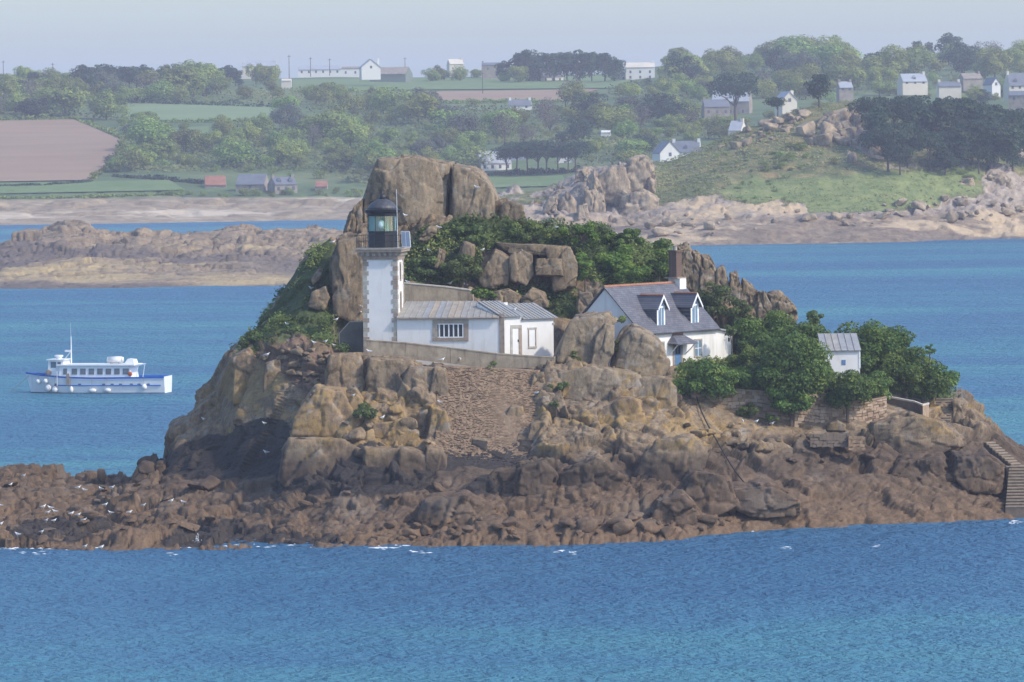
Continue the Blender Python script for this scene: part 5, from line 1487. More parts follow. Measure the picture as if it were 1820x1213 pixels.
# ---------------------------------------------------------------- garden shed
nS = Vector((0.05, -1, 0)).normalized(); wS = Vector((1, 0.05, 0)).normalized()
S0 = P(1462, 640, 436); S0.z = 0
SH = empty('garden_shed', (S0.x, S0.y, 11.5), 0, 'small white shed with a grey ribbed roof among the dark trees', 'shed')
so = Vector(SH.location); S1 = S0 + wS * 3.3; bk = -nS * 3.0
def sv(q, z): return Vector((q.x, q.y, z)) - so
MB().hexa([sv(S0, 11.2), sv(S1, 11.2), sv(S1 + bk, 11.2), sv(S0 + bk, 11.2)], [sv(S0, 13.62), sv(S1, 13.62), sv(S1 + bk, 14.85), sv(S0 + bk, 14.85)]).build('wall', M['white'], SH)
zinc_roof(Vector((S0.x, S0.y, 13.62)) + nS * 0.2 - wS * 0.1, Vector((S1.x, S1.y, 13.62)) + nS * 0.2 + wS * 0.1, Vector((S0.x, S0.y, 15.0)) + bk - wS * 0.1, Vector((S1.x, S1.y, 15.0)) + bk + wS * 0.1, 6, SH, ('zinc_a', 'zinc_a', 'zinc_c'), so)
wall_rect(1496, 640, 1503, 649, S0, nS, -0.02, 0.03, 'window', 'blue', SH)
wall_rect(1526.5, 625, 1529.5, 655, S0, nS, -0.01, 0.04, 'corner_trim', 'frame_white', SH)
# ================================================================ MASONRY, STAIRS, PIPE
M['rubble'] = mat_plain('rubble_stone', (0.235, 0.16, 0.10), 0.9, 0.5, 2.2, 0.05)
M['rubble_b'] = mat_plain('garden_wall_stone', (0.35, 0.25, 0.17), 0.9, 0.25, 1.6, 0.03)
M['rubble_c'] = mat_plain('garden_wall_stone_pale', (0.41, 0.31, 0.22), 0.9, 0.2, 1.6, 0.03)
M['mortar'] = mat_plain('lime_mortar', (0.22, 0.16, 0.105), 0.95, 0.2, 1.2, 0.04)
M['tar'] = mat_plain('black_weed_stone', (0.05, 0.043, 0.04), 0.8, 0.4, 1.5, 0.04)
M['pipe'] = mat_plain('black_plastic_pipe', (0.028, 0.028, 0.032), 0.45, 0.2, 2.0)
M['step'] = mat_plain('weathered_step', (0.27, 0.215, 0.155), 0.9, 0.25, 2.0, 0.03)
M['riser'] = mat_plain('step_side_stone', (0.15, 0.115, 0.085), 0.9, 0.25, 2.0, 0.03)

def masonry(pts_top, pts_bot, sw, sh, rng, jit=0.18, proud=0.10):
    """jittered stone boxes over a bent sheet given by matching top and bottom polylines; returns list of 8-corner stones"""
    T = [Vector(q) for q in pts_top]; B = [Vector(q) for q in pts_bot]
    L = [0]
    for i in range(1, len(T)): L.append(L[-1] + (T[i] - T[i - 1]).length)
    def at(u, v):
        i = 0
        while i < len(L) - 2 and u > L[i + 1]: i += 1
        t = (u - L[i]) / (L[i + 1] - L[i])
        return B[i].lerp(B[i + 1], t).lerp(T[i].lerp(T[i + 1], t), v)
    out = []
    hm = max((T[i] - B[i]).length for i in range(len(T)))
    nr = int(hm / sh)
    for r_ in range(nr):
        v0 = r_ / nr; v1 = (r_ + 1) / nr
        u = -rng.random() * sw
        while u < L[-1]:
            w = sw * rng.uniform(0.65, 1.4)
            a, b_ = max(0, u + 0.008), min(L[-1], u + w - 0.008)
            if b_ - a > 0.08:
                j = lambda: rng.uniform(-jit, jit) * (v1 - v0)
                c4 = [at(a, v0 + 0.03 / nr * 2 + j() * .5), at(b_, v0 + 0.03 / nr * 2 + j() * .5), at(b_, v1 - 0.03 / nr * 2 + j() * .5), at(a, v1 - 0.03 / nr * 2 + j() * .5)]
                n_ = (c4[1] - c4[0]).cross(c4[3] - c4[0])
                if n_.length > 1e-6:
                    n_.normalize()
                    out.append((c4, n_, rng.uniform(0.3, 1.0) * proud))
            u += w
    return out

rng = random.Random(12)
# masonry filling the cliff below the annex
tp = [P(778, 650, 425.0), P(860, 654, 424.8), P(960, 659, 424.8)]
bt = [P(772, 846, 415.6), P(850, 852, 415.4), P(948, 846, 415.4)]
MW = empty('masonry_wall', (tp[1].x, 420, 0.0), 0, 'tall sloping rubble masonry wall filling the cliff below the annex', 'wall')
o_ = Vector(MW.location)
core = MB(); N_ = 10
for i in range(2):
    core.prism([v - o_ + V3(0, 0.10, 0) for v in (bt[i], bt[i + 1], tp[i + 1], tp[i])], (0, 1.4, 0))
core.build('wall_core', M['mortar'], MW)
st = masonry(tp, bt, 0.30, 0.18, rng, 0.9, 0.035)
up_, lowr = MB(), MB()
for c4, n_, pr in st:
    zc = sum(c.z for c in c4) / 4
    tgt = lowr if zc < 6.2 + rng.uniform(-0.5, 0.5) else up_
    cen = sum(c4, Vector()) / 4
    fr_ = [c - o_ + n_ * pr - (c - cen) * 0.06 for c in c4]
    tgt.hexa([c - o_ - n_ * 0.4 for c in c4], fr_)
tag(up_.build('stones', M['rubble'], MW), kind='stuff')
tag(lowr.build('weedy_stones', M['tar'], MW), kind='stuff')

# garden wall at the right, every stone a piece
tp = [P(1228, 702, 428.2), P(1310, 694, 428.8), P(1390, 700, 429.4), P(1460, 712, 429.8), P(1530, 716, 430.6), P(1576, 707, 431.6)]
bt = [P(1236, 748, 427.8), P(1310, 752, 428.3), P(1390, 760, 428.9), P(1460, 764, 429.3), P(1530, 762, 430.1), P(1576, 748, 431.1)]
GW = empty('garden_wall', (tp[2].x, 430, 7.0), 0, 'curved tan stone garden wall below the dark trees', 'wall')
o_ = Vector(GW.location)
for i in range(5):
    MB().prism([bt[i] - o_ - V3(0, 0, 0.8), bt[i + 1] - o_ - V3(0, 0, 0.8), tp[i + 1] - o_, tp[i] - o_], (0, 1.3, 0)).build('wall_core', M['mortar'], GW)
for c4, n_, pr in masonry(tp, bt, 0.50, 0.30, rng, 0.45, 0.045):
    cen = sum(c4, Vector()) / 4
    MB().hexa([c - o_ - n_ * 0.03 for c in c4], [c - o_ + n_ * pr - (c - cen) * 0.06 for c in c4]).build('stone', M[rng.choice(('rubble_b', 'rubble_b', 'rubble_b', 'rubble_c', 'rubble'))], GW)
for i in range(5):
    a, b_ = tp[i] - o_, tp[i + 1] - o_
    MB().prism([a + V3(0, -0.1, 0.004), b_ + V3(0, -0.1, 0.004), b_ + V3(0, -0.1, 0.12), a + V3(0, -0.1, 0.12)], (0, 1.45, 0)).build('coping', M['rubble_b'], GW)

# parapet with pale coping at the landing
LP = empty('landing_parapet', P(1575, 740, 436), 0, 'bent dark parapet with pale coping beside the landing', 'wall')
o_ = Vector(LP.location)
pl_ = [P(1571, 706, 438.5), P(1625, 716, 436.5), P(1640, 722, 434.8)]
pe = [P(1640, 722, 434.8), P(1651, 719, 436.8)]
for i in range(2):
    a, b_ = pl_[i], pl_[i + 1]
    MB().prism([a - o_ - V3(0, 0, 2.2), b_ - o_ - V3(0, 0, 2.2), b_ - o_, a - o_], (0.1, 0.5, 0)).build('wall', M['riser'], LP)
    MB().prism([a - o_ + V3(-0.03, -0.05, 0.003), b_ - o_ + V3(-0.03, -0.05, 0.003), b_ - o_ + V3(-0.03, -0.05, 0.14), a - o_ + V3(-0.03, -0.05, 0.14)], (0.15, 0.62, 0)).build('coping', M['coping'], LP)
a, b_ = pe
MB().prism([a - o_ - V3(0, 0.02, 2.0), b_ - o_ - V3(0, 0, 2.0), b_ - o_, a - o_ - V3(0, 0.02, 0)], (-0.05, 0.5, 0)).build('wall', M['rubble_b'], LP)
MB().prism([a - o_ + V3(0, -0.06, 0.003), b_ - o_ + V3(0.05, -0.04, 0.003), b_ - o_ + V3(0.05, -0.04, 0.14), a - o_ + V3(0, -0.06, 0.14)], (-0.05, 0.6, 0)).build('coping', M['coping'], LP)

def stairs(name, p0, p1, width, n, label, right):
    """steps climbing from p0 to p1; width along 'right'"""
    E = empty(name, p0, 0, label, 'stairs')
    r_ = Vector(right).normalized() * width
    d = p1 - p0
    run = Vector((d.x, d.y, 0)) / n; rise = d.z / n
    for i in range(n):
        a = run * i
        z1 = rise * (i + 1)
        jz = rng.uniform(-0.012, 0.012)
        MB().hexa([a + V3(0, 0, z1 - 0.10), a + r_ + V3(0, 0, z1 - 0.10), a + r_ + run * 1.1 + V3(0, 0, z1 - 0.10), a + run * 1.1 + V3(0, 0, z1 - 0.10)],
                  [a + V3(0, 0, z1 + jz), a + r_ + V3(0, 0, z1 + jz), a + r_ + run * 1.1 + V3(0, 0, z1 + jz), a + run * 1.1 + V3(0, 0, z1 + jz)]).build('step', M['step'], E)
        e_ = run.normalized() * 0.05
        MB().hexa([a + e_ + V3(0, 0, z1 - rise - 2.2), a + e_ + r_ + V3(0, 0, z1 - rise - 2.2), a + r_ + run + V3(0, 0, z1 - rise - 2.2), a + run + V3(0, 0, z1 - rise - 2.2)],
                  [a + e_ + V3(0, 0, z1 - 0.103), a + e_ + r_ + V3(0, 0, z1 - 0.103), a + r_ + run + V3(0, 0, z1 - 0.103), a + run + V3(0, 0, z1 - 0.103)]).build('riser', M['riser'], E)
    return E
stairs('long_stairs', P(1787, 905, 420.6), P(1794, 828, 426.6), 1.9, 14, 'long straight stone stairs running down to the water at the right edge', (1, 0, 0))
stairs('bent_stairs', P(1797, 828, 427.4), P(1748, 786, 433.6), 1.1, 9, 'pale steps slanting down across the dark rock to the long stairs', (0.8, 0.6, 0))
stairs('garden_stairs', P(1659, 750, 438.6), P(1664, 708, 443.0), 1.5, 9, 'worn stone stairs climbing to the railing below the trees', (1, 0, 0))
PL = empty('landing_stage', P(1795, 832, 426.9), 0, 'small stone landing at the head of the long stairs', 'landing')
MB().box(-0.3, 2.2, -0.2, 1.6, -2.0, 0.12).build('slab', M['step'], PL)
# railing at the head of the garden stairs
RL = empty('railing', P(1692, 712, 443.4), 0, 'thin grey metal railing at the head of the garden stairs', 'railing')
for x in (0, 0.45, 0.9):
    MB().tube([(x, 0, -0.4), (x, 0, 1.25)], 0.025, 5).build('post', M['metal'], RL)
for z in (0.7, 1.22):
    MB().tube([(0, 0, z), (0.9, 0, z)], 0.02, 5).build('rail', M['metal'], RL)
outline_rock('rock_pillar', [(1692, 752), (1694, 714), (1706, 712), (1714, 745), (1712, 758)], 439.5, 2.4, 'tan upright rock right of the garden stairs', 'rock', seed=301, n=22, amp=0.12)
outline_rock('rock_pillar', [(1650, 748), (1654, 712), (1662, 706), (1664, 748)], 441.5, 2.0, 'narrow tan rock between parapet and garden stairs', 'rock', seed=302, n=18, amp=0.1)
outline_rock('rock_block', [(1712, 768), (1706, 745), (1722, 742), (1736, 762), (1728, 772)], 439, 2.2, 'dark angular rock at the seaward end right of the garden stairs', 'rock', seed=303, n=18, amp=0.12)
# ruined little platform right of centre
outline_rock('rock_block', [(1468, 766), (1474, 752), (1490, 750), (1502, 756), (1504, 768)], 428, 1.8, 'reddish broken rock under the garden wall', 'rock', seed=304, n=16, amp=0.1)
RP = empty('ruined_wall', P(1500, 795, 424.5), 0, 'broken dark and pale rubble wall on the rock below the garden wall', 'wall')
o_ = Vector(RP.location)
for (x0, x1, y0, y1, Yq, mt) in ((1440, 1508, 772, 796, 425.0, 'riser'), (1508, 1538, 776, 802, 424.4, 'rubble')):
    for c4, n_, pr in masonry([P(x0, y0, Yq), P(x1, y0, Yq)], [P(x0, y1, Yq - 0.4), P(x1, y1, Yq - 0.4)], 0.5, 0.3, rng, 0.4, 0.16):
        MB().hexa([c - o_ + V3(0, 0.6, 0) for c in c4], [c - o_ + n_ * pr for c in c4]).build('stone', M[mt], RP)
# black pipe down the shore
pp = [(1238, 706), (1246, 730), (1256, 752), (1272, 780), (1290, 812), (1308, 840), (1326, 862), (1350, 880), (1385, 896), (1412, 905)]
pts = []
pq = []
for i in range(len(pp) - 1):
    for k in range(4): pq.append((pp[i][0] + (pp[i + 1][0] - pp[i][0]) * k / 4, pp[i][1] + (pp[i + 1][1] - pp[i][1]) * k / 4))
for (x, y) in pq + [pp[-1]]:
    s_ = min((surf(x + dx, y) for dx in (-4, 0, 4)), key=lambda v: v.y)
    pts.append(P(x, y, s_.y - 0.25))
for _ in range(2):
    pts = [pts[0]] + [(pts[i - 1] + pts[i] * 2 + pts[i + 1]) / 4 for i in range(1, len(pts) - 1)] + [pts[-1]]
base = pts[-1].copy()
pipe = MB().tube([q - base for q in pts], 0.06, 8).build('pipe', M['pipe'], None, True)
pipe.location = base
tag(pipe, 'black pipe running down the rocks from the garden wall', 'pipe')

# ================================================================ FERRY BOAT
M['hull'] = mat_plain('boat_white', (0.78, 0.78, 0.77), 0.35, 0.04, 0.8, 0, 0.5, 0, (0.55, 0.52, 0.48), 0.35)
M['boat_blue'] = mat_plain('boat_blue', (0.03, 0.15, 0.50), 0.4, 0.12, 1.5)
M['boat_dark'] = mat_plain('boat_antifouling', (0.03, 0.028, 0.03), 0.5, 0.2, 1.0)
M['boat_glass'] = mat_plain('boat_window', (0.10, 0.14, 0.18), 0.06, 0.3, 1.0, 0, 0.8)
M['fender'] = mat_plain('fender_white', (0.78, 0.77, 0.73), 0.5, 0.06, 2.0)
M['rope'] = mat_plain('rope', (0.32, 0.27, 0.2), 0.9, 0.2, 5.0)
M['orange'] = mat_plain('lifebuoy_orange', (0.55, 0.12, 0.03), 0.6, 0.1, 3.0)
bc = P(172, 697.5, 634)
BT = empty('ferry_boat', (bc.x, bc.y, -0.05), R(180 - 12), 'white passenger ferry with blue stripes moored left of the islet', 'boat')
# local frame: +x bow, +y port; stations along the hull
LB = 9.5
def hull_sec(x):
    t = (x + LB) / (2 * LB)                     # 0 stern .. 1 bow
    half = 2.35 * min(1, (0.80 + 0.5 * t)) if t < 0.45 else 2.35 * (1 - max(0, (t - 0.55) / 0.45) ** 2.1)
    half = max(half, 0.04)
    sheer = 2.05 + 0.12 * (1 - t) + 0.62 * max(0, (t - 0.45) / 0.55) ** 1.8
    return half, sheer
rows = []
NX = 41
for i in range(NX):
    x = -LB + 2 * LB * i / (NX - 1)
    half, sheer = hull_sec(x)
    t = i / (NX - 1)
    flare = 0.80 if t < 0.7 else 0.80 - 0.45 * ((t - 0.7) / 0.3)
    rows.append([(x - (0.9 * max(0, (t - 0.72) / 0.28) * (1 - k)), half * (flare + (1 - flare) * k ** 0.8) * (0.2 if k < 0 else 1), z)
                 for k, z in ((0.0, -0.6), (0.18, 0.12), (0.181, 0.125), (0.52, 0.95), (0.56, 1.10), (0.90, sheer - 0.22), (0.905, sheer - 0.215), (1.0, sheer))])
def strip(k0, k1, name, mat, out=0.0):
    mb = MB()
    for s_ in (1, -1):
        for i in range(NX - 1):
            q = []
            for (ii, kk) in ((i, k0), (i + 1, k0), (i + 1, k1), (i, k1)):
                x, y, z = rows[ii][kk]; q.append((x, s_ * (y + out), z))
            mb.poly(q if s_ < 0 else q[::-1])
    return mb.build(name, mat, BT)
strip(0, 1, 'boot_top', M['boat_dark'])
strip(2, 5, 'hull', M['hull'])
strip(6, 7, 'gunwale_stripe', M['boat_blue'], 0.04)
rub = MB()
for s_ in (1, -1):
    rub.tube([(rows[i][4][0], s_ * (rows[i][4][1] + 0.03), rows[i][4][2] - 0.05) for i in range(1, 33, 2)], 0.075, 5)
rub.build('rubbing_strake', M['boat_blue'], BT)
x, hf = -LB, rows[0]
MB().poly([(x, -q[1], q[2]) for q in hf] + [(x, q[1], q[2]) for q in hf[::-1]]).build('transom', M['hull'], BT)
mb = MB()
for i in range(NX - 1):
    a, b_ = rows[i][7], rows[i + 1][7]
    mb.poly([(a[0], -a[1], a[2] - 0.35), (b_[0], -b_[1], b_[2] - 0.35), (b_[0], b_[1], b_[2] - 0.35), (a[0], a[1], a[2] - 0.35)])
mb.build('deck', M['boat_blue'], BT)
# saloon cabin with windows on both sides
def cabin(x0, x1, hw, z0, z1, rake0, rake1, name):
    mb = MB().hexa([(x0, -hw, z0), (x1, -hw, z0), (x1, hw, z0), (x0, hw, z0)], [(x0 + rake0, -hw * .96, z1), (x1 + rake1, -hw * .96, z1), (x1 + rake1, hw * .96, z1), (x0 + rake0, hw * .96, z1)])
    return mb.build(name, M['hull'], BT)
SA = cabin(-5.2, 4.6, 1.75, 1.65, 3.55, 0.35, -0.2, 'saloon')
MB().hexa([(-5.6, -1.9, 3.553), (4.75, -1.9, 3.553), (4.75, 1.9, 3.553), (-5.6, 1.9, 3.553)], [(-5.6, -1.9, 3.72), (4.75, -1.9, 3.72), (4.7, 1.9, 3.72), (-5.6, 1.9, 3.72)]).build('saloon_roof', M['hull'], BT)
for s_ in (-1, 1):
    for i in range(8):
        xw = 3.9 - i * 1.13
        w = 0.72 if i < 7 else 0.8
        if i == 0: w = 0.5
        yo = s_ * 1.738
        MB().hexa([(xw - w, yo - 0.03, 2.45), (xw, yo - 0.03, 2.45), (xw, yo + 0.03, 2.45), (xw - w, yo + 0.03, 2.45)],
                  [(xw - w, yo * 0.985 - 0.03, 3.20), (xw, yo * 0.985 - 0.03, 3.20), (xw, yo * 0.985 + 0.03, 3.20), (xw - w, yo * 0.985 + 0.03, 3.20)]).build('window', M['boat_glass'], BT)
WH = cabin(4.0, 6.1, 1.45, 1.9, 4.25, 0.0, -0.15, 'wheelhouse')
MB().box(3.75, 6.2, -1.6, 1.6, 4.253, 4.36).build('wheelhouse_roof', M['hull'], BT)
for s_ in (-1, 1):
    for x0, x1 in ((4.95, 5.65),):
        MB().box(x0, x1, s_ * 1.42 - 0.03, s_ * 1.42 + 0.03, 3.3, 4.05).build('window', M['boat_glass'], BT)
    MB().box(4.3, 4.75, s_ * 1.42 - 0.03, s_ * 1.42 + 0.03, 3.75, 4.02).build('window', M['boat_glass'], BT)
for k in range(3):
    y0 = -1.25 + k * 0.86
    MB().hexa([(6.02, y0, 3.25), (6.06, y0, 3.25), (6.06, y0 + 0.76, 3.25), (6.02, y0 + 0.76, 3.25)], [(5.94, y0, 4.08), (6.0, y0, 4.08), (6.0, y0 + 0.76, 4.08), (5.94, y0 + 0.76, 4.08)]).build('windscreen', M['boat_glass'], BT)
MB().lathe([(0.42, 4.36), (0.42, 4.6), (0.58, 4.66), (0.6, 4.82), (0.5, 4.86)], 14, 5.0, 0).build('radar_dome', M['hull'], BT)
MA = MB().tube([(3.35, 0, 3.7), (3.35, 0, 7.2)], 0.10, 6, 0.06).build('mast', M['hull'], BT)
MB().tube([(3.35, 0, 7.1), (3.42, 0, 9.0)], 0.025, 5, 0.015).build('whip_antenna', M['frame_white'], MA)
MB().tube([(4.2, 0, 4.36), (3.36, 0, 5.35)], 0.05, 5).build('stay', M['hull'], MA)
MB().box(3.45, 4.15, -0.2, 0.2, 5.25, 5.5).build('radar', M['hull'], MA)
MB().tube([(3.35, 0, 5.6), (-5.2, 0, 4.0)], 0.012, 4).build('stay', M['metal'], MA)
LR = MB()
for x0, x1, r_ in ((-3.4, -3.2, 0.36), (-3.2, -1.5, 0.42), (-1.5, -1.3, 0.36)):
    LR.tube([(x0, -0.6, 4.2), (x1, -0.6, 4.2)], r_, 12)
LRo = LR.build('liferaft_canister', M['fender'], BT, True)
for x0 in (-2.9, -1.8):
    MB().box(x0 - 0.06, x0 + 0.06, -1.05, -0.15, 3.72, 3.92).build('cradle', M['metal'], LRo)
MB().hexa([(-5.3, -0.9, 3.72), (-3.9, -0.9, 3.72), (-3.9, 0.9, 3.72), (-5.3, 0.9, 3.72)], [(-5.15, -0.8, 4.3), (-4.4, -0.8, 4.38), (-4.4, 0.8, 4.38), (-5.15, 0.8, 4.3)]).build('engine_casing', M['hull'], BT)
MB().hexa([(-6.1, -1.6, 3.56), (-5.4, -1.6, 3.5), (-5.4, 1.6, 3.5), (-6.1, 1.6, 3.56)], [(-6.2, -1.6, 3.7), (-5.4, -1.6, 3.68), (-5.4, 1.6, 3.68), (-6.2, 1.6, 3.7)]).build('awning', M['hull'], BT)
for s_ in (-1, 1):
    MB().tube([(-5.7, s_ * 1.5, 1.8), (-6.0, s_ * 1.5, 3.6)], 0.05, 5).build('stanchion', M['hull'], BT)
# on the viewer's side: fenders, scuppers, ladder
sd = 1
for i, (x, z, r_, sc) in enumerate(((7.45, 1.50, 0.34, (1, 1, 1)), (6.35, 1.58, 0.34, (1, 1, 1)), (5.95, 0.70, 0.44, (1, 1, 1)), (5.0, 0.52, 0.40, (1, 1, 1)), (2.75, 0.55, 0.26, (1.1, 1, 1.7)), (-0.1, 0.42, 0.27, (1.9, 1, 1)), (-2.1, 0.45, 0.27, (1.7, 1, 1)), (-6.9, 0.85, 0.36, (1, 1, 1)))):
    half, sh = hull_sec(x)
    fo = MB().ball((x, sd * (half * 0.9 + r_ * 0.5), z), r_, 12, 8, sc).build('fender', M['fender'], BT, True)
    MB().tube([(x, sd * (half + 0.08), z + r_), (x, sd * (half + 0.05), sh)], 0.02, 4).build('fender_rope', M['rope'], fo)
for x in (4.9, 1.6, -1.6, -2.7, -3.8, -5.2, -6.2, -7.4):
    half, sh = hull_sec(x)
    MB().box(x - 0.2, x + 0.2, sd * half * 0.9, sd * (half * 0.93 + 0.03), 1.16, 1.28).build('scupper', M['boat_dark'], BT)
MB().tube([(9.0, sd * 0.2, 2.2), (11.6, sd * 0.3, 0.0)], 0.03, 4).build('mooring_rope', M['rope'], BT)
MB().ball((-5.0, sd * 1.8, 2.5), 0.3, 12, 6, (1, 0.25, 1)).build('lifebuoy', M['orange'], BT)
MB().ball((5.95, sd * 1.5, 2.65), 0.42, 12, 6, (1, 0.3, 1)).build('tyre_fender', M['stone_b'], BT)
MB().box(4.55, 4.62, sd * 2.2, sd * 2.3, 1.0, 2.9).build('boarding_post', M['hull'], BT)
MB().box(2.9, 3.3, sd * 2.34, sd * 2.44, 1.1, 2.6).build('boarding_ladder', M['stone_b'], BT)

# ================================================================ GULLS
M['gull_white'] = mat_plain('gull_white', (0.82, 0.82, 0.80), 0.7, 0.03, 6.0)
M['gull_grey'] = mat_plain('gull_grey', (0.36, 0.38, 0.41), 0.7, 0.06, 6.0)
M['gull_yellow'] = mat_plain('gull_bill', (0.6, 0.38, 0.05), 0.5, 0.05, 6.0)
def gull_body():
    """one continuous surface: tail, deep breast, neck and head"""
    prof = [(-0.33, 0.235, 0.012, 0.01), (-0.25, 0.245, 0.05, 0.03), (-0.14, 0.25, 0.085, 0.075), (-0.02, 0.245, 0.105, 0.11), (0.08, 0.265, 0.10, 0.115), (0.145, 0.315, 0.072, 0.085), (0.18, 0.37, 0.052, 0.055), (0.205, 0.415, 0.052, 0.052), (0.235, 0.425, 0.042, 0.042), (0.262, 0.42, 0.015, 0.016)]
    mb = MB(); n = 9
    for x, z, ry, rz in prof:
        for j in range(n):
            a = 2 * math.pi * j / n
            mb.v.append((x, ry * math.cos(a), z + rz * math.sin(a)))
    for i in range(len(prof) - 1):
        for j in range(n):
            mb.f.append((i * n + j, i * n + (j + 1) % n, (i + 1) * n + (j + 1) % n, (i + 1) * n + j)[::-1])
    mb.f.append(tuple(range(n))); mb.f.append(tuple((len(prof) - 1) * n + j for j in range(n - 1, -1, -1)))
    return mb
GU = empty('gull', (0, 0, 0))
MB_b = gull_body().build('body', M['gull_white'], GU, True)
for s_ in (-1, 1):
    MB().add([(0.07, s_ * 0.095, 0.32), (-0.05, s_ * 0.118, 0.30), (-0.38, s_ * 0.03, 0.275), (-0.12, s_ * 0.10, 0.20), (0.06, s_ * 0.112, 0.22), (-0.05, s_ * 0.06, 0.35), (-0.3, s_ * 0.01, 0.29)],
             [(0, 1, 4), (1, 3, 4), (1, 2, 3), (0, 5, 1), (5, 6, 2, 1)]).build('wing', M['gull_grey'], GU)
    MB().tube([(0.0, s_ * 0.045, 0.16), (0.01, s_ * 0.045, 0.0)], 0.012, 4).build('leg', M['gull_yellow'], GU)
MB().tube([(0.25, 0, 0.42), (0.325, 0, 0.405)], 0.016, 5, 0.004).build('bill', M['gull_yellow'], GU)
gulls = [
 # left reef flat
 ([(20, 862), (78, 902), (90, 904), (86, 912), (98, 910), (128, 914), (140, 916), (150, 926), (83, 926), (97, 926), (140, 868), (151, 872), (180, 870), (200, 868), (43, 847), (188, 898), (197, 912), (231, 912), (256, 899), (305, 891), (326, 894), (75, 946), (32, 951), (2, 933), (2, 899), (152, 972), (181, 974)],
  'small white gull standing on the low reef left of the cliff', 'gulls on the left reef'),
 ([(510, 577), (553, 513), (618, 524), (640, 546), (642, 557), (598, 569), (606, 568), (558, 610), (579, 608), (594, 615), (475, 632), (592, 432)], 'white gull resting on the green slope left of the tower', 'gulls on the slope left of the tower'),
 ([(656, 627), (786, 642), (818, 641), (920, 644), (962, 643)], 'white gull perched along the foot of the pale parapet', 'gulls along the parapet'),
 ([(362, 746), (470, 753), (473, 805), (628, 704), (680, 744), (782, 716), (955, 700), (560, 780)], 'white gull on a ledge of the front cliff', 'gulls on the cliff ledges'),
 ([(720, 384), (762, 446), (780, 406), (858, 445), (813, 484), (724, 502), (828, 507), (936, 445), (959, 452), (988, 405), (800, 505)], 'white gull among the scrub of the middle slope', 'gulls on the middle slope'),
 ([(1320, 750), (1344, 750), (1372, 754)], 'white gull standing on the sunlit rocks below the garden wall', 'gulls below the garden wall'),
 ([(847, 336)], 'white gull perched on the face of the summit crag', None),
 ([(914, 556)], 'white gull sitting on the zinc roof of the annex', None),
]
GR = random.Random(9)
first = True
for pts_, lab, grp in gulls:
    for (x, y) in pts_:
        o = GU if first else copy_tree(GU)
        first = False
        if lab.startswith('white gull sitting on the zinc'): q = P(x, y, 430.6)
        elif 'summit' in lab: q = P(x, y + 2, 450.9)
        elif 'parapet' in lab: q = P(x, y + 3, 427.9)
        else: q = surf(x, y + 4)
        o.location = q + Vector((0, -0.35, 0.06))
        o.rotation_euler = (0, 0, GR.choice((GR.uniform(-0.6, 0.6), GR.uniform(2.5, 3.8), GR.uniform(0, 6.28))))
        s_ = GR.uniform(0.75, 0.92)
        o.scale = (s_, s_, s_)
        tag(o, lab, 'gull')
        if grp: o['group'] = grp
        elif 'group' in o: del o['group']

# ================================================================ FOAM
m, t, b = nt('sea_foam'); g = N(t)
b.inputs['Base Color'].default_value = (0.8, 0.84, 0.86, 1); b.inputs['Roughness'].default_value = 0.9
M['foam'] = m
fm = MB(); fr2 = random.Random(31)
def blob(x, y, r_, h):
    n = 7; sx_ = fr2.uniform(1.0, 3.0)
    ring = [(x + r_ * sx_ * fr2.uniform(0.5, 1.3) * math.cos(2 * math.pi * j / n), y + r_ * 0.6 * fr2.uniform(0.5, 1.3) * math.sin(2 * math.pi * j / n), 0.02) for j in range(n)]
    fm.add(ring + [(x, y, 0.02 + h)], [(j, (j + 1) % n, n) for j in range(n)])
sh_ = [(0, 975), (60, 974), (150, 975), (260, 974), (330, 972), (420, 970), (500, 971), (590, 970), (640, 972), (760, 966), (850, 963), (960, 960), (1050, 957), (1150, 952), (1260, 946), (1340, 942), (1450, 934), (1560, 928), (1680, 922), (1790, 918)]
for i in range(len(sh_) - 1):
    (x0, y0), (x1, y1) = sh_[i], sh_[i + 1]
    dens = 1.0 if x0 < 720 else 0.45
    n = int(abs(x1 - x0) / 5 * dens)
    for k in range(n):
        t_ = fr2.random()
        px = x0 + (x1 - x0) * t_; py = y0 + (y1 - y0) * t_ + fr2.gauss(0, 2.0)
        Yw = F * CAM_H / ((py - HZ) * CR + (px - 910) * SR)
        if fr2.random() < 0.35: continue
        if fbm(np.array([[px * 0.02, 3.3, 1.7]]), 5, 2)[0] < -0.12: continue
        q = P(px, py, Yw)
        blob(q.x, q.y, fr2.uniform(0.03, 0.15), fr2.uniform(0.02, 0.07))
for (cx, cy, w, n) in ((680, 975, 30, 18), (1005, 982, 26, 14), (345, 968, 22, 30), (1798, 929, 18, 14), (1404, 975, 14, 5), (60, 984, 30, 8), (740, 980, 20, 8), (1555, 972, 10, 4), (310, 985, 12, 4), (20, 976, 18, 14), (1160, 952, 16, 10)):
    for k in range(n):
        px = cx + fr2.gauss(0, w * 0.5); py = cy + fr2.gauss(0, 1.6)
        Yw = F * CAM_H / ((py - HZ) * CR + (px - 910) * SR)
        q = P(px, py, Yw); blob(q.x, q.y, fr2.uniform(0.03, 0.16), fr2.uniform(0.02, 0.06))
q = P(348, 969, F * CAM_H / ((969 - HZ) * CR + (348 - 910) * SR))
for k in range(150):
    hgt = fr2.random() ** 2.2 * 0.95
    wdt = 0.30 * (1.05 - hgt) ** 1.5 + 0.02
    x = q.x + fr2.gauss(0, wdt) + hgt * 0.15; y = q.y + fr2.gauss(0, 0.25)
    fm.ball((x, y, hgt), fr2.uniform(0.012, 0.045) * (1.4 - hgt), 5, 3, (0.8, 0.8, 1.4))
tag(fm.build('foam', M['foam']), 'thin white foam and one spray jet along the rocky waterline', None, None, 'stuff')
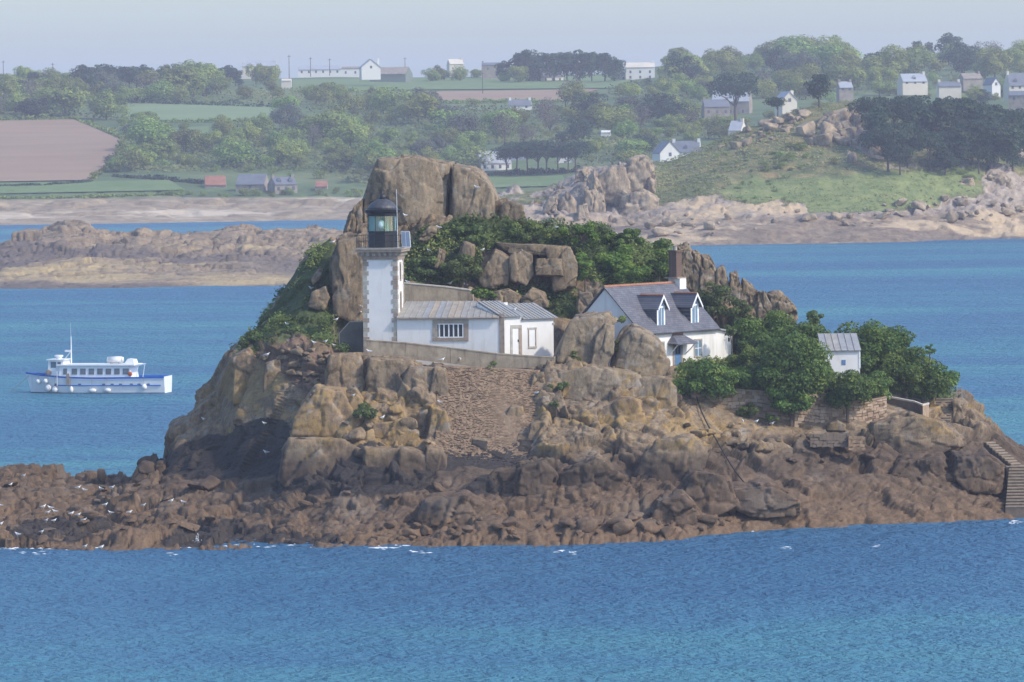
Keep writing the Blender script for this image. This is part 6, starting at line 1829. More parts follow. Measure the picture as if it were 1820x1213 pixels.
# ================================================================ FOLIAGE
def mat_leaf(name, dark, mid, light, trans=0.3, rnd=0.25):
    m, t, b = nt(name); g = N(t)
    tn = g.n('ShaderNodeAttribute', attribute_name='tint').outputs['Fac']
    oi = g.n('ShaderNodeObjectInfo').outputs['Random']
    c = g.ramp(tn, [(0.0, dark), (0.5, mid), (1.0, light)])
    hs = g.n('ShaderNodeHueSaturation')
    g.l(g.math('ADD', 0.5 - 0.05 * rnd, g.math('MULTIPLY', oi, 0.10 * rnd)), hs.inputs['Hue'])
    g.l(g.math('ADD', 1.0 - 0.6 * rnd, g.math('MULTIPLY', oi, 1.2 * rnd)), hs.inputs['Value'])
    hs.inputs['Saturation'].default_value = 1.0
    g.l(c, hs.inputs['Color'])
    g.l(hs.outputs[0], b.inputs['Base Color'])
    b.inputs['Roughness'].default_value = 0.6
    b.inputs['Specular IOR Level'].default_value = 0.25
    tl = g.n('ShaderNodeBsdfTranslucent'); g.l(hs.outputs[0], tl.inputs['Color'])
    mx = g.n('ShaderNodeMixShader'); mx.inputs[0].default_value = trans
    g.l(b.outputs[0], mx.inputs[1]); g.l(tl.outputs[0], mx.inputs[2])
    g.l(mx.outputs[0], t.nodes['Material Output'].inputs['Surface'])
    return m
M['scrub'] = mat_leaf('scrub_leaf', (0.063, 0.095, 0.026), (0.143, 0.193, 0.051), (0.315, 0.335, 0.097))
M['cypress'] = mat_leaf('cypress_leaf', (0.04, 0.082, 0.02), (0.105, 0.179, 0.036), (0.255, 0.316, 0.063))
M['ivy'] = mat_leaf('ivy_leaf', (0.057, 0.108, 0.02), (0.129, 0.216, 0.037), (0.273, 0.345, 0.069))
M['darkleaf'] = mat_leaf('dark_leaf', (0.044, 0.071, 0.027), (0.105, 0.151, 0.047), (0.22, 0.264, 0.079))
M['leaf_mid'] = mat_leaf('oak_leaf', (0.106, 0.145, 0.032), (0.211, 0.27, 0.057), (0.379, 0.409, 0.095), rnd=0.6)
M['leaf_light'] = mat_leaf('ash_leaf', (0.138, 0.178, 0.035), (0.276, 0.321, 0.066), (0.43, 0.466, 0.106), rnd=0.35)
M['leaf_grey'] = mat_leaf('willow_leaf', (0.07, 0.085, 0.05), (0.13, 0.15, 0.09), (0.21, 0.225, 0.14), rnd=0.3)
M['leaf_bare'] = mat_leaf('bare_twig', (0.11, 0.085, 0.065), (0.17, 0.135, 0.105), (0.24, 0.195, 0.155), rnd=0.3)
M['leaf_con'] = mat_leaf('conifer_leaf', (0.021, 0.042, 0.024), (0.046, 0.079, 0.038), (0.096, 0.137, 0.059), rnd=0.3)
M['gorse'] = mat_leaf('gorse_flower', (0.08, 0.075, 0.02), (0.26, 0.175, 0.02), (0.42, 0.28, 0.03), rnd=0.3)
M['bark'] = mat_plain('bark', (0.10, 0.075, 0.055), 0.95, 0.3, 3.0, 0.03)

def leaf_quads(cen, nrm, size, rs):
    """one diamond leaf per centre; returns verts, faces"""
    n = len(cen)
    t = rs.normal(size=(n, 3))
    nrm = nrm / (np.linalg.norm(nrm, axis=1, keepdims=True) + 1e-9)
    a = np.cross(nrm, t); a /= np.linalg.norm(a, axis=1, keepdims=True) + 1e-9
    b_ = np.cross(nrm, a)
    s = (size * rs.uniform(0.6, 1.4, n))[:, None]
    V = np.stack([cen - a * s * 0.5, cen + b_ * s * 0.32, cen + a * s * 0.5, cen - b_ * s * 0.32], 1).reshape(-1, 3)
    return V, np.arange(4 * n).reshape(n, 4)

def leaf_mesh(name, cen, nrm, size, tint, rs, mat):
    V, Q = leaf_quads(cen, nrm, size, rs)
    me = np_mesh(name, V, Q)
    attr(me, 'tint', np.repeat(tint, 4))
    me.materials.append(mat)
    return me

def crown(dim, n_lobe, n_leaf, size, seed, flat=0.7, lobe=(0.26, 0.42), top=0.25, hollow=0.45, shape='round', rough=0.5):
    """leaf centres and normals over many lobes spread in an ellipsoid of half sizes dim, its foot at z = 0"""
    rs = np.random.RandomState(seed)
    d = rs.normal(size=(n_lobe, 3)); d /= np.linalg.norm(d, axis=1, keepdims=True)
    d[:, 2] = d[:, 2] * 0.85 + top
    r = rs.uniform(hollow, 0.9, n_lobe)[:, None]
    c = d * r * np.asarray(dim)
    if shape == 'flat':
        c[:, 2] = rs.uniform(-0.2, 0.75, n_lobe) * dim[2]
    lr = rs.uniform(lobe[0], lobe[1], n_lobe) * min(dim[0], dim[2] * 1.3)
    w = lr ** 2; w /= w.sum()
    li = rs.choice(n_lobe, n_leaf, p=w)
    e = rs.normal(size=(n_leaf, 3)); e /= np.linalg.norm(e, axis=1, keepdims=True)
    e[:, 2] = np.abs(e[:, 2]) * np.where(rs.rand(n_leaf) < 0.72, 1, -1)
    rad = lr[li] * rs.uniform(0.72, 1.08, n_leaf)
    p_ = c[li] + e * rad[:, None] * np.array([1, 1, flat])
    nr = e + rs.normal(size=(n_leaf, 3)) * rough + np.array([0, 0, 0.35])
    lt = rs.uniform(0, 1, n_lobe)
    tint = np.clip(0.45 * lt[li] + 0.15 + rs.uniform(-0.2, 0.4, n_leaf), 0, 1)
    p_[:, 2] += dim[2]
    return p_, nr, tint, rs, c + np.array([0, 0, dim[2]])

def limb_mesh(h, r, tops, seed, nb=6):
    rng = random.Random(seed)
    mb = MB()
    k = [Vector((0, 0, -0.6)), Vector((rng.uniform(-.05, .05) * h, rng.uniform(-.05, .05) * h, h * 0.45)), Vector((rng.uniform(-.08, .08) * h, rng.uniform(-.08, .08) * h, h))]
    mb.tube(k, r, 7, r * 0.5)
    for t_ in rng.sample(list(range(len(tops))), min(nb, len(tops))):
        q = Vector(tops[t_])
        s_ = k[1].lerp(k[2], rng.random())
        mid = s_.lerp(q, 0.5) + Vector((0, 0, 0.05 * h))
        mb.tube([s_, mid, q], r * 0.42, 5, r * 0.12)
    return mb

def make_bush(name, box, Y, label, cat, group=None, mat='cypress', n=5000, size=0.24, seed=1, lobes=26, depth=None, trunk=True, flat=0.65, foot=None, top=0.2):
    """a shrub or tree whose crown fills the photograph box (x0,y0,x1,y1)"""
    x0, y0, x1, y1 = box
    a = P(x0, y1, Y); b_ = P(x1, y0, Y)
    hx = (b_.x - a.x) / 2; hz_ = (b_.z - a.z) / 2
    hy = depth if depth else hx * 0.8
    cp, nr, tn, rs, tops = crown((hx * 0.92, hy, hz_ * 0.92), lobes, n, size, seed, flat, top=top)
    gz = foot if foot is not None else a.z
    E = empty(name, ((a.x + b_.x) / 2, Y + hy * 0.2, gz), 0, label, cat, group)
    cp[:, 2] += a.z - gz
    link('crown' if trunk else 'foliage', leaf_mesh('crown', cp, nr, size, tn, rs, M[mat]), None, E)
    tops = tops + np.array([0, 0, a.z - gz])
    limb_mesh(max(0.4, tops[:, 2].mean() * 0.7), 0.05 + 0.035 * min(hx, 4), [tuple(q) for q in tops], seed).build('trunk' if trunk else 'stem', M['bark'], E)
    return E

G1 = 'dark windswept trees around the cottage garden'
for i, (nm, box, Y, lab, mt, n, sz, lob, ft) in enumerate((
    ('cypress_tree', (1186, 624, 1340, 716), 428.2, 'low spreading dark cypress in front of the cottage door', 'cypress', 8000, 0.24, 36, None),
    ('round_shrub', (1296, 596, 1368, 690), 433.5, 'rounded green shrub beside the white lean-to wing', 'cypress', 4000, 0.22, 18, None),
    ('cypress_tree', (1336, 562, 1480, 738), 428.4, 'largest dark cypress hanging over the garden wall', 'cypress', 13000, 0.25, 60, 8.0),
    ('cypress_tree', (1440, 644, 1574, 726), 428.8, 'low cypress spreading left below the shed', 'cypress', 7500, 0.24, 34, 8.0),
    ('cypress_tree', (1476, 546, 1612, 700), 442.0, 'tall dark cypress rising behind the shed', 'cypress', 10000, 0.25, 44, None),
    ('cypress_tree', (1556, 600, 1668, 706), 440.5, 'broad dark cypress right of the shed', 'cypress', 8000, 0.24, 36, None),
    ('cypress_tree', (1628, 636, 1706, 716), 443.0, 'small outermost cypress above the garden stairs', 'cypress', 4500, 0.22, 22, None),
    ('cypress_tree', (1300, 548, 1430, 640), 444.5, 'green cypress top below the rock spine', 'cypress', 7500, 0.24, 34, None),
    ('cypress_tree', (1384, 556, 1480, 660), 441.5, 'green cypress between the big cypress and the shed', 'cypress', 6500, 0.24, 30, None),
    ('dark_bush', (1228, 490, 1306, 580), 446.0, 'dark leafless-looking bush right behind the cottage roof', 'darkleaf', 5500, 0.20, 24, None),
    ('dark_bush', (1290, 530, 1350, 600), 445.5, 'dark bush at the foot of the rock spine', 'darkleaf', 3500, 0.20, 18, None),
    ('young_tree', (1284, 574, 1318, 606), 439.0, 'small young tree in front of the white lean-to wing', 'darkleaf', 900, 0.17, 12, 12.3),
    ('young_tree', (1432, 548, 1466, 584), 447.0, 'dark little tree top on the skyline left of the shed', 'darkleaf', 1500, 0.20, 12, None),
    ('young_tree', (1640, 596, 1664, 640), 446.0, 'thin tree top sticking out on the right skyline', 'cypress', 420, 0.18, 8, None),
    ('cypress_tree', (1300, 640, 1392, 716), 430.0, 'low cypress filling the gap left of the largest cypress', 'cypress', 5000, 0.24, 26, None),
    ('cypress_tree', (1356, 676, 1456, 744), 427.8, 'lowest cypress boughs drooping over the garden wall', 'cypress', 5000, 0.23, 26, 8.2),
    ('cypress_tree', (1440, 610, 1486, 690), 432.4, 'narrow cypress just left of the shed', 'cypress', 3200, 0.23, 16, None),
    ('cypress_tree', (1500, 652, 1600, 722), 432.5, 'low cypress just right of the shed base', 'cypress', 5000, 0.23, 26, None),
    ('cypress_tree', (1590, 650, 1690, 714), 441.6, 'low rounded cypress behind the landing parapet', 'cypress', 5000, 0.23, 26, None),
    ('cypress_tree', (1520, 570, 1640, 680), 443.5, 'broad cypress shoulder sloping down right of the shed', 'cypress', 7000, 0.24, 32, None),
    ('cypress_tree', (1322, 580, 1410, 680), 436.5, 'mid-height cypress behind the white lean-to wing', 'cypress', 5500, 0.24, 28, None),
    ('yellow_shrub', (1190, 668, 1232, 716), 428.0, 'yellowish leafy shrub at the end of the garden wall', 'ivy', 1500, 0.18, 10, None),
    ('creeper', (1308, 712, 1352, 752), 427.6, 'grey-green creeper hanging on the garden wall', 'scrub', 1500, 0.17, 10, None),
    ('creeper', (1348, 736, 1386, 754), 427.4, 'low green tuft at the foot of the garden wall', 'ivy', 800, 0.16, 7, None),
)):
    make_bush(nm, box, Y, lab, 'tree' if 'tree' in nm else 'shrub', G1, mt, int(n * 1.1), sz, 400 + i, int(lob * 1.2), foot=ft, top=-0.05 if i in (0, 2, 3, 5) else 0.15)
G2 = 'green shrubs on the cliff and slope'
for i, (box, Y, lab, mt, n) in enumerate((
    ((612, 716, 682, 758), None, 'dark shrub growing on the left cliff ledge', 'darkleaf', 2600),
    ((968, 672, 1014, 702), None, 'dark shrub beside the top of the masonry wall', 'darkleaf', 1700),
    ((976, 712, 1000, 728), None, 'small green tuft low beside the masonry wall', 'scrub', 500),
    ((1008, 622, 1034, 652), 426.8, 'green tuft at the foot of the great boulder', 'scrub', 700),
    ((1084, 590, 1110, 668), 427.6, 'ivy growing between the great boulders', 'scrub', 1600),
    ((1050, 556, 1128, 582), 429.0, 'ivy cap on top of the great boulders', 'scrub', 1500),
    ((834, 512, 884, 538), 439.5, 'bright green dome shrub behind the annex roof', 'ivy', 2200),
    ((1016, 430, 1062, 516), 445.4, 'ivy curtain right of the middle outcrops', 'ivy', 3600),
    ((1060, 424, 1136, 492), 447.0, 'bright green dome of ivy above the cottage', 'ivy', 4200),
    ((1080, 462, 1166, 520), 445.5, 'lower bright green dome just above the cottage ridge', 'ivy', 4200),
    ((1136, 418, 1206, 500), 449.0, 'dark green bush left of the brick chimney', 'cypress', 4000),
    ((890, 386, 1000, 436), 448.4, 'green shrub belt at the right of the summit ledge', 'scrub', 4200),
    ((980, 396, 1084, 440), 449.2, 'green shrub on the skyline above the ivy', 'ivy', 4200),
    ((1066, 404, 1150, 446), 450.2, 'dark green shrub on the skyline left of the chimney', 'cypress', 3600),
    ((778, 394, 880, 440), 447.4, 'dark grey-green shrub below the summit ledge', 'darkleaf', 4000),
    ((722, 448, 800, 500), 444.6, 'dark scrub bush beside the tower top', 'darkleaf', 3600),
    ((788, 440, 866, 510), 444.0, 'dark scrub bush left of the middle outcrops', 'darkleaf', 3600),
    ((422, 600, 462, 632), 438.0, 'dark green tuft on the top of the left cliff', 'darkleaf', 1200),
    ((1000, 520, 1050, 580), 440.0, 'dark scrub left of the cottage gable', 'scrub', 2600),
    ((946, 648, 972, 666), 425.4, 'purple-brown dead shrub below the parapet', 'leaf_bare', 700),
    ((860, 640, 900, 676), 425.0, 'small green tuft on the masonry wall', 'scrub', 260),
    ((740, 396, 776, 430), 447.6, 'small dark shrub right of the lantern', 'darkleaf', 700),
)):
    x0, y0, x1, y1 = box
    if Y is None: Y = surf((x0 + x1) / 2, (y0 + y1) / 2).y - 0.3
    mtk = mt if mt != 'leaf_bare' else 'leaf_bare'
    make_bush('cliff_shrub', box, Y, lab, 'shrub', G2, mtk, n, 0.19, 450 + i, 14 if n > 2000 else 8, trunk=False)

# scrub carpet over the green slopes
rs = np.random.RandomState(8)
gm = (ISL_GREEN > 0.5) & (ISL_V[:, 2] > 4)
idx = np.nonzero(gm)[0]
du = np.gradient(ISL.G, axis=0).reshape(-1, 3); dv = np.gradient(ISL.G, axis=1).reshape(-1, 3)
ar = np.linalg.norm(np.cross(du, dv), axis=1)[idx]
lump = fbm(ISL_V[idx] * 0.55, 66, 3)
keep = lump > np.where(ISL_PX[idx] < 640, 0.05, -0.75)
idx = idx[keep]; ar = ar[keep]; lump = lump[keep]
NCL = 19000
ch = rs.choice(len(idx), NCL, p=ar / ar.sum())
c0 = ISL_V[idx[ch]]; hgt = np.clip(0.25 + 0.75 * lump[ch], 0.12, 1.1)
NL = 6
cen = np.repeat(c0, NL, 0) + rs.normal(size=(NCL * NL, 3)) * np.array([0.22, 0.22, 0.1])
cen[:, 2] += np.repeat(hgt, NL) * rs.uniform(0.1, 1.0, NCL * NL)
tn = np.clip(np.repeat(0.3 + 0.5 * fbm(c0 * 0.35, 70, 2), NL) + rs.uniform(-0.2, 0.3, NCL * NL), 0, 1)
me = leaf_mesh('scrub', cen, rs.normal(size=(NCL * NL, 3)) * 0.5 + np.array([0.1, -0.3, 0.9]), 0.25, tn, rs, M['scrub'])
tag(link('scrub', me), 'low dark green scrub and grass carpet over the slopes of the islet', None, None, 'stuff')
# ================================================================ FAR HOUSES
M['far_white'] = mat_plain('far_whitewash', (0.70, 0.68, 0.64), 0.8, 0.05, 0.2)
M['far_cream'] = mat_plain('far_cream', (0.62, 0.56, 0.46), 0.8, 0.08, 0.2)
M['far_stone'] = mat_plain('far_stone', (0.28, 0.24, 0.20), 0.9, 0.25, 0.6)
M['far_slate'] = mat_plain('far_slate', (0.16, 0.17, 0.195), 0.5, 0.15, 0.4)
M['far_pale_slate'] = mat_plain('far_pale_roof', (0.36, 0.38, 0.41), 0.5, 0.1, 0.4)
M['far_red'] = mat_plain('far_red_roof', (0.30, 0.14, 0.095), 0.8, 0.25, 0.5)
M['far_green'] = mat_plain('far_green_barn', (0.16, 0.19, 0.16), 0.8, 0.1, 0.4)
M['far_window'] = mat_plain('far_window', (0.10, 0.12, 0.15), 0.2, 0.2, 0.5)
HBOX = []
def far_house(x0, x1, yb, ye, yr, label, wall='far_white', roof='far_slate', depth=8.0, rz=0.0, chim=2, wins=(3, 1), dormers=0, Y=None, name='house', cat='house', hip=False, door=True, loft=None, gable_front=False, group='houses on the mainland hillside'):
    if Y is None: Y = (loft or LAND).Yat((x0 + x1) / 2, yb)
    a = P(x0, yb, Y); b_ = P(x1, yb, Y)
    HBOX.append((x0 - 6, yr - 4, x1 + 6, yb))
    k = Y / F
    c_ = (a + b_) / 2
    w = (x1 - x0) * k; he = (yb - ye) * k; hr = (yb - yr) * k
    hw = w / 2
    E = empty(name, (c_.x, Y + depth / 2, c_.z), rz, label, cat, group)
    d2 = depth / 2
    o_ = 0.35
    if gable_front:
        MB().prism([(-hw, -d2, -4), (hw, -d2, -4), (hw, -d2, he), (0, -d2, hr), (-hw, -d2, he)], (0, depth, 0)).build('wall', M[wall], E)
        sl = (hr - he) / hw
        for s_ in (-1, 1):
            pts = [(s_ * (hw + o_), -d2 - o_, he - o_ * sl + 0.02), (0, -d2 - o_, hr + 0.02), (0, d2 + o_, hr + 0.02), (s_ * (hw + o_), d2 + o_, he - o_ * sl + 0.02)]
            MB().prism(pts if s_ < 0 else pts[::-1], (0, 0, 0.22)).build('roof', M[roof], E)
    else:
        MB().prism([(-hw, -d2, -4), (-hw, d2, -4), (-hw, d2, he), (-hw, 0, hr - 0.05), (-hw, -d2, he)][::-1], (w, 0, 0)).build('wall', M[wall], E)
        sl = (hr - he) / d2
        rf_ = MB()
        for s_ in (-1, 1):
            pts = [(-hw + 0.12, s_ * (d2 + o_), he - o_ * sl + 0.02), (hw - 0.12, s_ * (d2 + o_), he - o_ * sl + 0.02), (hw - 0.12, 0, hr + 0.02), (-hw + 0.12, 0, hr + 0.02)]
            rf_.prism(pts if s_ < 0 else pts[::-1], (0, 0, 0.22))
        rf_.build('roof', M[roof], E)
    if chim:
        for s_ in ((-1, 1) if chim == 2 else (1,)):
            y_ = 0 if not gable_front else 0
            xx = s_ * (hw - 0.6)
            zt = hr + (1.1 if not gable_front else 0.6)
            ch = MB().box(xx - 0.5, xx + 0.5, -0.7, 0.7, he, zt).build('chimney', M[wall if wall != 'far_stone' else 'far_stone'], E)
    nw, nf = wins
    for f_ in range(nf):
        z0 = 0.9 + f_ * 2.7
        for i in range(nw):
            xc = -hw + w * (i + 0.5) / nw
            if he - z0 < 1.0: continue
            MB().box(xc - 0.5, xc + 0.5, -d2 - 0.06, -d2 + 0.05, z0, min(he - 0.25, z0 + 1.35)).build('window', M['far_window'], E)
    if gable_front:
        MB().box(-0.55, 0.55, -d2 - 0.06, -d2 + 0.05, he * 0.75, he * 0.75 + 1.3).build('window', M['far_window'], E)
    for i in range(dormers):
        xc = -hw + w * (i + 0.5) / dormers
        zc = he + (hr - he) * 0.25
        yd = -d2 + d2 * 0.22
        MB().prism([(xc - 0.75, yd, zc - 0.3), (xc + 0.75, yd, zc - 0.3), (xc + 0.75, yd, zc + 1.1), (xc, yd, zc + 1.8), (xc - 0.75, yd, zc + 1.1)], (0, 2.2, 0)).build('dormer', M[roof], E)
        MB().box(xc - 0.5, xc + 0.5, yd - 0.06, yd + 0.05, zc, zc + 1.0).build('window', M['far_window'], E)
    return E

far_house(530, 606, 133, 124, 118, 'long low white farm shed at the left of the hilltop farm', 'far_white', 'far_pale_slate', 12, 0, 0, (6, 1), name='farm_shed', cat='shed')
far_house(606, 674, 134, 122, 119, 'low white farm building right of the long white shed', 'far_white', 'far_stone', 12, 0, 0, (4, 1), name='farm_shed', cat='shed')
far_house(640, 674, 128, 120, 106, 'white gabled farmhouse end rising above the farm sheds', 'far_white', 'far_pale_slate', 10, 0.15, 1, (0, 0), gable_front=True, Y=2500)
far_house(662, 728, 148, 132, 120, 'grey-green farm barn with a wide low roof', 'far_green', 'far_stone', 14, -0.25, 0, (0, 0), name='barn', cat='barn')
far_house(430, 492, 130, 118, 110, 'pale grey roofs peeping over the trees left of the farm', 'far_cream', 'far_pale_slate', 9, 0, 2, (3, 1), Y=2700)
far_house(796, 822, 124, 114, 106, 'cream house roof between trees on the hilltop', 'far_cream', 'far_cream', 8, 0.2, 1, (0, 0), Y=2680)
far_house(856, 900, 128, 116, 112, 'small dark roofed house beside the skyline trees', 'far_stone', 'far_slate', 8, 0, 2, (2, 1), Y=2650)
far_house(944, 998, 147, 136, 116, 'slate roofed house with white gables before the dark skyline trees', 'far_white', 'far_slate', 9, 0.35, 2, (4, 1), 2)
far_house(1112, 1164, 143, 120, 112, 'two-storey white house on the hilltop', 'far_white', 'far_cream', 9, 0, 1, (3, 2), 0)
far_house(1098, 1118, 145, 132, 126, 'low white outbuilding left of the two-storey white house', 'far_cream', 'far_cream', 7, 0, 0, (1, 1), name='outbuilding', cat='building')
far_house(846, 904, 304, 290, 270, 'pale blue roofed house with a veranda left of the pines', 'far_white', 'far_pale_slate', 9, 0.35, 0, (4, 1))
far_house(904, 936, 300, 286, 279, 'low white house wing seen behind the pine trunks', 'far_white', 'far_slate', 7, 0, 0, (2, 1), Y=1930)
far_house(990, 1020, 306, 288, 272, 'white house end at the right side of the pines', 'far_white', 'far_slate', 8, 0, 0, (1, 1), gable_front=True, Y=1905)
far_house(1166, 1204, 296, 272, 252, 'white gabled house beside the headland crags', 'far_white', 'far_slate', 9, 0.3, 0, (2, 1), gable_front=True, Y=1830)
far_house(1196, 1246, 290, 270, 252, 'long slate roofed house wing with white chimney ends', 'far_white', 'far_slate', 9, -0.1, 2, (3, 1), 1, Y=1850)
far_house(1250, 1296, 217, 190, 178, 'dark stone two-storey house with white windows', 'far_stone', 'far_slate', 9, 0.1, 2, (3, 2), 0)
far_house(1268, 1336, 205, 180, 162, 'pale roofed stone house behind the umbrella pine', 'far_stone', 'far_pale_slate', 9, -0.2, 1, (3, 1), 1, Y=2120)
far_house(1384, 1412, 192, 178, 164, 'pale gabled roof just behind the headland ridge', 'far_cream', 'far_pale_slate', 8, 0.3, 1, (0, 0), gable_front=True, Y=1800)
far_house(1300, 1324, 250, 232, 216, 'pale roof peeping over the left shoulder of the headland', 'far_cream', 'far_pale_slate', 8, -0.3, 1, (1, 1), Y=1750)
far_house(1490, 1515, 165, 156, 146, 'grey roofed house right of the round dark tree', 'far_stone', 'far_pale_slate', 8, 0.1, 2, (2, 1), Y=2050)
far_house(1600, 1646, 153, 145, 132, 'pale slate house with a gabled front above the pines', 'far_cream', 'far_pale_slate', 9, 0.2, 1, (3, 1), 1, Y=2120)
far_house(1668, 1708, 160, 154, 146, 'long slate roof with pale gable chimneys above the pines', 'far_cream', 'far_slate', 8, 0.05, 2, (3, 1), Y=2080)
far_house(1708, 1744, 147, 140, 131, 'brownish cottage roof among trees at the upper right', 'far_stone', 'far_stone', 9, 0.2, 1, (2, 1), Y=2250)
far_house(1756, 1773, 159, 150, 139, 'narrow white gable at the upper right', 'far_white', 'far_slate', 8, 0.4, 0, (0, 0), gable_front=True, Y=2180)
far_house(1790, 1842, 162, 152, 131, 'large slate house with pale walls at the right edge', 'far_cream', 'far_slate', 10, 0.15, 2, (4, 1), 2, Y=2060)
far_house(1796, 1836, 182, 170, 163, 'dark wall and roof below the large slate house at the right edge', 'far_stone', 'far_slate', 8, -0.2, 0, (2, 1), Y=1950)
far_house(362, 400, 334, 329, 314, 'red roofed barn near the beach at the left', 'far_stone', 'far_red', 9, 0.1, 0, (0, 0), name='barn', cat='barn')
far_house(422, 474, 341, 328, 311, 'slate roofed stone barn near the beach', 'far_stone', 'far_slate', 10, -0.15, 0, (1, 1), name='barn', cat='barn')
far_house(480, 522, 343, 328, 316, 'stone house with chimneys and dormers near the beach', 'far_stone', 'far_slate', 9, 0.35, 2, (3, 1), 2)
far_house(560, 582, 338, 332, 323, 'tiny red roofed shed near the beach', 'far_stone', 'far_red', 7, 0, 0, (0, 0), name='beach_shed', cat='shed')
far_house(904, 944, 196, 188, 178, 'small slate house with white chimneys below the brown field', 'far_white', 'far_slate', 8, 0.1, 2, (2, 1))
far_house(1068, 1086, 242, 236, 233, 'tiny white cabin among the hillside trees', 'far_white', 'far_white', 6, 0, 0, (0, 0), name='cabin', cat='cabin')
far_house(500, 518, 158, 144, 141, 'small tan shed below the farm at the left', 'far_cream', 'far_cream', 6, 0, 0, (0, 0), name='outbuilding', cat='building')

# utility poles on the skyline and in the fields
for i, (x, yb, yt, lab) in enumerate(((514, 134, 98, 'dark utility pole left of the hilltop farm'), (858, 168, 128, 'utility pole standing in the brown field'), (1026, 166, 110, 'pale utility pole right of the house with white gables'),
                                      (6, 140, 108, 'thin pole on the skyline at the far left'), (94, 140, 112, 'thin pole on the skyline left of the dark conifers'), (586, 128, 104, 'thin pole behind the long white farm shed'), (720, 130, 102, 'thin pole behind the farm barn'), (552, 130, 102, 'thin pole above the left end of the farm shed'))):
    Yq = 2600 if yb < 145 else LAND.Yat(x, yb)
    k = Yq / F
    E = empty('utility_pole', P(x, yb, Yq), 0, lab, 'pole', 'utility poles on the hill')
    MB().tube([(0, 0, -2), (0, 0, (yb - yt) * k)], 0.22, 5, 0.14).build('post', M['bark'], E)
    MB().box(-0.9, 0.9, -0.08, 0.08, (yb - yt) * k - 0.9, (yb - yt) * k - 0.7).build('crossarm', M['bark'], E)

# ================================================================ FAR TREES
FT0 = random.Random(4)
def far_proto(kind, seed):
    """crown and trunk meshes for a tree about ten metres high"""
    if kind in ('mid', 'light', 'grey'):
        cp, nr, tn, rs, tops = crown((5.2, 5.2, 4.6), FT0.randint(16, 40), 3600, 0.62, seed, 0.85, (0.24, 0.56), 0.05, rough=0.28)
        cp[:, 2] += 0.4; tops = tops + np.array([0, 0, 0.4])
        mt = {'mid': 'leaf_mid', 'light': 'leaf_light', 'grey': 'leaf_grey'}[kind]
        me = leaf_mesh('crown', cp, nr, 0.62, tn, rs, M[mt]); tr = limb_mesh(4.2, 0.32, [tuple(q) for q in tops], seed)
    elif kind == 'bare':
        cp, nr, tn, rs, tops = crown((3.6, 3.6, 4.0), 26, 800, 0.42, seed, 0.9, (0.25, 0.42))
        cp[:, 2] += 1.6; tops = tops + np.array([0, 0, 1.6])
        me = leaf_mesh('crown', cp, rs.normal(size=nr.shape), 0.42, tn, rs, M['leaf_bare']); tr = limb_mesh(4.6, 0.28, [tuple(q) for q in tops], seed, 12)
    elif kind == 'conifer':
        cp, nr, tn, rs, tops = crown((4.0, 4.0, 4.8), 30, 2400, 0.7, seed, 0.65, (0.30, 0.46), 0.0)
        cp[:, 2] += 0.2
        me = leaf_mesh('crown', cp, nr, 0.6, tn, rs, M['leaf_con']); tr = limb_mesh(5, 0.3, [tuple(q) for q in tops], seed)
    elif kind == 'pine':
        cp, nr, tn, rs, tops = crown((5.4, 5.4, 3.6), 34, 2600, 0.6, seed, 0.5, (0.3, 0.46), 0.2, 0.4, 'flat')
        cp[:, 2] += 2.6; tops = tops + np.array([0, 0, 2.6])
        me = leaf_mesh('crown', cp, nr, 0.55, tn, rs, M['leaf_con']); tr = limb_mesh(6.2, 0.34, [tuple(q) for q in tops], seed, 9)
    elif kind == 'bush':
        cp, nr, tn, rs, tops = crown((5.2, 4.6, 4.4), 16, 900, 0.75, seed, 0.8, (0.35, 0.55))
        cp[:, 2] -= 0.8
        me = leaf_mesh('crown', cp, nr, 0.75, tn, rs, M['leaf_mid']); tr = limb_mesh(3, 0.25, [tuple(q) for q in tops], seed)
    elif kind == 'gorse':
        cp, nr, tn, rs, tops = crown((5.2, 4.6, 4.0), 12, 500, 0.8, seed, 0.8, (0.35, 0.55))
        cp[:, 2] -= 0.8
        me = leaf_mesh('crown', cp, nr, 0.8, tn, rs, M['gorse']); tr = limb_mesh(3, 0.25, [tuple(q) for q in tops], seed)
    tm = tr.mesh('trunk'); tm.materials.append(M['bark'])
    return me, tm
PROTO = {}
for k_, n_ in (('mid', 6), ('light', 5), ('grey', 3), ('bare', 2), ('conifer', 4), ('pine', 3), ('bush', 3), ('gorse', 1)):
    PROTO[k_] = [far_proto(k_, 700 + 10 * len(PROTO) + j) for j in range(n_)]
NAMES = {'mid': 'broadleaf_tree', 'light': 'broadleaf_tree', 'grey': 'broadleaf_tree', 'bare': 'bare_tree', 'conifer': 'conifer_tree', 'pine': 'pine_tree', 'bush': 'bush', 'gorse': 'gorse_bush'}
LOOK = {'mid': 'mid-green broadleaf tree', 'light': 'pale fresh-green broadleaf tree', 'grey': 'grey-green broadleaf tree', 'bare': 'greyish bare-branched tree', 'conifer': 'dark blue-green conifer', 'pine': 'dark flat-topped pine', 'bush': 'round green bush', 'gorse': 'yellow flowering gorse bush'}
FT = random.Random(77)
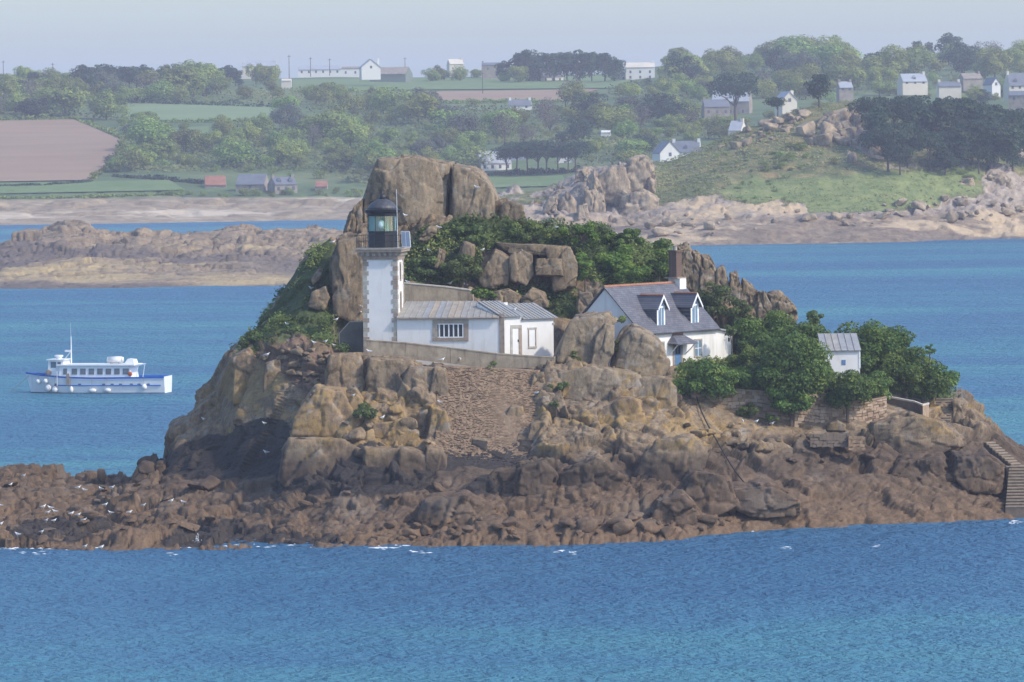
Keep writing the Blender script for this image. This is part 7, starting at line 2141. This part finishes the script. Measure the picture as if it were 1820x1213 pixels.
def far_tree(kind, px, py, hpx, where, group, at=None, wide=1.0, label=None):
    q = at if at is not None else land_at(px, py)
    hgt = hpx * q.y / F
    s_ = hgt / 10.0
    me, tm = FT.choice(PROTO[kind])
    E = bpy.data.objects.new(NAMES[kind], None); C.objects.link(E)
    E.location = (q.x, q.y, q.z - 0.4)
    E.rotation_euler = (0, 0, FT.uniform(0, 6.28))
    w_ = s_ * wide * FT.uniform(0.9, 1.15)
    E.scale = (w_, w_ * FT.uniform(0.8, 1.2), s_)
    tag(E, label or (LOOK[kind] + ' ' + where), 'tree' if 'tree' in NAMES[kind] else 'bush', group)
    for nm, me_ in (('crown', me), ('trunk', tm)):
        o = bpy.data.objects.new(nm, me_); C.objects.link(o); o.parent = E
def blocked(px, py, h):
    for (x0, y0, x1, y1) in HBOX:
        if x0 - h * 0.35 < px < x1 + h * 0.35 and y1 - 1 < py and py - h < y1 - (y1 - y0) * 0.42: return True
    return False
FIELDS = [[(-5, 214), (130, 214), (222, 250), (205, 290), (165, 326), (-5, 332)], [(222, 184), (500, 192), (560, 214), (226, 218)], [(268, 230), (372, 226), (368, 256), (270, 258)],
          [(690, 162), (1064, 158), (1010, 184), (700, 186)], [(520, 142), (1120, 136), (1120, 160), (520, 165)], [(866, 314), (1005, 312), (1012, 338), (866, 340)]]
def wood(poly, n, h, kinds, where, group, mind=12, avoid=True):
    xs = [q[0] for q in poly]; ys = [q[1] for q in poly]
    done = []; tries = 0
    while len(done) < n and tries < n * 60:
        tries += 1
        px, py = FT.uniform(min(xs), max(xs)), FT.uniform(min(ys), max(ys))
        if not bool(inside(px, py, poly)): continue
        if avoid and any(bool(inside(px, py, f)) for f in FIELDS): continue
        hh = FT.uniform(*h) * FT.choice((0.62, 0.8, 1, 1, 1.12, 1.25))
        if blocked(px, py, hh): continue
        if any(abs(px - a) < mind and abs(py - b_) < mind * 0.5 for a, b_ in done): continue
        done.append((px, py))
        far_tree(FT.choices([k for k, _ in kinds], [w for _, w in kinds])[0], px, py, hh, where, group, wide=FT.uniform(0.95, 1.3))
BR_ = (('mid', 5), ('light', 3), ('grey', 1.2), ('conifer', 0.8), ('bare', 0.6))
wood([(-30, 172), (150, 158), (420, 158), (545, 166), (548, 188), (240, 186), (205, 205), (225, 214), (-30, 212)], 40, (38, 56), BR_, 'above the ploughed field', 'trees of the wood above the ploughed field')
for i in range(24):
    far_tree('conifer', 148 + i * 11.8 + FT.uniform(-3, 3), 154 + FT.uniform(-3, 3), FT.uniform(38, 47), 'in the dark row on the left skyline', 'dark conifers on the left skyline', wide=1.15)
wood([(-20, 150), (150, 146), (150, 160), (-20, 165)], 14, (26, 36), (('mid', 3), ('conifer', 1.2), ('light', 1)), 'on the far left skyline', 'trees on the far left skyline')
wood([(205, 205), (268, 222), (268, 262), (300, 300), (185, 312), (172, 318), (212, 288), (228, 250)], 20, (18, 34), (('mid', 3), ('bush', 3), ('grey', 1)), 'in the plough-field hedge', 'hedge trees right of the ploughed field', 9)
wood([(272, 262), (380, 256), (400, 218), (548, 212), (700, 196), (790, 200), (860, 234), (858, 268), (838, 322), (650, 336), (590, 312), (480, 306), (360, 308), (200, 308), (262, 290)], 78, (32, 54), (('mid', 5), ('light', 2.2), ('grey', 1.3), ('bush', 1.5), ('bare', 0.5)), 'in the middle wood', 'trees of the middle wood', 17)
wood([(548, 170), (690, 172), (700, 196), (552, 206)], 16, (22, 34), (('mid', 4), ('light', 2)), 'below the hilltop farm', 'trees below the hilltop farm')
wood([(860, 196), (1100, 190), (1262, 196), (1262, 240), (1160, 252), (1155, 292), (1040, 300), (1030, 262), (880, 258)], 44, (32, 52), (('mid', 4), ('light', 2), ('bare', 2.2), ('conifer', 1), ('grey', 1)), 'in the wood behind the crags', 'trees of the hillside wood behind the crags', 13)
wood([(1060, 140), (1170, 150), (1250, 118), (1400, 114), (1560, 126), (1860, 118), (1860, 142), (1600, 140), (1560, 164), (1480, 178), (1345, 182), (1340, 160), (1250, 180), (1200, 188), (1100, 186)], 74, (36, 56), (('mid', 4), ('light', 3.4), ('grey', 1), ('conifer', 0.7), ('bare', 0.5)), 'on the right hill', 'trees of the wood on the right hill', 13)
wood([(1160, 118), (1260, 112), (1560, 124), (1860, 116), (1860, 124), (1560, 130), (1260, 120)], 30, (28, 42), (('mid', 4), ('light', 3)), 'on the right skyline', 'trees on the right skyline', 12)
wood([(1180, 200), (1250, 222), (1340, 222), (1420, 200), (1480, 180), (1480, 200), (1300, 245), (1250, 262), (1200, 248)], 20, (18, 30), (('mid', 3), ('bush', 2), ('light', 1.4)), 'around the houses behind the headland', 'garden trees behind the headland')
wood([(1560, 150), (1820, 168), (1820, 190), (1560, 178)], 22, (16, 28), (('mid', 3), ('light', 2), ('conifer', 1)), 'around the houses above the pines', 'garden trees above the pines', 10)
wood([(800, 136), (940, 140), (940, 150), (760, 146)], 10, (16, 34), (('mid', 3), ('conifer', 1)), 'beside the hilltop houses', 'trees beside the hilltop houses', 10, False)
for i, (x, h) in enumerate(((895, 44), (925, 62), (940, 66), (960, 60), (985, 62), (1008, 64), (1030, 66), (1052, 64), (1075, 62), (1092, 52), (1206, 66), (1222, 58))):
    far_tree('conifer', x, 146 if x < 1100 else 150, h, 'in the tall group on the middle skyline', 'tall conifers on the middle skyline', wide=0.85)
for i, (x, h) in enumerate(((900, 52), (918, 58), (938, 62), (956, 60), (972, 64), (992, 60), (1010, 56), (1024, 62))):
    far_tree('pine', x, 308 + FT.uniform(-2, 2), h, 'in the inlet clump', 'dark pines of the inlet clump', wide=0.8)
wood([(300, 344), (470, 344), (640, 342), (640, 350), (300, 354)], 22, (9, 18), (('bush', 3), ('mid', 1)), 'along the top of the far beach', 'bushes along the far beach', 8, False)
for i, (x, y) in enumerate(((286, 246), (314, 246), (336, 244), (300, 236), (326, 232))):
    far_tree('mid', x, y, 18, 'in the small orchard meadow', 'orchard trees')
far_tree('pine', 1308, 222, 100, '', None, at=P(1308, 222, 1960), wide=0.75, label='tall umbrella pine before the pale roofed stone house')
far_tree('conifer', 1686, 116, 66, '', None, wide=1.0, label='big dark round conifer highest on the right skyline')
far_tree('conifer', 1632, 118, 54, '', None, wide=0.8, label='dark conifer just left of the highest skyline conifer')
far_tree('conifer', 1652, 118, 52, '', None, wide=0.5, label='thin dark conifer between the two big skyline conifers')
for x in (1745, 1770, 1812): far_tree('bare', x, 118, 48, 'sticking out of the right skyline', 'bare trees on the right skyline')
for x in (470, 484, 455): far_tree('light', x, 150, 40, 'left of the hilltop farm', 'pale trees left of the farm', wide=0.8)
wood([(180, 300), (262, 262), (560, 215), (780, 205), (860, 260), (840, 326), (640, 336), (420, 312)], 60, (12, 24), (('bush', 1),), 'under the middle wood', 'bushes of the middle wood', 9)
wood([(560, 160), (900, 190), (1260, 200), (1160, 290), (1030, 290), (880, 262), (560, 205)], 45, (12, 22), (('bush', 1),), 'behind the crags', 'bushes of the wood behind the crags', 9)
wood([(1100, 150), (1560, 132), (1820, 140), (1820, 165), (1560, 165), (1300, 185), (1100, 186)], 40, (14, 24), (('bush', 1),), 'on the right hill', 'bushes on the right hill', 8)
# headland trees
far_tree('conifer', 1456, 190, 66, '', None, at=hsurf(1456, 186), wide=1.0, label='solitary round dark tree on the headland top')
far_tree('pine', 1382, 212, 40, '', None, at=hsurf(1382, 208), wide=0.9, label='small ragged pine left of the solitary round tree')
HP = ((1556, 268, 92), (1578, 300, 80), (1590, 260, 96), (1612, 296, 86), (1632, 250, 92), (1652, 300, 72), (1668, 262, 98), (1694, 298, 84), (1706, 258, 92), (1728, 296, 90), (1744, 262, 84), (1762, 298, 90), (1782, 270, 78), (1800, 302, 88), (1822, 280, 74), (1545, 236, 70), (1846, 300, 84), (1600, 306, 54), (1740, 306, 54), (1680, 306, 50))
for x, y, h in HP:
    far_tree('pine' if FT.random() < 0.72 else 'conifer', x, y, h, 'in the headland grove', 'dark pine grove on the headland', at=hsurf(x, y), wide=FT.uniform(0.8, 1.05))
def head_scatter(poly, n, h, kind, where, group):
    xs = [q[0] for q in poly]; ys = [q[1] for q in poly]; k = 0
    while k < n:
        px, py = FT.uniform(min(xs), max(xs)), FT.uniform(min(ys), max(ys))
        if not bool(inside(px, py, poly)): continue
        far_tree(kind, px, py, FT.uniform(*h), where, group, at=hsurf(px, py), wide=FT.uniform(0.9, 1.6)); k += 1
head_scatter([(1370, 260), (1430, 250), (1500, 290), (1490, 306), (1340, 310)], 26, (7, 15), 'bush', 'on the grassy flank of the headland', 'bushes on the headland flank')
head_scatter([(1190, 300), (1330, 260), (1420, 300), (1400, 340), (1200, 346)], 60, (3, 8), 'bush', 'low on the left flank of the headland', 'low bushes on the left flank of the headland')
head_scatter([(1210, 290), (1300, 240), (1420, 195), (1540, 178), (1530, 200), (1420, 240), (1300, 275)], 34, (3.5, 7), 'gorse', 'on the ridge of the headland', 'gorse along the headland ridge')
head_scatter([(1590, 296), (1740, 300), (1740, 322), (1640, 316)], 16, (7, 13), 'bush', 'in front of the dark grove', 'bushes in front of the dark grove')
head_scatter([(930, 360), (1000, 325), (1004, 336), (950, 368)], 14, (4, 8), 'gorse', 'on the low bank beside the inlet crags', 'gorse beside the inlet crags')
head_scatter([(1285, 352), (1430, 352), (1420, 366), (1300, 366)], 5, (6, 12), 'bush', 'at the sandy bank of the headland', 'bushes at the sandy bank')

# rough heath cover on the headland
rs = np.random.RandomState(21)
hi = np.nonzero((grass > 0.35) & (hx2 > 1100) & (hx2 < 1860))[0]
ch = hi[rs.randint(0, len(hi), 7000)]
ch = ch[~((hy2[ch] > 304) & (hx2[ch] > 1290) & (rs.rand(len(ch)) < 0.75))]
pc = HEAD_V[ch]
NL = 5
cen = np.repeat(pc, NL, 0) + rs.normal(size=(len(pc) * NL, 3)) * np.array([0.6, 0.6, 0.12])
pat = fbm(pc * 0.06, 44, 3)
cen[:, 2] += np.repeat(np.clip(0.25 + 0.5 * pat, 0.08, 0.8), NL) * rs.uniform(0, 1, len(cen))
M['heath'] = mat_leaf('heath_leaf', (0.17, 0.20, 0.065), (0.29, 0.305, 0.11), (0.46, 0.37, 0.17), rnd=0.0)
tn = np.clip(np.repeat(0.45 + 0.75 * fbm(pc * 0.03 + 7, 45, 3), NL) + rs.uniform(-0.2, 0.2, len(cen)), 0, 1)
lowz = (hy2[ch] > 302) & (hx2[ch] > 1270)
tn = np.where(np.repeat(lowz, NL), tn * 0.35 + 0.28, tn)
hm_ = leaf_mesh('heath', cen, rs.normal(size=cen.shape) * 0.35 + np.array([0.15, -0.3, 0.9]), 0.6, tn, rs, M['heath'])
tag(link('heath', hm_), 'rough heath and grass covering the headland slopes', None, None, 'stuff')
# undergrowth closing the woods
W_POLY = [[(-30, 172), (150, 158), (420, 158), (545, 166), (548, 188), (240, 186), (205, 205), (225, 214), (-30, 212)],
          [(272, 262), (380, 258), (400, 222), (548, 216), (700, 196), (790, 200), (860, 234), (858, 268), (838, 322), (650, 336), (590, 312), (480, 306), (360, 308), (200, 308), (262, 290)],
          [(548, 170), (690, 172), (700, 190), (860, 196), (1100, 190), (1262, 196), (1262, 240), (1160, 252), (1155, 292), (1040, 300), (1030, 262), (880, 258), (790, 205), (552, 206)],
          [(1060, 140), (1170, 150), (1250, 118), (1400, 114), (1560, 126), (1860, 118), (1860, 142), (1600, 140), (1560, 164), (1480, 178), (1345, 182), (1340, 160), (1250, 180), (1200, 188), (1100, 186)]]
cs = []; rs = np.random.RandomState(33)
for poly in W_POLY:
    xs = [q[0] for q in poly]; ys = [q[1] for q in poly]
    n_ = int((max(xs) - min(xs)) * (max(ys) - min(ys)) / 40)
    qx = rs.uniform(min(xs), max(xs), n_); qy = rs.uniform(min(ys), max(ys), n_)
    ok = inside(qx, qy, poly)
    for f_ in FIELDS: ok &= ~inside(qx, qy, f_)
    for (x0, y0, x1, y1) in HBOX: ok &= ~((qx > x0) & (qx < x1) & (qy > y0) & (qy < y1 + 7))
    cs += [tuple(land_at(a, b_)) for a, b_ in zip(qx[ok], qy[ok])]
cs = np.array(cs); NL = 9
lump = 0.5 + 0.5 * fbm(cs * 0.05, 81, 2)
cen = np.repeat(cs, NL, 0) + rs.normal(size=(len(cs) * NL, 3)) * np.array([1.6, 1.6, 0.2])
cen[:, 2] += np.repeat(0.8 + 3.2 * np.clip(lump, 0, 1), NL) * rs.uniform(0, 1, len(cen)) ** 0.7
tn = np.clip(np.repeat(0.4 + 0.5 * fbm(cs * 0.02 + 5, 82, 3), NL) + rs.uniform(-0.15, 0.2, len(cen)), 0, 1)
M['under'] = mat_leaf('undergrowth_leaf', (0.07, 0.10, 0.03), (0.15, 0.18, 0.05), (0.24, 0.25, 0.09), rnd=0.0)
tag(link('undergrowth', leaf_mesh('undergrowth', cen, rs.normal(size=cen.shape) * 0.4 + np.array([0.1, -0.4, 0.8]), 1.3, tn, rs, M['under'])), 'dense pale green undergrowth between the trees of the far hillside', None, None, 'stuff')
def hedge(line, hpx, label, mat='leaf_mid', seed=1, n=1100):
    rs = np.random.RandomState(seed)
    L = np.array(line, float)
    t_ = rs.uniform(0, len(L) - 1.0001, n); i_ = t_.astype(int); f_ = (t_ - i_)[:, None]
    xy = L[i_] * (1 - f_) + L[i_ + 1] * f_
    base = np.array([tuple(land_at(a, b_)) for a, b_ in xy])
    k = base[:, 1] / F
    hh = hpx * k * (0.55 + 0.45 * vnoise(np.stack([xy[:, 0] * 0.11, 0 * xy[:, 0], 0 * xy[:, 0]], 1), seed))
    c = base + rs.normal(size=(n, 3)) * np.array([0.6, 1.0, 0.1])
    c[:, 2] += hh * rs.uniform(0, 1, n) ** 0.7
    o0 = base[0].copy()
    me = leaf_mesh('hedge', c - o0, rs.normal(size=(n, 3)) + np.array([0, -0.3, 0.6]), 1.15, np.clip(rs.uniform(0.1, 0.75, n), 0, 1), rs, M[mat])
    o = link('hedge', me); o.location = o0
    tag(o, label, 'hedge', 'hedges between the fields')
hedge([(0, 216), (130, 212), (190, 234), (222, 250)], 12, 'hedge along the top of the ploughed field', seed=1)
hedge([(222, 250), (206, 286), (162, 322)], 14, 'hedge down the right side of the ploughed field', seed=2)
hedge([(-20, 333), (80, 331), (162, 325)], 6, 'low hedge along the foot of the ploughed field', 'leaf_con', seed=3)
hedge([(224, 184), (350, 188), (500, 193)], 13, 'dark hedge along the top of the pale green field', 'leaf_con', seed=4)
hedge([(226, 218), (400, 218), (560, 216)], 9, 'hedge along the foot of the pale green field', seed=5)
hedge([(200, 314), (290, 320), (365, 328)], 9, 'long clipped hedge left of the red roofed barn', 'leaf_con', seed=6)
hedge([(868, 312), (950, 310), (1030, 306)], 14, 'dark hedge below the inlet pines', 'leaf_con', seed=7)
hedge([(520, 166), (620, 164), (690, 164)], 9, 'hedge below the hilltop farm', seed=8)
hedge([(700, 185), (860, 184), (1010, 182)], 9, 'hedge along the foot of the long brown field', seed=9)
hedge([(268, 258), (320, 256), (368, 254)], 8, 'hedge along the foot of the orchard meadow', seed=10)
hedge([(-20, 354), (140, 352), (320, 346)], 5, 'scrubby hedge along the coastal meadow above the beach', seed=11)
# more pines so that the grove closes
for i in range(14):
    x = FT.uniform(1548, 1840); y = FT.uniform(232, 300)
    if 1636 < x < 1690 and 236 < y - 20 < 262: continue
    far_tree('conifer' if FT.random() < 0.5 else 'pine', x, y, FT.uniform(46, 78) * (1 if y > 250 else 0.85), 'in the headland grove', 'dark pine grove on the headland', at=hsurf(x, y), wide=FT.uniform(0.85, 1.15))

# ================================================================ LABELS: alike neighbours told apart by their place
def ordinal(n):
    words = ['first', 'second', 'third', 'fourth', 'fifth', 'sixth', 'seventh', 'eighth', 'ninth', 'tenth', 'eleventh', 'twelfth']
    if n <= 12: return words[n - 1]
    return '%d%s' % (n, 'th' if 10 <= n % 100 <= 20 else {1: 'st', 2: 'nd', 3: 'rd'}.get(n % 10, 'th'))
_same = {}
for o in S.objects:
    if o.parent is None and 'category' in o and 'group' in o:
        _same.setdefault((o['label'], o['group']), []).append(o)
for (lab, grp), os_ in _same.items():
    if len(os_) < 2: continue
    os_.sort(key=lambda o: o.location.x / max(1.0, o.location.y))
    for k, o in enumerate(os_):
        if k == 0: o['label'] = lab + ', leftmost'
        elif k == len(os_) - 1: o['label'] = lab + ', rightmost'
        else: o['label'] = lab + ', %s from the left' % ordinal(k + 1)
